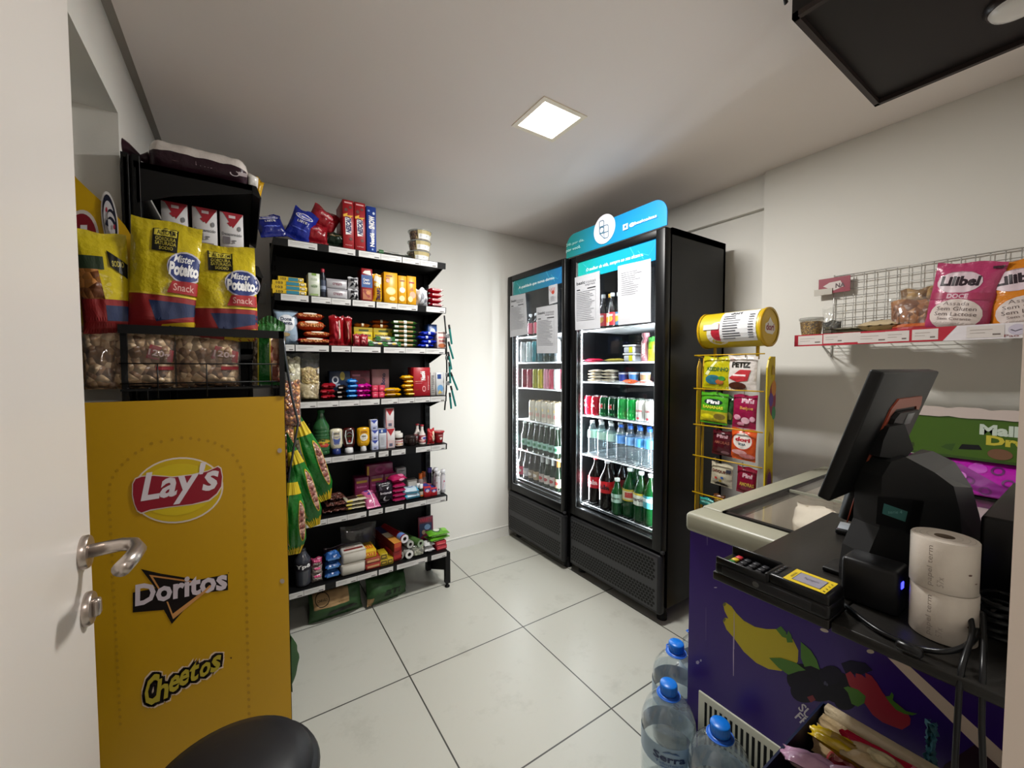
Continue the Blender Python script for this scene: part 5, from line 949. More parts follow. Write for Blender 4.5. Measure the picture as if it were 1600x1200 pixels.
# right fridge, cans
ck = [T('Cola', .42, .45, .58, .62, '#e0c8cc', .03), PG([(.38, .3), (.62, .38), (.62, .42), (.38, .36)], '#e0c8cc'), E(.5, .75, .05, .06, '#e0d0d4')]
gu = [R(.36, .40, .64, .68, '#c8b8b0'), E(.5, .54, .07, .10, '#a01c24'), R(.36, .12, .64, .2, '#2c7a40')]
sp = [R(.36, .2, .64, .3, '#5ad870'), TQ('Sprite', (.42, .35), (.16, .2), (-.02, .2), '#0a5a28', .03)]
sc = [R(.3, .86, .7, .97, '#c8a848'), T('Antartica', .38, .45, .62, .58, '#a02838', .02), E(.5, .15, .05, .05, '#b03040')]
row = [(889+8+12, '#b01a30', ck, 'red cola can, leftmost in the right fridge can row'), (933-2, '#b01a30', ck, 'red cola can, second in the right fridge can row'), (944, '#12502c', gu, 'dark green guarana can with red berry, left of its pair'), (958, '#103a24', gu, 'dark green guarana can with red berry, right of its pair'), (973, '#2a9a4c', sp, 'green lime soda can, paler one of the pair'), (988, '#129a42', sp, 'bright green lime soda can, right of its pair'), (1002, '#cfd0cc', sc, 'white can with gold top, left of two'), (1017, '#cfd0cc', sc, 'white can with gold top, right of two, by the door frame')]
row[0] = (919, '#b01a30', ck, row[0][3])
cz = F2Z[3]
for px, c, dd, lb in row:
    y = fy(px, 1.86); o = pf(can('soda_can', c, dd, r=.030, h=.118), 1.862, y, cz, lb, 'soda can')
    for rr2 in (1,): dup(o, (1.930, y-.004, cz+.0012), None, lb.replace('can', 'can in second row, behind the', 1) if False else 'can right behind the '+lb.replace(' in the right fridge can row', ' at the front').replace(', by the door frame', ''))
# water row
wclear = CLEAR('#f4fafc', .04, 1.6, .05, '#d8e8f0')
def water(cap, lab): return bottle('water_bottle', .215, .030, wclear, cap, lab, (.50, .72), [], neck=.012, shoulder=.68, ribs=True, seg=16)
wz = F2Z[4]; lastw = {}
wr_ = [(926, '#c8ccd0', '#a8c8bc', 'white-capped water bottle with mint label, leftmost'), (941, '#c8ccd0', '#a8c8bc', 'white-capped water bottle with mint label, second'), (956, '#c8ccd0', '#a8c8bc', 'white-capped water bottle with mint label, third'), (971, '#1a5ab8', '#5a90d0', 'blue-capped water bottle beside the white-capped ones'), (986, '#1a5ab8', '#6a98c8', 'blue-capped water bottle, second of its front row'), (1001, '#1a5ab8', '#4a98d0', 'blue-capped water bottle, third of its front row'), (1016, '#1a5ab8', '#4a98d0', 'blue-capped water bottle at right, by the door frame')]
for px, cp, lbc, lb in wr_:
    k = (cp, lbc); y = fy(px, 1.86)
    if k in lastw: o = dup(lastw[k], (1.862, y, wz+.0012), None, lb+' in the right fridge')
    else: o = lastw[k] = pf(water(cp, lbc), 1.862, y, wz, lb+' in the right fridge', 'water bottle')
    dup(o, (1.932, y-.006, wz+.0012), None, 'bottle in the row behind the '+lb)
# big soda bottles at the bottom
dkl = M('#0f0808', .12, coat=.5); grb = CLEAR('#2f7a44', .05, 1.5, .55, '#0f4a22')
bz2 = F2Z[5]
clb = [T('Cola', .12, .3, .88, .75, '#e6d4d6', .04)]
def soda(h, r, mat_, cap, lab, dd, band=(.36, .60)): return bottle('soda_bottle', h, r, mat_, cap, lab, band, dd, neck=.013, shoulder=.60, seg=24)
for px, X, h, r, m_, cp, lab, dd, lb in ((932, 1.87, .30, .048, dkl, '#b81c30', '#b0182c', clb, 'cola bottle with red cap, leftmost at fridge bottom'),
  (950, 1.85, .30, .048, dkl, '#a8a8ac', '#b8141c', [T('Cola', .12, .3, .88, .75, '#1c1010', .04)], 'cola bottle with black lettering on red label, second at bottom'),
  (966, 1.80+.03, .215, .034, grb, '#c8ccc8', '#8aa898', [T('Guarana', .08, .4, .92, .65, '#1a3a24', .02)], 'smaller green bottle with grey-green label at the bottom'),
  (986, 1.86, .285, .042, grb, '#d4d8d4', '#cfc8a8', [R(0, .85, 1, 1, '#b8a42c'), R(0, 0, 1, .12, '#b8a42c'), R(.5, .3, .9, .75, '#b03a34')], 'green bottle with white cap and red lettering, middle'),
  (1004, 1.85, .285, .042, grb, '#d4d8d4', '#c8ccc0', [R(0, .85, 1, 1, '#b8a42c'), T('Antartica', .08, .35, .92, .65, '#3a2430', .02)], 'green bottle with white cap and dark lettering, right'),
  (1019, 1.85, .285, .040, grb, '#d4d8d4', '#4a9aa8', [R(0, .5, 1, .8, '#c8d8dc')], 'green bottle with aqua label cut by the door frame')):
    pf(soda(h, r, m_, cp, lab, dd), X, fy(px, X), bz2, lb, 'soda bottle')
for k, (px, X, m_, cp) in enumerate(((958, 1.965, dkl, '#9a9a9e'), (975, 1.965, dkl, '#9a9a9e'), (996, 1.96, grb, '#b8bcb8'))):
    pf(soda(.30, .046, m_, cp, '#6a1a20' if m_ is dkl else '#9aa090', []), X, fy(px, X), bz2, 'large soda bottle in the back row at the bottom, %s of three' % ORD[k], 'soda bottle')
# upper shelves of the right fridge
az = F2Z[0]
gls = CLEAR('#b8b8b8', .04, 1.5, .25, '#30302e')
for k, (px, cp, lab) in enumerate(((942, '#b8bcc0', '#b8303a'), (949, '#c8963a', '#c8b8b0'), (956, '#b8bcc0', '#b83038'), (962, '#b8bcc0', '#4a7a9a'))):
    o = bottle('vodka_bottle', .21, .024, gls, cp, lab, (.08, .45), [E(.5, .5, .3, .25, '#d8a040'), R(.2, .7, .8, .85, '#d8c0c0')], neck=.010, shoulder=.55, caph=.022); pf(o, 1.85+.02*(k % 2), fy(px, 1.85), az, ('clear bottle with red label, leftmost on the top fridge shelf', 'clear bottle with gold cap on the top fridge shelf', 'clear bottle with silver cap and red label in front, top shelf', 'clear bottle half hidden by the right paper sheet')[k], 'bottle')
b2 = F2Z[1]
def ffp(o, px, X, z, lb, cat, g=None, rz=0): pf(o, X, fy(px, X), z, lb, cat, g); o.rotation_euler = (0, 0, RZ+rz); return o
ffp(flatpack('red_packet', .115, .08, .022, '#b01838', [], 1, edge=[R(.3, .3, .7, .6, '#d86080')]), 928, 1.85, b2, 'red flat packet lying at left on the second fridge shelf', 'packet')
ffp(flatpack('yellow_packet', .12, .08, .018, '#b8a84a', [], 2), 961, 1.85, b2, 'yellow flat packet lying beside the red one in the fridge', 'packet')
def cheese(): 
    b = MB(); b.rbox(-.036, .036, -.036, .036, 0, .036, M('#b0b4bc', .3), .008); b.decals(front(.072, .072, .036), [R(.55, .05, .9, .95, '#c8c41c')], .001); o = b.build('cheese_tub'); l = MB(); l.rbox(-.040, .040, -.040, .040, .0365, .046, M('#d4d8dc', .3), .004); l.build('lid', o); return o
o = ffp(cheese(), 988, 1.855, b2, 'square cheese tub with yellow stripe, lower of two stacked', 'cheese tub', 'cheese tubs'); dup(o, (o.location.x, o.location.y, o.location.z+.0475), None, 'square cheese tub with yellow stripe, upper of two stacked')
ffp(bottle('chocolate_drink', .155, .023, M('#a8707a', .3), '#b87a80', '#b07880', (.1, .7), [TQ('Nescau', (.7, .05), (0, .85), (-.45, 0), W8, .04)], neck=.018, shoulder=.66), 1008, 1.85, b2, 'pink-brown chocolate drink bottle on the second fridge shelf', 'bottle')
ffp(packet('snack_pouch', .05, .13, .03, '#8ab828', [R(0, 0, 1, .5, '#c8c02c'), R(0, .8, 1, 1, '#3a9a3a')], seed=2), 1018.5, 1.84, b2, 'green and yellow pouch at the right edge of second fridge shelf', 'pouch')
c2z = F2Z[2]
for j, (px, c, nm) in enumerate(((931, '#c8a878', 'left'), (953, '#a89a80', 'right'))):
    for k in range(4):
        ffp(flatpack('sandwich_pack', .075, .08, .018, '#d2ccc0', [], k+j*5, edge=[R(.1, .2, .95, .7, c)]), px+(k % 2), 1.855, c2z+k*.0185, 'white and tan flat food pack, %s up in the %s stack' % (ORD[k], nm), 'food pack', 'flat food packs in the fridge')
for k, (px, c, lb) in enumerate(((974, '#2a3a8a', 'left'), (990, '#3a78b8', 'middle'), (1008, '#a88a68', 'right'))):
    b = MB(); b.lathe([(.023, 0), (.029, .055)], M('#c8ccd4', .3), 20); b.lathe([(.0245, .006), (.0290, .046)], M(c, .35), 20, caps=False); o = b.build('yogurt_cup'); l = MB(); l.lathe([(.030, .055), (.031, .058), (.029, .059)], M('#1c2c6a' if k == 0 else '#9ac0e0', .3), 20); l.build('lid', o)
    ffp(o, px, 1.875, c2z, 'yogurt cup behind the orange packets, %s one' % lb, 'yogurt cup')
ffp(flatpack('orange_packet', .085, .05, .018, '#c85024', [], 7, edge=[R(.2, .3, .8, .6, '#e09070')], wr=.006), 985, 1.815, c2z, 'orange packet lying in front of the yogurt cups', 'packet')
ffp(flatpack('orange_packet', .06, .05, .018, '#c8a098', [], 9, edge=[R(.2, .3, .8, .6, '#c83a30')], wr=.006), 1009, 1.815, c2z, 'white and orange packet by the fridge door frame', 'packet')
# left fridge
def row1(name, z, pxs, fn, lb, cat, grp, X=1.82, back=True):
    first = None
    for k, px in enumerate(pxs):
        y = fy(px, X); L = lb % (ORD[k], )
        if first is None: first = o = pf(fn(), X, y, z, L, cat, grp)
        else: o = dup(first, (X, y, z+.0012), None, L)
        if back: dup(o, (X+.068, y-.012, z+.0012), None, 'one row behind the '+L)
    return first
row1('tall_can', F1Z[1]-.0, (818, 826.5, 835), lambda: can('tall_can', '#c4ccd0', [R(.36, .2, .64, .8, '#a8bcc4'), R(.46, .3, .5, .7, '#5a7a8a')], r=.026, h=.158), 'tall white and silver can, %s from left in the left fridge', 'drink can', 'tall white cans') if False else None
for k, (px, c) in enumerate(((818, '#c4ccd0'), (827, '#b4c8d0'), (836, '#1c7a88'), (845, '#3a7a88'), (854, '#2a4a44'), (863, '#1c3a38'), (871, '#a8acb0'))):
    o = pf(can('tall_can', c, [R(.42, .25, .58, .75, '#dfe4e8' if k < 2 else '#1a5a6a'), R(.47, .3, .53, .7, '#5a7a8a')], r=.0235, h=.150), 1.80, fy(px, 1.80), F1Z[1-0] if False else F1Z[1], 'tall %s can, %s from left on the upper can shelf of left fridge' % (('white', 'pale blue', 'teal', 'dull teal', 'dark green', 'near-black green', 'silver')[k], ORD[k]), 'drink can')
for k, (px, c, n_) in enumerate(((820, '#7a1c34', 'wine red'), (828, '#8a2440', 'wine red'), (837, '#8a8a1c', 'olive yellow'), (845, '#b0a424', 'yellow'), (854, '#c88aa0', 'pink and white'), (862, '#c0506a', 'rose'), (870, '#c8ccd0', 'white'))):
    o = pf(can('slim_can', c, [R(.44, .25, .56, .7, '#d8d0d0')], r=.0225, h=.138), 1.80, fy(px, 1.80), F1Z[2], 'slim %s can, %s from left on the third shelf of left fridge' % (n_, ORD[k]), 'drink can')
    dup(o, (1.862, o.location.y-.01, F1Z[2]+.0012), None, 'slim %s can behind the %s front one, third shelf of left fridge' % (n_, ORD[k]))
beer = [R(.36, .25, .64, .42, '#b02434'), R(.36, .82, .64, .96, '#b89448'), E(.5, .6, .06, .08, '#b8a070')]
row1('beer_can', F1Z[3], (832, 842, 852, 861, 870), lambda: can('beer_can', '#c9c4b8', beer, r=.026, h=.150, top='#c8a860'), 'white and gold beer can, %s from left in the left fridge', 'beer can', 'white and gold beer cans', 1.80)
gg = CLEAR('#2c5a38', .04, 1.5, .72, '#0c2415')
row1('beer_bottle', F1Z[4], (820, 829, 838, 846, 854, 863, 871), lambda: bottle('beer_bottle', .215, .026, gg, '#9aa4a0', '#8ab0a4', (.18, .42), [R(.2, .3, .8, .7, '#2a6a4a')], neck=.011, shoulder=.52, caph=.012, seg=16), 'green beer bottle, %s from left on its shelf', 'beer bottle', 'green beer bottles', 1.80)
for k, (px, gm, lab, foil, n_) in enumerate(((815, gls, '#b82c50', '#b02a44', 'clear bottle with pink label'), (823, gls, '#b8b4bc', '#b84a5a', 'clear bottle with grey label and red cap'), (831, gls, '#8a7a6a', '#8a8a8a', 'dark bottle with tan label'), (839, gls, '#a08c70', '#8a8070', 'brown bottle with beige label'), (848, gg, '#a89c98', '#a8aaa8', 'green bottle with pale foil neck'), (856, gg, '#c8c0b8', '#b8bcb8', 'green bottle with diamond label'), (865, gg, '#c8bcb8', '#c0c4c4', 'green bottle with long white neck foil'), (873, gg, '#b8a888', '#b87a38', 'green bottle with amber neck foil'))):
    o = bottle('beer_bottle', .225, .026, gm, foil, lab, (.12, .40), [E(.5, .5, .32, .2, '#a83a3a' if k > 3 else '#d8d0cc')], neck=.011, shoulder=.50, caph=.016 if k < 4 else .06, seg=16)
    pf(o, 1.80, fy(px, 1.80), F1Z[5], n_+', %s at bottom of left fridge' % ORD[k], 'beer bottle')
for k, px in enumerate((829, 834, 838)):
    pf(bottle('spirit_bottle', .165, .020, gls, '#b8bcc0', '#a84a5a' if k != 1 else '#4a5a4a', (.1, .6), [], neck=.009, shoulder=.6, seg=16), 1.80+.02*(k % 2), fy(px, 1.80), F1Z[0], 'small bottle between the papers on top shelf of left fridge, %s one' % ORD[k], 'bottle')

# ================================================================== CANDY RACK
yel = M('#bf970c', .4); yel2 = M('#c4ab18', .4)
cr_ = tag(empty('candy_rack', (1.90, 1.02, 0)), 'narrow yellow wire candy rack with round drum header beside the right fridge', 'candy rack')
b = MB()
for y in (-.160+.0, .160):
    b.tube([(.055, y, 0), (.055, y, 1.38)], .007, yel)
b.prism([(0, .02), (.07, .02), (.07, 1.38), (.03, 1.38), (.012, 1.365), (0, 1.33)], 'xz', -.166, -.160, yel2)
SP = lambda u, v, o: Vector((u*.07, -.166-o, v))
b.decals(SP, [E(.72, 1.19, .42, .075, '#8a2a4a'), E(.85, 1.24, .3, .035, '#c8843a'), E(.5, 1.19, .3, .03, '#5a3a8a'), E(.88, 1.13, .25, .03, '#3a8a5a'), E(.4, .80, .42, .085, '#a8782c'), E(.5, .82, .28, .05, '#7a3a6a'), E(.4, .76, .25, .03, '#c8a0a8'), PG([(.45, 1.30), (.95, 1.30), (.85, 1.33), (.6, 1.345)], '#a8860c'), PG([(.3, .98), (.95, 1.0), (.7, 1.03), (.4, 1.05)], '#a8860c')], .0006)
b.build('side_panel', cr_)
b = MB(); b.prism([(0, .02), (.035, .02), (.035, 1.35), (.018, 1.375), (0, 1.33)], 'xz', .160, .164, yel)
b.box(.05, .06, -.16, .16, .02, .05, yel); b.box(0, .12, -.166, .164, .0, .02, yel); b.box(.0, .01, -.16, .16, .56, .575, yel)
b.build('frame', cr_)
BZ = (1.392, 1.226, 1.045, .888, .70)
for z in BZ:
    b = MB(); b.tube([(-.004, .175, z), (-.004, -.155, z)], .0032, yel); b.tube([(-.004, .175, z), (.055, .16, z-.01)], .0025, yel)
    for y in (.07, -.06): b.tube([(-.004, y, z), (.02, y, z+.004), (.02, y, z-.02), (.05, y, z-.022)], .0016, M('#b8b0a0', .3, .8)); 
    b.build('hook_bar', cr_)
for y in (.10, -.10):
    b = MB(); b.tube([(.05, y, 1.37), (.05, y, 1.45)], .008, yel); b.build('post', cr_)
hd_ = MB(); hd_.lathe([(.084, -.150), (.084, .140)], yel2, 40, (.05, 0, 1.512), 'y', caps=False); hd_.lathe([(.078, -.151), (.088, -.151), (.088, -.140), (.084, -.138)], yel, 40, (.05, 0, 1.512), 'y', caps=False); hd_.lathe([(.088, .135), (.088, .145), (.001, .146)], yel, 40, (.05, 0, 1.512), 'y', caps=False)
hd_.lathe([(.080, -.148), (.001, -.148)], M('#c8a41a', .4), 40, (.05, 0, 1.512), 'y', caps=False)
HD = lambda u, v, o: Vector((.05-(.084+o)*math.cos((v-.5)*2.4), .14-.28*u, 1.512+(.084+o)*math.sin((v-.5)*2.4)))
hd_.decals(HD, [E(.35, .38, .20, .30, '#d4d0c4'), E(.36, .42, .13, .20, '#a82030'), R(.38, .18, .96, .98, '#d6d6d8')], .0008, .0006)
hd_.decals(HD, [T('dori', .52, .84, .70, .93, '#2a2a30', .03)]+LINES(.43, .24, .74, .82, 10, '#4a4a52', 1)+[R(.84, .26+.058*k, .92, .28+.058*k, '#4a4a52', (1, 1)) for k in range(10)]+[R(.10, .50, .37, .62, '#c8c8c4')], .0025, .0001)
SE = lambda u, v, o: Vector((.05+.08*(u-.5)*2, -.1482-o, 1.512+.08*(v-.5)*2))
hd_.decals(SE, [PG([(.22, .38), (.34, .32), (.66, .30), (.8, .42), (.78, .56), (.62, .66), (.5, .78), (.4, .64), (.24, .58)], '#dcd8cc'), T('dori', .28, .40, .74, .60, '#8a2a3a', .04)], .0008)
hd_.build('drum_header', cr_)
def cpk(name, col, decs, px0, px1, py0, py1, lb, x=1.925, seed=0, rz=0, d=.03):
    a, c = at(px0, py0, X=x), at(px1, py1, X=x); w = abs(a.y-c.y); h = abs(a.z-c.z)
    o = packet(name, w*1.06, h, d, col, decs, seed=seed, wr=.004); place(o, (x, (a.y+c.y)/2, min(a.z, c.z)), (0, .04, RZ+rz)); return tag(o, lb, 'candy bag')
hk_ = [R(.42, .80, .58, .95, '#2a2a2a'), R(.45, .83, .55, .92, '#b8b0a0')]
cpk('candy_bag', '#b0a814', [PG([(.1, .45), (.45, .9), (.5, .85), (.2, .4)], '#d8d8a0'), T('AZEDINHO', .15, .55, .9, .68, '#2c5a24', .03), E(.4, .28, .28, .15, '#2c6a7a'), E(.62, .22, .14, .08, '#b0602c'), E(.7, .33, .12, .07, '#3a8a3a')], 1100, 1142, 558, 608, 'lime yellow candy bag at top left of the candy rack', seed=1)
cpk('candy_bag', '#cfc8c4', [E(.2, .88, .1, .06, '#b09a94'), T('PETIZ', .2, .66, .82, .82, '#1c1810', .06), PG([(.1, .35), (.5, .60), (.85, .60), (.75, .3), (.4, .25)], '#b83038'), E(.4, .14, .3, .11, '#4a2014'), R(.25, .42, .7, .47, '#e8d0d0')], 1137, 1180, 556, 612, 'white and red candy bag at the top right of the candy rack', seed=2)
cpk('candy_bag', '#4a9a20', [E(.5, .70, .34, .10, '#14302c'), T('Fini', .26, .64, .74, .76, W8, .05), T('BANANAS', .12, .48, .88, .58, '#d8d83a', .04), R(.0, .06, 1, .40, '#b0a81c'), E(.3, .22, .25, .08, '#d8cc1c'), E(.75, .25, .2, .1, '#7a6a28')], 1096, 1135, 612, 664, 'bright green banana candy bag, second row left of the rack', seed=3)
cpk('candy_bag', '#1c4a24', [E(.6, .3, .3, .14, '#6a6a34')], 1130, 1147, 618, 664, 'dark green candy bag behind the banana candy bag', x=1.945, seed=4)
cpk('candy_bag', '#8c1440', [T('Fini', .40, .76, .9, .88, '#c8a0b0', .05), T('Beijos', .35, .54, .9, .66, '#c88a4a', .03), E(.25, .32, .16, .08, '#d89ab0'), E(.6, .24, .18, .10, '#e0b0c0'), E(.4, .12, .16, .06, '#d890a8'), E(.88, .3, .1, .08, '#d8a0b8')], 1146, 1180, 616, 671, 'raspberry pink candy bag, second row right of the rack', seed=5)
cpk('candy_bag', '#4a0c18', [T('Fini', .25, .72, .8, .86, '#a88088', .05), T('AMORAS', .15, .48, .9, .60, '#8a4a3a', .03), E(.7, .14, .2, .07, '#8a6068')], 1114, 1143, 671, 714, 'dark maroon candy bag, third row left of the rack', seed=6)
cpk('candy_bag', '#c8501c', [E(.5, .62, .42, .30, '#c83c18'), E(.5, .62, .38, .26, '#dcd4cc'), T('dori', .22, .60, .82, .74, '#a82030', .06), T('BOIA', .36, .48, .66, .56, '#1c4a5a', .04), E(.4, .25, .32, .08, '#d8a0a0'), E(.7, .15, .3, .08, '#c87878')], 1143, 1179, 668, 722, 'orange candy bag with white oval, third row right of the rack', seed=7)
cpk('candy_bag', '#b8b098', [T('DISQUETI', .1, .58, .9, .72, '#5a2a1c', .04), E(.3, .35, .07, .05, '#c83a2c'), E(.6, .40, .07, .05, '#2c5aa8'), E(.5, .24, .07, .05, '#c8a82c'), PG([(.2, .05), (.85, .05), (.7, .16), (.35, .16)], '#2a2420'), R(.75, .66, .95, .8, '#2a2a3a')], 1112, 1143, 721, 763, 'cream candy bag with coloured dots, fourth row left of rack', seed=8)
cpk('candy_bag', '#7c0c2a', [T('Fini', .35, .62, .85, .78, '#c8a0a8', .05), T('AMORAS', .2, .30, .95, .44, '#c8a040', .04)], 1152, 1180, 727, 775, 'crimson candy bag, fourth row right of the candy rack', seed=9)
cpk('candy_bag', '#1c8a84', [R(.1, .5, .9, .8, '#6ab0a0')], 1094, 1118, 775, 795, 'teal candy bag, lowest at the left of the candy rack', seed=10)
cpk('candy_bag', '#5a3418', [E(.5, .5, .3, .2, '#8a6a30')], 1115, 1132, 770, 792, 'brown candy bag, lowest row next to the teal one', seed=11)

# ================================================================== FREEZER
FX0, FX1, FY0, FY1, FZ = 1.17, 2.22, .075, .742, .875
fz = tag(empty('chest_freezer', (1.695, .41, 0)), 'purple chest freezer with sliding glass top and printed fruit on its end', 'freezer')
fo = Vector((1.695, .41, 0)); pu = M('#321073', .34); rim = M('#959382', .4); frost = M('#e6e0d6', .6, bump=.5, bscale=14, var=.25)
b = MB(); x0, x1, y0, y1 = FX0-fo.x, FX1-fo.x, FY0-fo.y, FY1-fo.y
b.box(x0, x0+.07, y0, y1, .05, .82, pu); b.box(x1-.07, x1, y0, y1, .05, .82, pu); b.box(x0+.07, x1-.07, y0, y0+.05, .05, .82, pu); b.box(x0+.07, x1-.07, y1-.05, y1, .05, .82, pu); b.box(x0+.07, x1-.07, y0+.05, y1-.05, .05, .40, pu)
FS = lambda px, py, o: at(px, py, X=FX0-o)-fo
c3 = lambda pts: [(980+x/2.5806, 900+y/2.58) for x, y in pts]
lg_, yb_ = '#46781c', '#bfae14'
b.decals(FS, [PG(c3([(387, 112), (398, 107), (420, 122), (440, 150), (470, 180), (515, 205), (560, 214), (600, 214), (640, 235), (668, 255), (690, 300), (688, 345), (668, 368), (620, 383), (570, 375), (520, 350), (470, 305), (430, 250), (400, 215), (386, 180), (396, 168), (408, 172), (392, 140)]), yb_),
  PG(c3([(384, 118), (392, 106), (400, 112), (394, 122)]), '#6a6a1a'), PG(c3([(386, 182), (392, 168), (399, 174), (392, 186)]), '#6a6a1a'), PG(c3([(600, 215), (620, 202), (642, 228), (640, 250), (625, 245)]), lg_), PG(c3([(650, 220), (662, 240), (668, 268), (645, 268), (640, 245)]), lg_),
  PG(c3([(572, 330), (620, 330), (680, 350), (720, 380), (690, 384), (650, 398), (610, 370)]), lg_), PG(c3([(700, 265), (740, 300), (765, 340), (776, 378), (740, 362), (715, 366), (700, 330)]), lg_)], .0006, .0002)
b.decals(FS, [E(*c3([(700, 410)])[0], 22, 22, '#100c22'), E(*c3([(740, 385)])[0], 14, 12, '#100c22'), E(*c3([(780, 440)])[0], 30, 26, '#0d0a1e'), E(*c3([(720, 460)])[0], 24, 20, '#100c22'), E(*c3([(850, 450)])[0], 26, 24, '#0d0a1e'), E(*c3([(880, 500)])[0], 18, 16, '#0d0a1e'), E(*c3([(820, 400)])[0], 18, 15, '#120e26'), E(*c3([(798, 432)])[0], 2.2, 3.2, '#3c3a58'), E(*c3([(806, 438)])[0], 1.5, 2.4, '#3c3a58')], .0006, .0001)
b.decals(FS, [PG(c3([(862, 352), (900, 340), (960, 350), (990, 380), (940, 400), (880, 392)]), '#150f30'), PG(c3([(880, 395), (900, 384), (912, 398), (920, 412), (922, 392), (945, 398), (962, 412), (960, 390), (985, 402), (1008, 432), (1030, 470), (1050, 495), (1090, 515), (1125, 545), (1143, 575), (1140, 600), (1108, 620), (1070, 606), (1030, 590), (990, 560), (962, 520), (930, 480), (895, 440)]), '#a01630'),
  PG(c3([(872, 450), (890, 445), (930, 458), (962, 485), (956, 512), (930, 527), (905, 515), (890, 470)]), lg_), PG(c3([(1040, 485), (1058, 484), (1066, 468), (1075, 480), (1070, 500), (1100, 525), (1125, 545), (1170, 555), (1150, 562), (1118, 556), (1085, 540), (1062, 515)]), lg_),
  PG(c3([(725, 488), (748, 480), (760, 500), (740, 510)]), '#7a1026')], .0010, .0002)
TQd = Vector((61, 40)).normalized()
b.decals(FS, [TQ('SUCO', (1246, 1107), (40, 42), (9, -9), '#c8c4d0', .02), TQ('FRUTA', (1241, 1121), (48, 48), (9, -9), '#c8c4d0', .02)], .0010, .0002)
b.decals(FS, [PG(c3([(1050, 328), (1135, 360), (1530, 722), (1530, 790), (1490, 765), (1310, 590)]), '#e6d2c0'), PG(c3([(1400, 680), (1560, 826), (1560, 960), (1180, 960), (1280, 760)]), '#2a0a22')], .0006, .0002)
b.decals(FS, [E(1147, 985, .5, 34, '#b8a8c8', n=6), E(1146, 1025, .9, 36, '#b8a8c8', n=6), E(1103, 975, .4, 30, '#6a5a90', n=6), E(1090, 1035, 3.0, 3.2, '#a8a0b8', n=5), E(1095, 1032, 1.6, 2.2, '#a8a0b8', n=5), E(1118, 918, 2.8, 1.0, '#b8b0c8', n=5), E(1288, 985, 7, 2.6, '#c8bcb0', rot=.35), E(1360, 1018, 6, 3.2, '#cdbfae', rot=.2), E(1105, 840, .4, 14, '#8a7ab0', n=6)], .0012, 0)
b.box(x0+.01, x1-.01, y0+.01, y1-.01, .0, .05, M('#111114', .6))
b.build('body', fz)
b = MB()
for (a0, a1, c0, c1) in ((x0-.012, x0+.085, y0-.012, y1+.012), (x1-.06, x1+.012, y0-.012, y1+.012), (x0+.085, x1-.06, y0-.012, y0+.05), (x0+.085, x1-.06, y1-.055, y1+.012)): b.rbox(a0, a1, c0, c1, .815, FZ, rim, .014 if a0 < x0+.05 and c1-c0 > .3 else .006, 3)
b.build('top_rim', fz)
b = MB(); gk = M('#0c0c0e', .4)
for (a0, a1, c0, c1) in ((x0+.085, x0+.10, y0+.05, y1-.055), (x1-.075, x1-.06, y0+.05, y1-.055), (x0+.085, x1-.06, y0+.05, y0+.062), (x0+.085, x1-.06, y1-.067, y1-.055)): b.box(a0, a1, c0, c1, .84, .8765, gk)
b.build('gasket', fz)
for k, (a0, a1, zz) in enumerate(((x0+.099, x0+.56, .858), (x0+.52, x1-.072, .868))):
    b = MB(); b.box(a0, a1, y0+.06, y1-.065, zz, zz+.004, CLEAR('#ffffff', .06, 1.4, .03, '#e8e0d0')); q = M('#8a8a7c', .4); b.box(a0, a0+.012, y0+.06, y1-.065, zz-.001, zz+.007, q) if k else None
    b.build('glass_lid', fz)
b = MB(); b.box(x0+.0701, x0+.08, y0+.0501, y1-.0501, .41, .84, frost); b.box(x1-.08, x1-.0701, y0+.0501, y1-.0501, .41, .84, frost); b.box(x0+.07, x1-.07, y0+.0501, y0+.06, .41, .84, frost); b.box(x0+.07, x1-.07, y1-.06, y1-.0501, .41, .84, frost); b.box(x0+.08, x1-.08, y0+.06, y1-.06, .4005, .70, frost); b.build('frosted_liner', fz)
b = MB(); gw_ = M('#b4b4a4', .4); gx = x0-.006
b.rbox(gx, x0+.001, y0+.02, .702-fo.y, .045, .322, gw_, .006)
gd_ = []
for zz0, zz1 in ((.215, .300), (.125, .205), (.06, .115)):
    k = 0; y = .680-fo.y
    while y > y0+.05: gd_.append((affine(grid2(1, 1), (y, zz0), (-.008, 0), (0, zz1-zz0)), '#0a0a0c')); y -= .0155
b.decals(lambda u, v, o: Vector((gx-o, u, v)), gd_, .0006, 0); b.build('vent_grille', fz)
# frozen goods
fr_ = M('#e0beb2', .5, bump=.6, bscale=20, var=.3); fr2_ = M('#ece2d0', .6, bump=.6, bscale=20)
for k, (x, y, z, w, h, d, m_, c_, lb, rz) in enumerate(((1.40, .36, .701, .30, 0.12, .16, fr_, '#c8a49a', 'pinkish frosted food bag in the freezer under near glass', .3), (1.31, .625, .701, .12, 0.13, .08, None, '#4a0c28', 'dark maroon packet standing in the freezer corner', .0), (1.62, .52, .701, .26, 0.15, .14, fr2_, '#d8cdb8', 'cream frosted bag in the freezer beside the pinkish one', -.4), (1.95, .42, .701, .34, 0.13, .20, fr2_, '#d8cdb8', 'frost-covered bag lying in the far half of freezer', .1))):
    o = packet('frozen_bag', w, h, d, c_, [R(.1, .55, .9, .8, '#7a3040')] if k == 1 else [], seed=k+2, wr=.012, body=m_, shape=.4); place(o, (x, y, z), (0, 0, RZ+rz)); tag(o, lb, 'frozen bag')

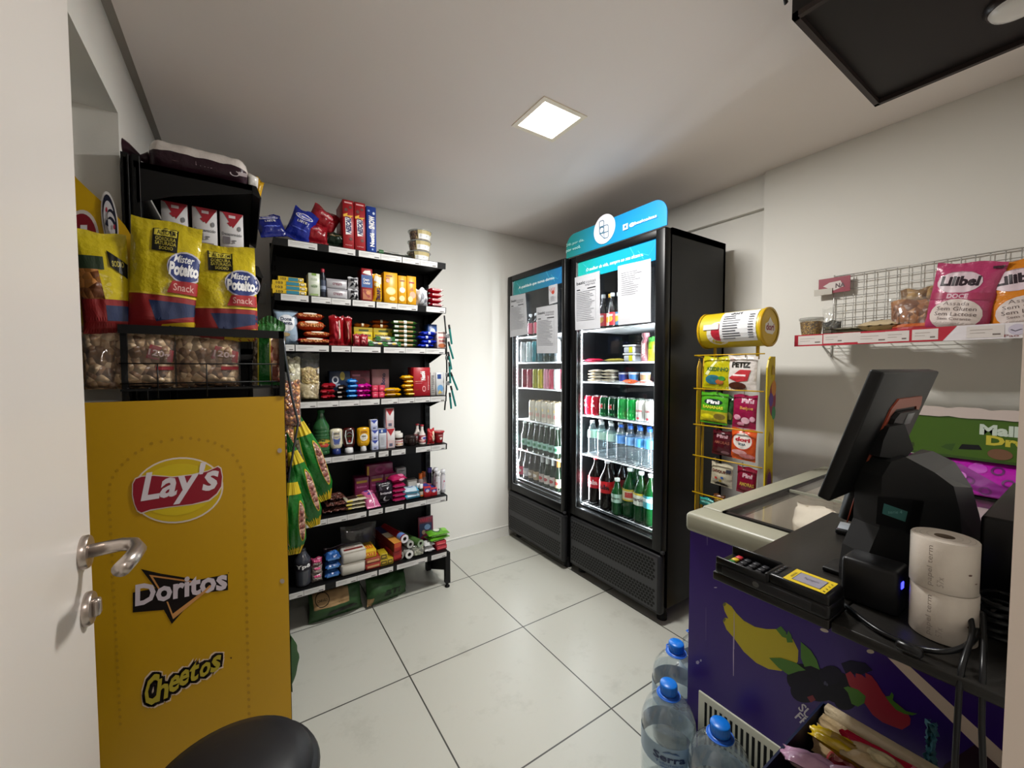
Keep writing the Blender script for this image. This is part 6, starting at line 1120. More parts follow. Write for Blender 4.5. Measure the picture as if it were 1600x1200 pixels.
# ================================================================== COUNTER BOARDS AND TILL
bd = M('#1b1917', .34, bump=.03, bscale=200)
for k, (c0, c1, lb) in enumerate(((.2655, .474, 'black board overhanging the freezer, far one under the card terminal'), (.062, .2635, 'black board overhanging the freezer, nearer one under the paper rolls'))):
    b = MB(); b.rbox(0, .646, 0, c1-c0, 0, .018, bd, .003); tag(b.build('counter_board', None, (.832, c0, .8765)), lb, 'counter board')
BT = .8950
# card terminal
ct = tag(empty('card_terminal', (.862, .365, BT)), 'black card terminal with yellow-framed screen on the edge of the counter board', 'card terminal'); tb_ = M('#0d0d0f', .32)
b = MB(); b.rbox(-.036, .036, -.102, .102, 0, .026, tb_, .007, 3); b.rbox(-.033, .033, -.100, -.002, .022, .043, tb_, .005, 2); b.rbox(-.036, -.029, .0, .100, .022, .037, tb_, .003); b.rbox(.029, .036, .0, .100, .022, .044, tb_, .003); b.rbox(-.034, .034, -.004, .004, .02, .042, tb_, .003); b.rbox(-.0375, -.034, -.075, .085, .004, .022, M('#1a1a1d', .4), .0015)
b.decals(lambda u, v, o: Vector((-.0375-o, .085-.16*u, .004+.018*v)), [E(.42, .5, .04, .32, '#4a4a48', n=8)], .0004)
b.build('housing', ct)
b = MB(); TS = lambda u, v, o: Vector((-.030+.060*v, -.026-.066*u, .0431+o))
b.decals(TS, [R(0, .0, 1, 1, '#d0b40c', (1, 1)), R(.16, .16, .84, .84, '#3a3840', (1, 1)), R(.18, .18, .82, .82, '#8a8694', (1, 1)), T('PagSeguro', .35, .45, .7, .62, '#5a5664', .0), TQ('moderninha', (.13, .3), (0, .4), (-.08, 0), '#3a3410', .0)]+[R(.92, .1+.2*k, .97, .14+.2*k, '#2a2a10', (1, 1)) for k in range(4)], .0004, .0002); b.build('screen', ct)
for r in range(4):
    for c in range(3):
        if r == 3: col = ('#2c7a3a', '#c8a81c', '#b83038')[c]
        else: col = '#2c2c30'
        b = MB(); b.rbox(-.024+.0165*c, -.011+.0165*c, .018+.0175*r, .030+.0175*r, .026, .031, M(col, .4), .0015, 1); b.build('key', ct)
for c in range(4): b = MB(); b.rbox(-.022+.012*c, -.013+.012*c, -.014, -.008, .043, .045, M('#26262a', .4), .001, 1); b.build('function_key', ct)
# monitor
mo = tag(empty('till_monitor', (1.08, .27, BT)), 'black tilted till monitor seen from behind, orange trim around its mount', 'monitor'); mb_ = M('#0c0c0d', .48)
P0 = at(1297, 784, Y=.305); P1 = at(1381, 582, Y=.230); mx0 = .5*(P0.x+P1.x); W_ = .345; bl = Vector((mx0, .305, P0.z)); tl = Vector((mx0, .230, P1.z)); up_ = (tl-bl); Hm = up_.length; up_.normalize(); xr = Vector((1, -.02, 0)).normalized(); nn = xr.cross(up_).normalized()
nb = nn if nn.y < 0 else -nn      # towards the camera: the back of the monitor
mo_o = Vector((1.08, .27, BT)); MT = Matrix.Translation(bl-mo_o) @ Matrix((( xr.x, up_.x, nb.x, 0), (xr.y, up_.y, nb.y, 0), (xr.z, up_.z, nb.z, 0), (0, 0, 0, 1)))
b = MB(); b.X = MT; b.rbox(0, W_, 0, Hm, -.022, 0, mb_, .004); b.build('display_case', mo)
b = MB(); b.X = MT; b.rbox(.008, W_-.008, .008, Hm-.008, -.0228, -.0218, M('#0a0c10', .08), .0005, 1); b.build('display_glass', mo)
b = MB(); b.X = MT; orr = M('#8a3820', .4); u0, u1, v0, v1 = .115, .305, .022, Hm-.055
oo = [(u0, v0), (u1, v0), (u1+.0, v1-.02), (u1-.02, v1), (u0+.02, v1), (u0, v1-.02)]; ii = [(u0+.014, v0+.014), (u1-.014, v0+.014), (u1-.014, v1-.035), (u1-.03, v1-.022), (u0+.03, v1-.022), (u0+.014, v1-.035)]
for i in range(6): j = (i+1) % 6; b.prism([oo[i], oo[j], ii[j], ii[i]], 'xy', -.0005, .003, orr)
b.build('orange_trim', mo)
b = MB(); b.X = MT; b.prism([(u0+.02, v0+.02), (u1-.02, v0+.02), (u1-.02, v1-.04), (u1-.035, v1-.028), (u0+.035, v1-.028), (u0+.02, v1-.04)], 'xy', .002, .010, mb_); b.rbox(.20, .245, .150, .175, .0101, .011, M('#6a6a6c', .5), .0005, 1); b.build('mount_plate', mo)
# till stand: big housing with printer behind
A_, B_ = Vector((.985, .268, 0)), Vector((1.20, .150, 0)); pd = (B_-A_).normalized(); pn = Vector((pd.y, -pd.x, 0)); pn = pn if pn.y > 0 else -pn
def onP(px, py, dd=0):
    d = CR*((px-800)/FPX)+CU*((600-py)/FPX)+CW; O = Vector((0, 0, CH)); t = (A_+pn*dd-O).dot(pn)/d.dot(pn); return O+d*t
so = Vector((1.09, .20, BT)); stn = tag(empty('till_stand', so), 'bulky black till stand with teal sticker behind the paper rolls', 'till stand')
o1 = [(1350, 905), (1356, 868), (1374, 825), (1378, 745), (1392, 722), (1415, 714), (1430, 722), (1460, 738), (1490, 760), (1500, 800), (1505, 870), (1508, 930), (1350, 930)]
b = MB()
def slab(pts, d0, d1, mt, floor=True, sc=1):
    f0 = [onP(*p) for p in pts]; 
    for q in f0: q.z = max(q.z, BT+.0005)
    f1 = [q+pn*(d1-d0) for q in f0]; f0 = [q+pn*d0 for q in f0]; n = len(pts)
    tr = geometry.tessellate_polygon([[Vector((q.dot(pd), q.z, 0)) for q in f0]])
    vs = [q-so for q in f0+f1]; b.add(vs, [tuple(t) for t in tr]+[tuple(i+n for i in t) for t in tr], mt); b.add(vs, [(i, (i+1) % n, (i+1) % n+n, i+n) for i in range(n)], mt)
hs_ = M('#222223', .42)
slab(o1, 0, .055, hs_)
# sloped shoulder behind the face
f0 = [onP(*p) for p in ((1415, 714), (1430, 722), (1460, 738), (1490, 760), (1500, 800), (1505, 870), (1508, 930))]; f1 = [onP(px, py, .05) for px, py in ((1440, 702), (1458, 705), (1492, 722), (1519, 762), (1533, 815), (1542, 870), (1546, 930))]
for q in f0+f1: q.z = max(q.z, BT+.0005)
n = len(f0); b.add([q-so for q in f0+f1], [(i, i+1, i+1+n, i+n) for i in range(n-1)], M('#2c2c2e', .4), False)
b.build('housing', stn)
b = MB(); PS = lambda px, py, o: onP(px, py)-pn*o-so
b.decals(PS, [PG([(1371, 775), (1428, 780), (1424, 832), (1368, 818)], '#101012'), PG([(1426, 780), (1443, 783), (1432, 838), (1414, 832)], '#040405'), PG([(1380, 786), (1417, 799), (1413, 815), (1377, 802)], '#3a6a66'), T('serie 4', 1386, 802, 1408, 797, '#7aa8a4', .0)], .0008, .0004); b.build('sticker_panel', stn)
b = MB(); slab([(1400, 668), (1424, 664), (1438, 704), (1424, 720), (1384, 716), (1390, 690)], .012, .05, hs_); b.build('neck', stn)
b = MB(); q0, q1 = onP(1345, 740, .075)-so, onP(1322, 812, .075)-so; q1.z = max(q1.z, .004); b.tube([q0, q1], [.016, .014], mb_, 4); b.tube([q0+Vector((-.016, -.006, 0)), q1+Vector((-.014, -.006, 0))], .0012, orr, 5); b.build('rear_leg', stn); b = MB(); b.rbox(q1.x-.03, q1.x+.04, q1.y-.02, q1.y+.03, 0, .010, mb_, .003); b.build('foot_plate', stn)
# white receipt roll in the stand
rc = onP(1368, 808, .05); b = MB(); dirn = Vector((.93, -.36, 0))
b.lathe([(.012, -.02), (.034, -.02), (.034, .02), (.012, .02)], M('#c2b6b4', .5), 28, (0, 0, 0), 'x'); b.lathe([(.012, -.021), (.001, -.021)], M('#0a0a0a', .6), 20, (0, 0, 0), 'x')
b.decals(lambda u, v, o: Vector((-.02+.04*v, -(.034+o)*math.cos((u-.5)*1.5), -(.034+o)*math.sin((u-.5)*1.5))), [R(.2, .2, .28, .8, '#4a4448'), R(.34, .1, .44, .9, '#3a3438')], .0006)
o = b.build('receipt_roll', None, (rc.x, rc.y, rc.z), (0, 0, -.9)); tag(o, 'white receipt roll half hidden behind the till stand', 'paper roll')
b = MB(); b.rbox(-.034, .034, -.022, .022, 0, .014, mb_, .004); b.rbox(-.030, .030, -.018, .018, .014, .016, M('#8a9098', .08), .001); p = at(1324, 826, Z=BT+.01); tag(b.build('card_reader', None, (p.x, p.y, BT+.0005), (0, 0, .2)), 'small black and glossy scanner lying behind the black cube', 'scanner')
# small black printer cube with blue light
pc = tag(empty('power_box', (.945, .243, BT)), 'black boxy device with small blue light in front of the till stand', 'printer')
b = MB(); b.rbox(-.012, .052, -.042, .040, .0005, .082, M('#121214', .4), .008, 3); b.build('device_case', pc)
b = MB(); b.rbox(.0, .012, -.0435, -.0415, .05, .062, M('#2a2cff', .3, emit=6), .001, 1); b.build('blue_light', pc)
# two paper rolls stacked
def proll():
    b = MB(); pm = M('#c9beb2', .6, bump=.05, bscale=80); b.lathe([(.0385, 0), (.0395, .001), (.0395, .079), (.0385, .080)], pm, 40, caps=False); b.lathe([(.012, .0805), (.0386, .0803)], pm, 40, caps=False); b.lathe([(.012, .0), (.0386, .0)], pm, 40, caps=False); b.lathe([(.012, .0), (.012, .0805)], M('#7a6a58', .7), 20, caps=False)
    for q in (.02, .028, .034): b.lathe([(q, .0808), (q+.0006, .0808)], M('#a89c90', .6), 30, caps=False)
    S = cylS([(.0395, 0), (.0395, .08)]); b.decals(lambda u, v, o: S(u, v, o), [TQ('papel term', (.455, .10), (0, .8), (-.035, 0), '#9a8e84', .0), TQ('57x', (.50, .12), (0, .2), (-.03, 0), '#a4988e', .0), E(.62, .45, .012, .02, '#5a4038', n=6), E(.66, .28, .012, .01, '#6a4a40', n=6)], .0004)
    return b.build('paper_roll')
p1 = proll(); place(p1, (.945, .150, BT+.0008), (0, 0, -1.40)); tag(p1, 'white thermal paper roll standing on the board, lower of two stacked', 'paper roll', 'thermal paper rolls')
dup(p1, (.942, .151, BT+.0822), (0, 0, -1.38), 'white thermal paper roll stacked on top of another')
# dark box at the right with a play mark
b = MB(); b.rbox(-.19, .19, -.033, .033, 0, .170, M('#0a0909', .4), .006); dbx = Vector((1.29, .100, BT+.0006))
b.decals(lambda px, py, o: at(px, py, X=1.0995-o)-dbx, [PG([(1549, 933), (1567, 946), (1547, 961)], '#6a625e')], .001); tag(b.build('black_box', None, dbx), 'black box with a grey triangle mark at right of the paper rolls', 'box')
# cables
cb = M('#111113', .3)
def cable(pts, r, lb, name='cable'):
    P = [Vector(p) for p in pts]; o = P[0].copy(); q = []
    for i in range(len(P)-1):
        a, b_, c, d = P[max(i-1, 0)], P[i], P[i+1], P[min(i+2, len(P)-1)]
        for k in range(8): t = k/8; q.append(.5*((2*b_)+(c-a)*t+(2*a-5*b_+4*c-d)*t*t+(3*b_-a-3*c+d)*t**3))
    q.append(P[-1]); b = MB(); b.tube([v-o for v in q], r, cb, 8); ob = b.build(name, None, o); return tag(ob, lb, 'cable')
zc = BT+.0045
def bp_(px, py, z=zc): v = at(px, py, Z=z); return (v.x, v.y, v.z)
cable([bp_(1313, 938), bp_(1335, 958), bp_(1372, 985), bp_(1408, 1002), bp_(1440, 1014), bp_(1478, 1018, zc+.01), bp_(1512, 1008, zc+.02), bp_(1530, 985, zc+.03)], .0042, 'black cable running from the card terminal past the paper rolls')
b = MB(); a_ = Vector(bp_(1398, 1004)); c_ = Vector(bp_(1440, 1022)); b.tube([Vector(), (c_-a_)*.1, (c_-a_)*.9, c_-a_], [.004, .008, .008, .004], cb, 10); tag(b.build('cable_adapter', None, a_+Vector((-.012, -.004, .006))), 'thick black adapter block in the cable before the rolls', 'cable adapter')
dz_ = at(1530, 1005, X=.90)
cable([(.93, .118, BT+.05), (.90, .112, BT+.035), (.842, .113, BT+.005), (.822, .112, BT-.06), (.818, .112, .76), (.816, .112, .55), (.815, .115, .30)], .0036, 'black cable hanging down in front of the freezer, left one')
cable([(.95, .108, BT+.055), (.90, .100, BT+.035), (.85, .094, BT+.008), (.824, .090, BT-.05), (.818, .086, .78), (.816, .078, .55), (.815, .079, .30)], .0034, 'black cable hanging down in front of the freezer, right one')
pts = []
for k in range(5*16):
    a = 2*PI*k/16; rr_ = .040+.002*math.sin(k*.7); pts.append((1.01+rr_*1.0*math.cos(a)+.003*math.sin(k), .1085-.0+.026*math.sin(a)-.014, BT+.006+.0016*k/2+.0))
b = MB(); P0_ = Vector(pts[0]); b.tube([Vector(p)-P0_ for p in pts], .004, cb, 6); tag(b.build('cable_coil', None, P0_), 'coiled black cable lying beside the stacked paper rolls', 'cable')

# ================================================================== MALLOW BOX AND MAGENTA BAG AGAINST THE WALL
b = MB(); bo = Vector((2.17, .27, FZ+.0018)); mg_ = M('#a8189e', .2, .0, .5, 16)
S0 = pillowS(.44, .135, .12, 1, 4, .006, False, .02, .25)
o = packet('magenta_bag', .46, .125, .12, '#8a1488', [E(.50, .80, .05, .12, '#b03ab0'), PG([(.15, .95), (.35, .98), (.8, .1), (.55, .1)], '#7a0a7a')]+[Ring(u, v, .035, .11, .62, '#5a0a5c') for u, v in ((.60, .80), (.66, .52), (.46, .46), (.55, .25), (.85, .6), (.30, .7))]+[E(.40, .55, .05, .13, '#c070c0'), E(.75, .3, .03, .08, '#b050b0')], seed=4, wr=.006, shape=.25, stand=True, body=mg_, cr=.02); place(o, bo, (0, 0, RZ)); tag(o, 'magenta bag lying on the freezer against the right wall', 'bag')
b = MB(); b.box(-.20, .20, -.03, .03, 0, .155, M('#3c5a16', .35)); GSf = front(.40, .06, .155)
b.decals(GSf, [R(0, .0, 1, .06, '#2a4412'), PG([(.30, .30), (.36, .34), (.34, .16), (.27, .22)], '#2c4a16'), T('Mallow', .50, .60, .90, .84, '#b8c4b8', .05), T('Dream', .54, .38, .94, .60, '#b8ac38', .05), PG([(.38, .22), (.52, .26), (.50, .36), (.40, .34)], '#15161a'), E(.62, .20, .07, .12, '#6a4a34'), E(.85, .14, .13, .14, '#b0a89c'), E(.86, .12, .07, .06, '#5a3a30'), R(.02, .16, .09, .26, '#2a3a16')], .0006)
o = b.build('sweets_box', None, (2.17, .27, FZ+.1290), (0, 0, RZ)); tag(o, 'green sweets display box with white and yellow lettering on the magenta bag', 'sweets box')
fl_ = MB(); tp = [(-.2+.4*k/16, .155+(.028+.010*noise.noise(Vector((k*.7, 1, 3))))) for k in range(17)]; bt = [(-.2+.4*k/16, .148+.008*noise.noise(Vector((k*.9, 5, 3)))) for k in range(17)]
fl_.prism(tp+bt[::-1], 'xz', -.0345, -.0315, M('#b8aaa4', .7)); fl_.build('torn_edge', o)

# ================================================================== WIRE WALL SHELF
wv = M('#c2bfba', .35, .5); ws = tag(empty('wire_rack', (2.02, .80, 1.440)), 'white wire wall shelf with red and white price strip above the counter', 'wall shelf')
L_ = .735; D_ = .285
b = MB(); n = 15
for k in range(n): x = D_*k/(n-1); b.tube([(x, 0, .0), (x, -L_, .0)], .0016, wv, 4)
for k in range(13): y = -L_*k/12; b.tube([(0, y, -.003), (D_, y, -.003)], .0018, wv, 4)
b.tube([(0, 0, 0), (0, -L_, 0)], .003, wv);
for y in (-.04, -.66): b.tube([(.16, y, 0), (D_, y, -.05)], .003, wv); b.tube([(D_-.002, y, 0), (D_-.002, y, -.06)], .003, wv)
b.tube([(0, 0, 0), (D_, 0, 0)], .003, wv); b.build('wire_deck', ws)
b = MB(); n = 20
for k in range(n): y = -.045-(L_-.045)*k/(n-1); b.tube([(D_-.006, y, .005), (D_-.006, y, .312)], .0016, wv, 4); 
for k in range(10): z = .02+.0325*k; b.tube([(D_-.009, -.045, z), (D_-.009, -L_, z)], .0016 if k < 9 else .0025, wv, 4)
b.tube([(D_-.006, -.045, .0), (D_-.006, -.045, .32)], .003, wv); b.build('wire_back', ws)
b = MB(); RSf = lambda u, v, o: Vector((-.004-o, -L_*u, -.017+v*.049)); b.box(-.004, -.002, -L_, 0, -.017, .032, M('#d2ccd0', .4))
b.decals(RSf, [PG([(0, 0), (.615, 0), (.66, 1), (0, 1)], '#a81c30')], .0003)
tg_ = [R(u0, v0, u1, v0+.78, '#c9c1bd', (1, 1)) for u0, u1, v0 in ((.02, .14, .12), (.145, .24, .16), (.235, .31, .18), (.30, .42, .08), (.41, .50, .10), (.51, .60, .12), (.69, .80, .12), (.955, 1, .1))]
tl_ = []
for u0, u1, v0 in ((.02, .14, .12), (.145, .24, .16), (.30, .42, .08), (.41, .50, .10), (.51, .60, .12), (.69, .80, .12)): tl_ += [R(u0+.01, v0+.5, u0+(u1-u0)*.7, v0+.54, '#a09690', (1, 1)), R(u0+.01, v0+.3, u0+(u1-u0)*.5, v0+.34, '#a09690', (1, 1)), R(u0+(u1-u0)*.7, v0+.14, u1-.01, v0+.24, '#6a605c', (1, 1))]
b.decals(RSf, tg_+tl_, .0008, .00004); b.decals(RSf, [E(.835, .55, .025, .35, '#b8b0c0'), PG([(.815, .55), (.83, .42), (.85, .55), (.845, .58), (.83, .48), (.82, .58)], '#4a4450'), T('NA', .865, .42, .935, .92, '#a01c2c', .06), T('Pao Caseiro', .80, .08, .94, .26, '#7a3a3a', .0), R(.86, .34, .94, .37, '#5a3a3a')], .0012, .0001)
b.build('price_strip', ws)
b = MB(); b.box(0, .003, -.06, .06, -.035, .035, M('#8a2438', .4)); HSf = lambda u, v, o: Vector((-o, .06-.12*u, -.035+.07*v)); b.decals(HSf, [PG([(.15, .5), (.35, .7), (.7, .75), (.8, .35), (.5, .15)], '#c8bcb8'), T('NA', .55, .3, .85, .6, '#4a2a30', .04)], .0006); b.box(-.006, -.001, .005, .075, -.040, -.012, M('#b8b2a8', .5))
p = at(1296, 447, X=2.285); tag(b.build('price_card', None, (2.277, p.y-.02, p.z)), 'dark red card with white tag clipped to the left end of wire grid', 'price card')
SHZ = 1.440+.0022
def wp(o, px, X, lb, cat, dz=0, rz=0, ry=0): y = at(px, 500, X=X).y; o.location = (X, y, SHZ+dz); o.rotation_euler = (0, ry, RZ+rz); return tag(o, lb, cat)
seeds = CHUNK('#b08a2c', '#5a4010', 190, '#8a6820', rough=.3, dist=.004)
b = MB(); b.lathe([(.030, .002), (.038, .060), (.041, .088)], seeds, 28); o = b.build('seed_tub'); c = MB(); c.lathe([(.0315, 0), (.0395, .06), (.0425, .094)], CLEAR('#f4f2ee', .05, 1.45, .05), 28); c.build('clear_wall', o); c = MB(); c.lathe([(.045, .094), (.046, .100), (.044, .105), (.036, .106)], CLEAR('#e4e4e0', .1, 1.4, .4, '#b8b8b4'), 28); c.build('lid', o)
wp(o, 1268, 2.072, 'clear tub of roasted yellow-brown grains at left end of wire shelf', 'tub')
wp(snackbag('dark_bag', .075, .155, .05, CHUNK('#4a4430', '#1c1a14', 60), .62, [R(.2, .05, .6, .35, '#b0aaa4')], seed=3), 1300, 2.19, 'clear bag of dark dried fruit tied at top behind the grain tub', 'bag')
for k in range(5): wp(flatpack('flatbread_pack', .13, .12, .011, '#a8a290', [], k, body=M('#aaa48e', .3, bump=.6, bscale=30), wr=.003), 1335, 2.15, 'greyish flatbread packet lying flat, %s in its low pile' % ('lowest', 'second', 'third', 'fourth', 'top')[k], 'packet', dz=k*.0115)
wp(flatpack('pita_pack', .135, .13, .030, '#b8a888', [], 9, body=M('#a8966f', .3, bump=.5, bscale=25), wr=.004), 1378, 2.12, 'bag of flatbreads underneath the round pale ones on wire shelf', 'bread bag')
wp(flatpack('pita_pack', .135, .13, .045, '#b8a888', [E(.5, .5, .12, .16, '#6a2c1c'), E(.2, .6, .12, .1, '#7a7460'), E(.8, .5, .08, .12, '#7a6a50')], 4, body=M('#b6a27e', .25, bump=.5, bscale=25), wr=.006), 1378, 2.12, 'bag of round pale flatbreads in the middle of wire shelf', 'bread bag', dz=.031)
o = snackbag('toast_bag', .165, .155, .085, CHUNK('#b07a48', '#6a3c1c', 40, '#945c30'), .93, [R(.0, .06, 1, .26, '#9a1c20'), T('Ockey', .15, .09, .85, .22, '#d8b8a8', .03), R(.0, .26, 1, .33, '#b8581c')]+[R(.18+.17*k, .34, .20+.17*k, .62, '#7a4a28') for k in range(4)], seed=6); wp(o, 1434, 2.10, 'bag of toasted bread sticks with red band on wire shelf', 'toast bag')
o = snackbag('cheese_bread_bag', .10, .07, .05, CHUNK('#c09a60', '#7a5428', 45), .9, seed=6); wp(o, 1431, 2.17, 'clear bag with pale round rolls perched behind toast bag', 'bag', dz=.13)
def lili(col, word, seed): return [E(.42, .71, .34, .16, '#c9b4bc'), E(.42, .5, .40, .40, '#c4b6b6') if False else E(.42, .74, .33, .12, '#c9b4bc'), T('Lilibel', .14, .655, .72, .80, '#2a1c24', .05), E(.42, .86, .2, .004, '#8a6a74'), R(0, .46, 1, .56, col), T(word, .30, .475, .62, .545, '#c8a8b4', .04), E(.50, .24, .40, .23, '#c8bab4'), T('Assada', .28, .375, .68, .43, '#6a5a58', .0), T('Sem Gluten', .2, .30, .8, .355, '#5a4a48', .0), T('Sem Lactose', .18, .225, .82, .28, '#5a4a48', .0), T('Sem Corante', .24, .165, .76, .205, '#7a6a68', .0), PG([(.82, .93), (.98, .96), (.96, .91), (.84, .89)], '#3a2028')]
o = packet('crisps_bag', .165, .235, .075, '#a83a62', lili('#9a2a50', 'DOCE', 1), seed=2, wr=.004, stand=True, shape=.5, body=M('#a83a62', .25, 0, .35, 45))
wp(o, 1490, 2.065, 'pink crisps bag in front, leaning, on the wire shelf', 'crisps bag', ry=.16, rz=-.05, dz=.013)
for k, (px, X, lb) in enumerate(((1535, 2.150, 'pink crisps bag directly behind the tilted pink one'), (1562, 2.215, 'darker pink crisps bag furthest back between pink and orange'))):
    o = packet('crisps_bag', .15, .20, .05, '#8a2c4c', lili('#7a1c40', 'DOCE', 1)[3:] if k else [E(.6, .66, .3, .16, '#b89aa4'), T('Lilibel', .3, .62, .85, .74, '#2a1c24', .05), E(.55, .25, .38, .22, CHUNK('#a88070', '#7a5048', 40))], seed=5+k, wr=.004, stand=True, body=M('#8a2c4c', .25, 0, .35, 45)); wp(o, px, X, lb, 'crisps bag', ry=-.02)
o = packet('crisps_bag', .175, .225, .07, '#c8781c', lili('#b88a58', 'x', 1)[:4]+lili('#b88a58', 'x', 1)[6:], seed=8, wr=.004, stand=True, body=M('#c8781c', .25, 0, .35, 45)); wp(o, 1612, 2.07, 'orange crisps bag at the right edge of the photo', 'crisps bag', ry=-.10, dz=.010)

# ================================================================== FLOOR ITEMS
def bigwater(lb, loc, rz=0):
    cl = CLEAR('#fafcfd', .04, 1.7, .04, '#e4ecf0'); b = MB(); r = .081; pr = [(.070, .0), (.080, .01), (r, .03)]
    for k in range(4): z = .045+k*.022; pr += [(r, z), (r*.97, z+.008), (r, z+.016)]
    pr += [(r*.985, .145), (r*.985, .205), (r, .215), (r*.97, .240), (r*.86, .268), (r*.66, .290), (.034, .304), (.0235, .308), (.022, .322)]
    n = 32; vs = []; fs = []
    for i, (rr_, z) in enumerate(pr):
        for k in range(n):
            a = 2*PI*k/n; q = rr_*(1-.022*abs(math.sin(a*6))*(1.6 if z > .21 and z < .30 else .35)); vs.append((q*math.cos(a), q*math.sin(a), z))
    for i in range(len(pr)-1):
        for k in range(n): fs.append((i*n+k, i*n+(k+1) % n, (i+1)*n+(k+1) % n, (i+1)*n+k))
    b.add(vs, fs, cl, True); b.add(vs[:n], [tuple(range(n))[::-1]], cl); o = b.build('water_jug')
    w = MB(); w.lathe([(q*.96, max(z, .004)) for q, z in pr if z < .26], CLEAR('#f4f9fb', .08, 1.4, .07, '#c8d8e2'), 28); w.build('water', o)
    c = MB(); cm = M('#0f72d6', .35); c.lathe([(.0245, .318), (.0255, .320), (.0255, .344), (.0235, .347), (.001, .347)], cm, 28)
    for k in range(28): a = 2*PI*k/28; c.box(.0253*math.cos(a)-.0007, .0253*math.cos(a)+.0007, .0253*math.sin(a)-.0007, .0253*math.sin(a)+.0007, .321, .342, cm)
    c.build('cap', o)
    h = MB(); hm = M('#2a6ad0', .35); h.lathe([(.026, .306), (.032, .308), (.032, .313), (.026, .315)], hm, 24)
    h.tube([(.034*math.cos(a), .034*math.sin(a)-.0, .311) for a in [2*PI*k/24 for k in range(24)]], .002, hm, 6, True)
    h.tube([(.022, .026, .311), (.012, .048, .305), (0, .058, .300), (-.012, .048, .305), (-.022, .026, .311)], .0025, hm, 6); h.build('carry_handle', o)
    l = MB(); S = cylS([(r*.99, 0), (r*.99, .35)]); lm = M('#8ea6bc', .3); l.surf(lambda u, v, oo: S(u, .40+.185*v, .0004), 30, 2, lm)
    l.decals(lambda u, v, oo: S(.5+(u-.5)*.32, .40+.185*v, oo), [T('Serra', .22, .35, .80, .68, '#1c2c58', .03), T('Tabuleiro', .26, .20, .76, .30, '#3a5a98', .01), PG([(.38, .72), (.5, .88), (.55, .8), (.62, .86), (.7, .72)], '#4a6a98'), R(.35, .08, .65, .12, '#5a7ab0')], .0014, .0003); l.build('label', o)
    place(o, loc, (0, 0, rz)); return tag(o, lb, 'water jug')
w1 = bigwater('large clear water jug with blue cap, foremost at the left by purple freezer', (1.085, .752, .001), -.93)
dup(w1, (1.080, .585, .001), (0, 0, -1.1), 'large clear water jug with blue cap, closest to the vent grille')
dup(w1, (1.270, .852, .001), (0, 0, -.5), 'large clear water jug behind the freezer corner, partly hidden')
dup(w1, (1.440, .856, .001), (0, 0, .3), 'large water jug mostly hidden behind the freezer corner')
# bin
bn = tag(empty('waste_bin', (-.045, .972, 0)), 'black round waste bin with domed lid in front of the yellow stand', 'waste bin'); bm = M('#17171a', .45)
b = MB(); b.lathe([(.115, .002), (.12, .01), (.152, .46)], bm, 40); b.build('bucket', bn)
b = MB(); b.lathe([(.154, .458), (.164, .460), (.168, .474), (.163, .484), (.155, .488), (.153, .492), (.143, .508), (.108, .524), (.055, .533), (.001, .535)], bm, 48, caps=False); b.build('lid', bn)
# sweets tray on a stool
st_ = tag(empty('stool', (.90, .185, 0)), 'black stool carrying the tray of sweets beside the freezer', 'stool')
b = MB(); b.rbox(-.16, .16, -.14, .165, .440, .462, M('#101012', .4), .006); b.build('seat', st_)
for sx_ in (-.13, .13):
    for sy_ in (-.11, .135): b = MB(); b.tube([(sx_, sy_, 0), (sx_*.95, sy_*.95, .44)], .011, M('#101012', .4), 10); b.build('leg', st_)
tx0, tx1, ty0, ty1, tz0, tz1 = .765, 1.055, .055, .345, .463, .590
b = MB(); nv = M('#0d1634', .4); ox = Vector(((tx0+tx1)/2, (ty0+ty1)/2, tz0)); a0, a1, c0, c1, hh_ = tx0-ox.x, tx1-ox.x, ty0-ox.y, ty1-ox.y, tz1-tz0
b.box(a0, a1, c0, c1, 0, .004, nv)
for q in ((a0, a0+.004, c0, c1), (a1-.004, a1, c0, c1), (a0+.004, a1-.004, c0, c0+.004), (a0+.004, a1-.004, c1-.004, c1)): b.box(*q, .0, hh_, nv)
tag(b.build('sweets_tray', None, ox), 'navy card tray full of wrapped sweets at the lower right', 'tray')
bar = CHUNK('#b8a07c', '#8a6c48', 60, '#a88c66', rough=.3)
for k, (x, z, lb) in enumerate(((1.035, .575, 'long pale wafer packet in tray, outermost against freezer'), (1.006, .568, 'long pale wafer packet, middle of the three in the tray'), (.978, .560, 'long pale wafer packet, innermost of the three'))):
    o = packet('wafer_packet', .055, .265, .026, '#a8906c', [R(.2, .3, .6, .7, '#c8b8a0'), R(.3, .35, .5, .65, '#6a3a34') if k == 0 else R(.3, .1, .7, .2, '#8a7458')], seed=k+1, wr=.004, body=M('#c4ab82', .3, 0, .4, 40) if k else M('#d4c2a2', .25, 0, .4, 40), cr=.05); place(o, (x, .068, z), (-PI/2, -.35, 0)); o.rotation_euler = Euler((-PI/2, 0, 0)).to_matrix().to_4x4().to_euler(); o.rotation_euler = (-PI/2, -1.2, 0); tag(o, lb, 'wafer packet')
def swt(name, w, h, d, col, dd, x, y, z, rot, lb, seed, wr=.006):
    o = packet(name, w, h, d, col, dd, seed=seed, wr=wr); place(o, (x, y, z), rot); return tag(o, lb, 'sweets packet')
LR = lambda a: (-PI/2+.0, 0, a)
swt('sweets_packet', .04, .11, .03, '#c0a010', [R(.3, .3, .7, .7, '#8a6a10')], .945, .215, .600, (-PI/2, 0, 0), 'bright yellow sweets packet in the tray next to the wafers', 3)
swt('sweets_packet', .045, .11, .035, '#a8809a', [R(.3, .1, .6, .25, '#5a4a6a')], .875, .345-.115, .598, (-PI/2+.05, .2, .35), 'lilac sweets packet near the left rim of the tray', 4)
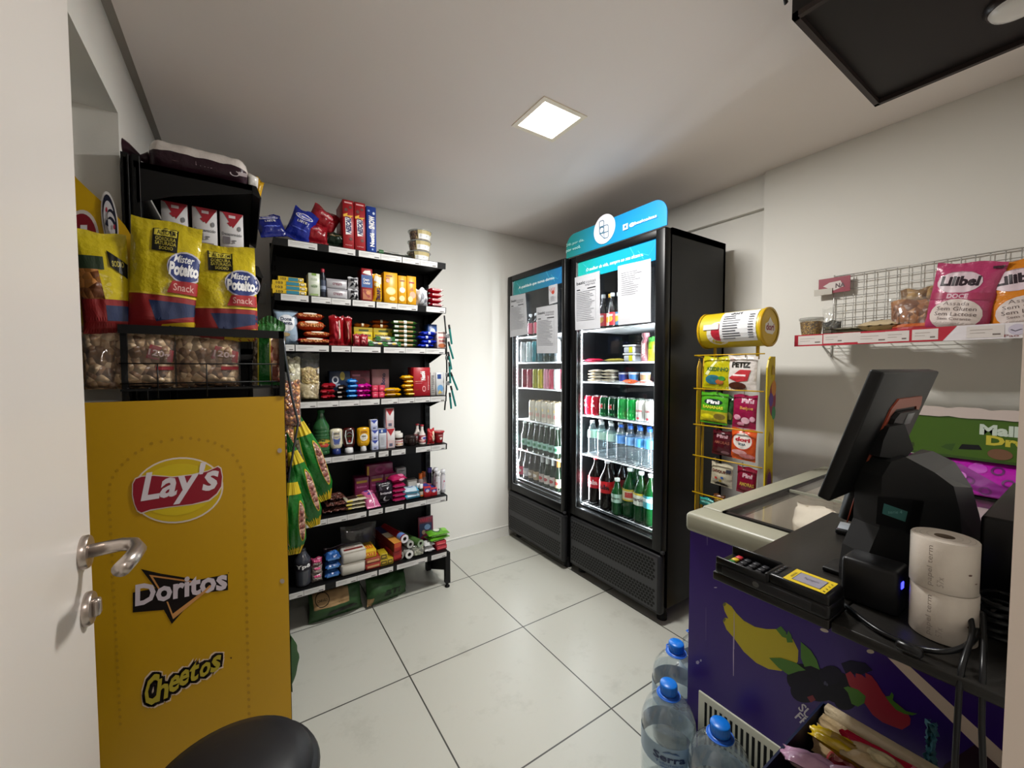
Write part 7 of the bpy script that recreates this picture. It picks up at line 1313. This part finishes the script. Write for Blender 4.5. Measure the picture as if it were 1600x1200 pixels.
swt('sweets_packet', .045, .115, .035, '#b08aa4', [R(.2, .1, .5, .2, '#6a4a6a')], .895, .170, .608, (-PI/2+.05, .1, .45), 'lilac sweets packet, second from the left rim', 5)
swt('sweets_packet', .085, .095, .035, '#8a1424', [R(.2, .45, .8, .75, '#3a0a12'), T('Bala', .25, .48, .75, .70, '#c8a0a0', .03), R(.1, .1, .5, .3, '#c82a4a')], .935, .105, .608, (-PI/2, 0, .15), 'dark red glossy sweets packet in the middle of the tray', 6)
swt('sweets_packet', .06, .10, .03, '#b8a07a', [E(.5, .5, .3, .2, '#c8b890')], .955, .170, .608, (-PI/2, 0, .1), 'cream and clear sweets packet behind the dark red one', 7)
swt('sweets_packet', .05, .10, .025, '#b8b4b4', [R(.1, .4, .9, .9, '#c4c0c0'), T('IOTIX', .15, .5, .85, .75, '#1c1c20', .05), E(.5, .2, .3, .12, '#5a5a5a')], .962, .068, .616, (-PI/2, 0, -.1), 'white sweets packet with black lettering in the tray', 8)
swt('sweets_packet', .035, .20, .02, '#b81c34', [R(.2, .2, .8, .5, '#c86a7a')], .972, .085, .608, (-PI/2, 0, 0), 'thin bright red packet alongside the pale wafers', 9)
swt('sweets_packet', .06, .09, .03, '#6a8a28', [R(.2, .3, .8, .6, '#a8b850')], .800, .235, .585, (-PI/2, 0, .2), 'lime green packet at the left corner of the tray', 10)
for k, (x, y) in enumerate(((.80, .10), (.85, .06), (.80, .17), (.87, .14), (1.0, .06), (.93, .27), (1.0, .30))):
    swt('sweets_packet', .07, .09, .05, ('#8a1a2c', '#5a2440', '#a83a30')[k % 3], [R(.2, .3, .8, .6, '#c87a7a')], x, y-.02, .545, (-PI/2, 0, .3*k), ('dark red', 'plum', 'brick red', 'crimson', 'purple-brown', 'deep red', 'wine')[k]+' sweets packet lower down inside the tray', 11+k)
b = MB(); 
for q in range(3): b.surf(lambda u, v, o, q=q: Vector(((u-.5)*.022+.004*math.sin(v*9+q*2), .012*noise.noise(Vector((u*4, v*6, q)))+.004*q, v*.085)), 6, 12, M('#5a9cae', .35, 0, .4, 60))
p = at(1458, 1190, X=1.12); tag(b.build('teal_wrapper', None, (1.12, p.y, p.z-.01)), 'crumpled teal wrapper hanging in front of the freezer end', 'wrapper')
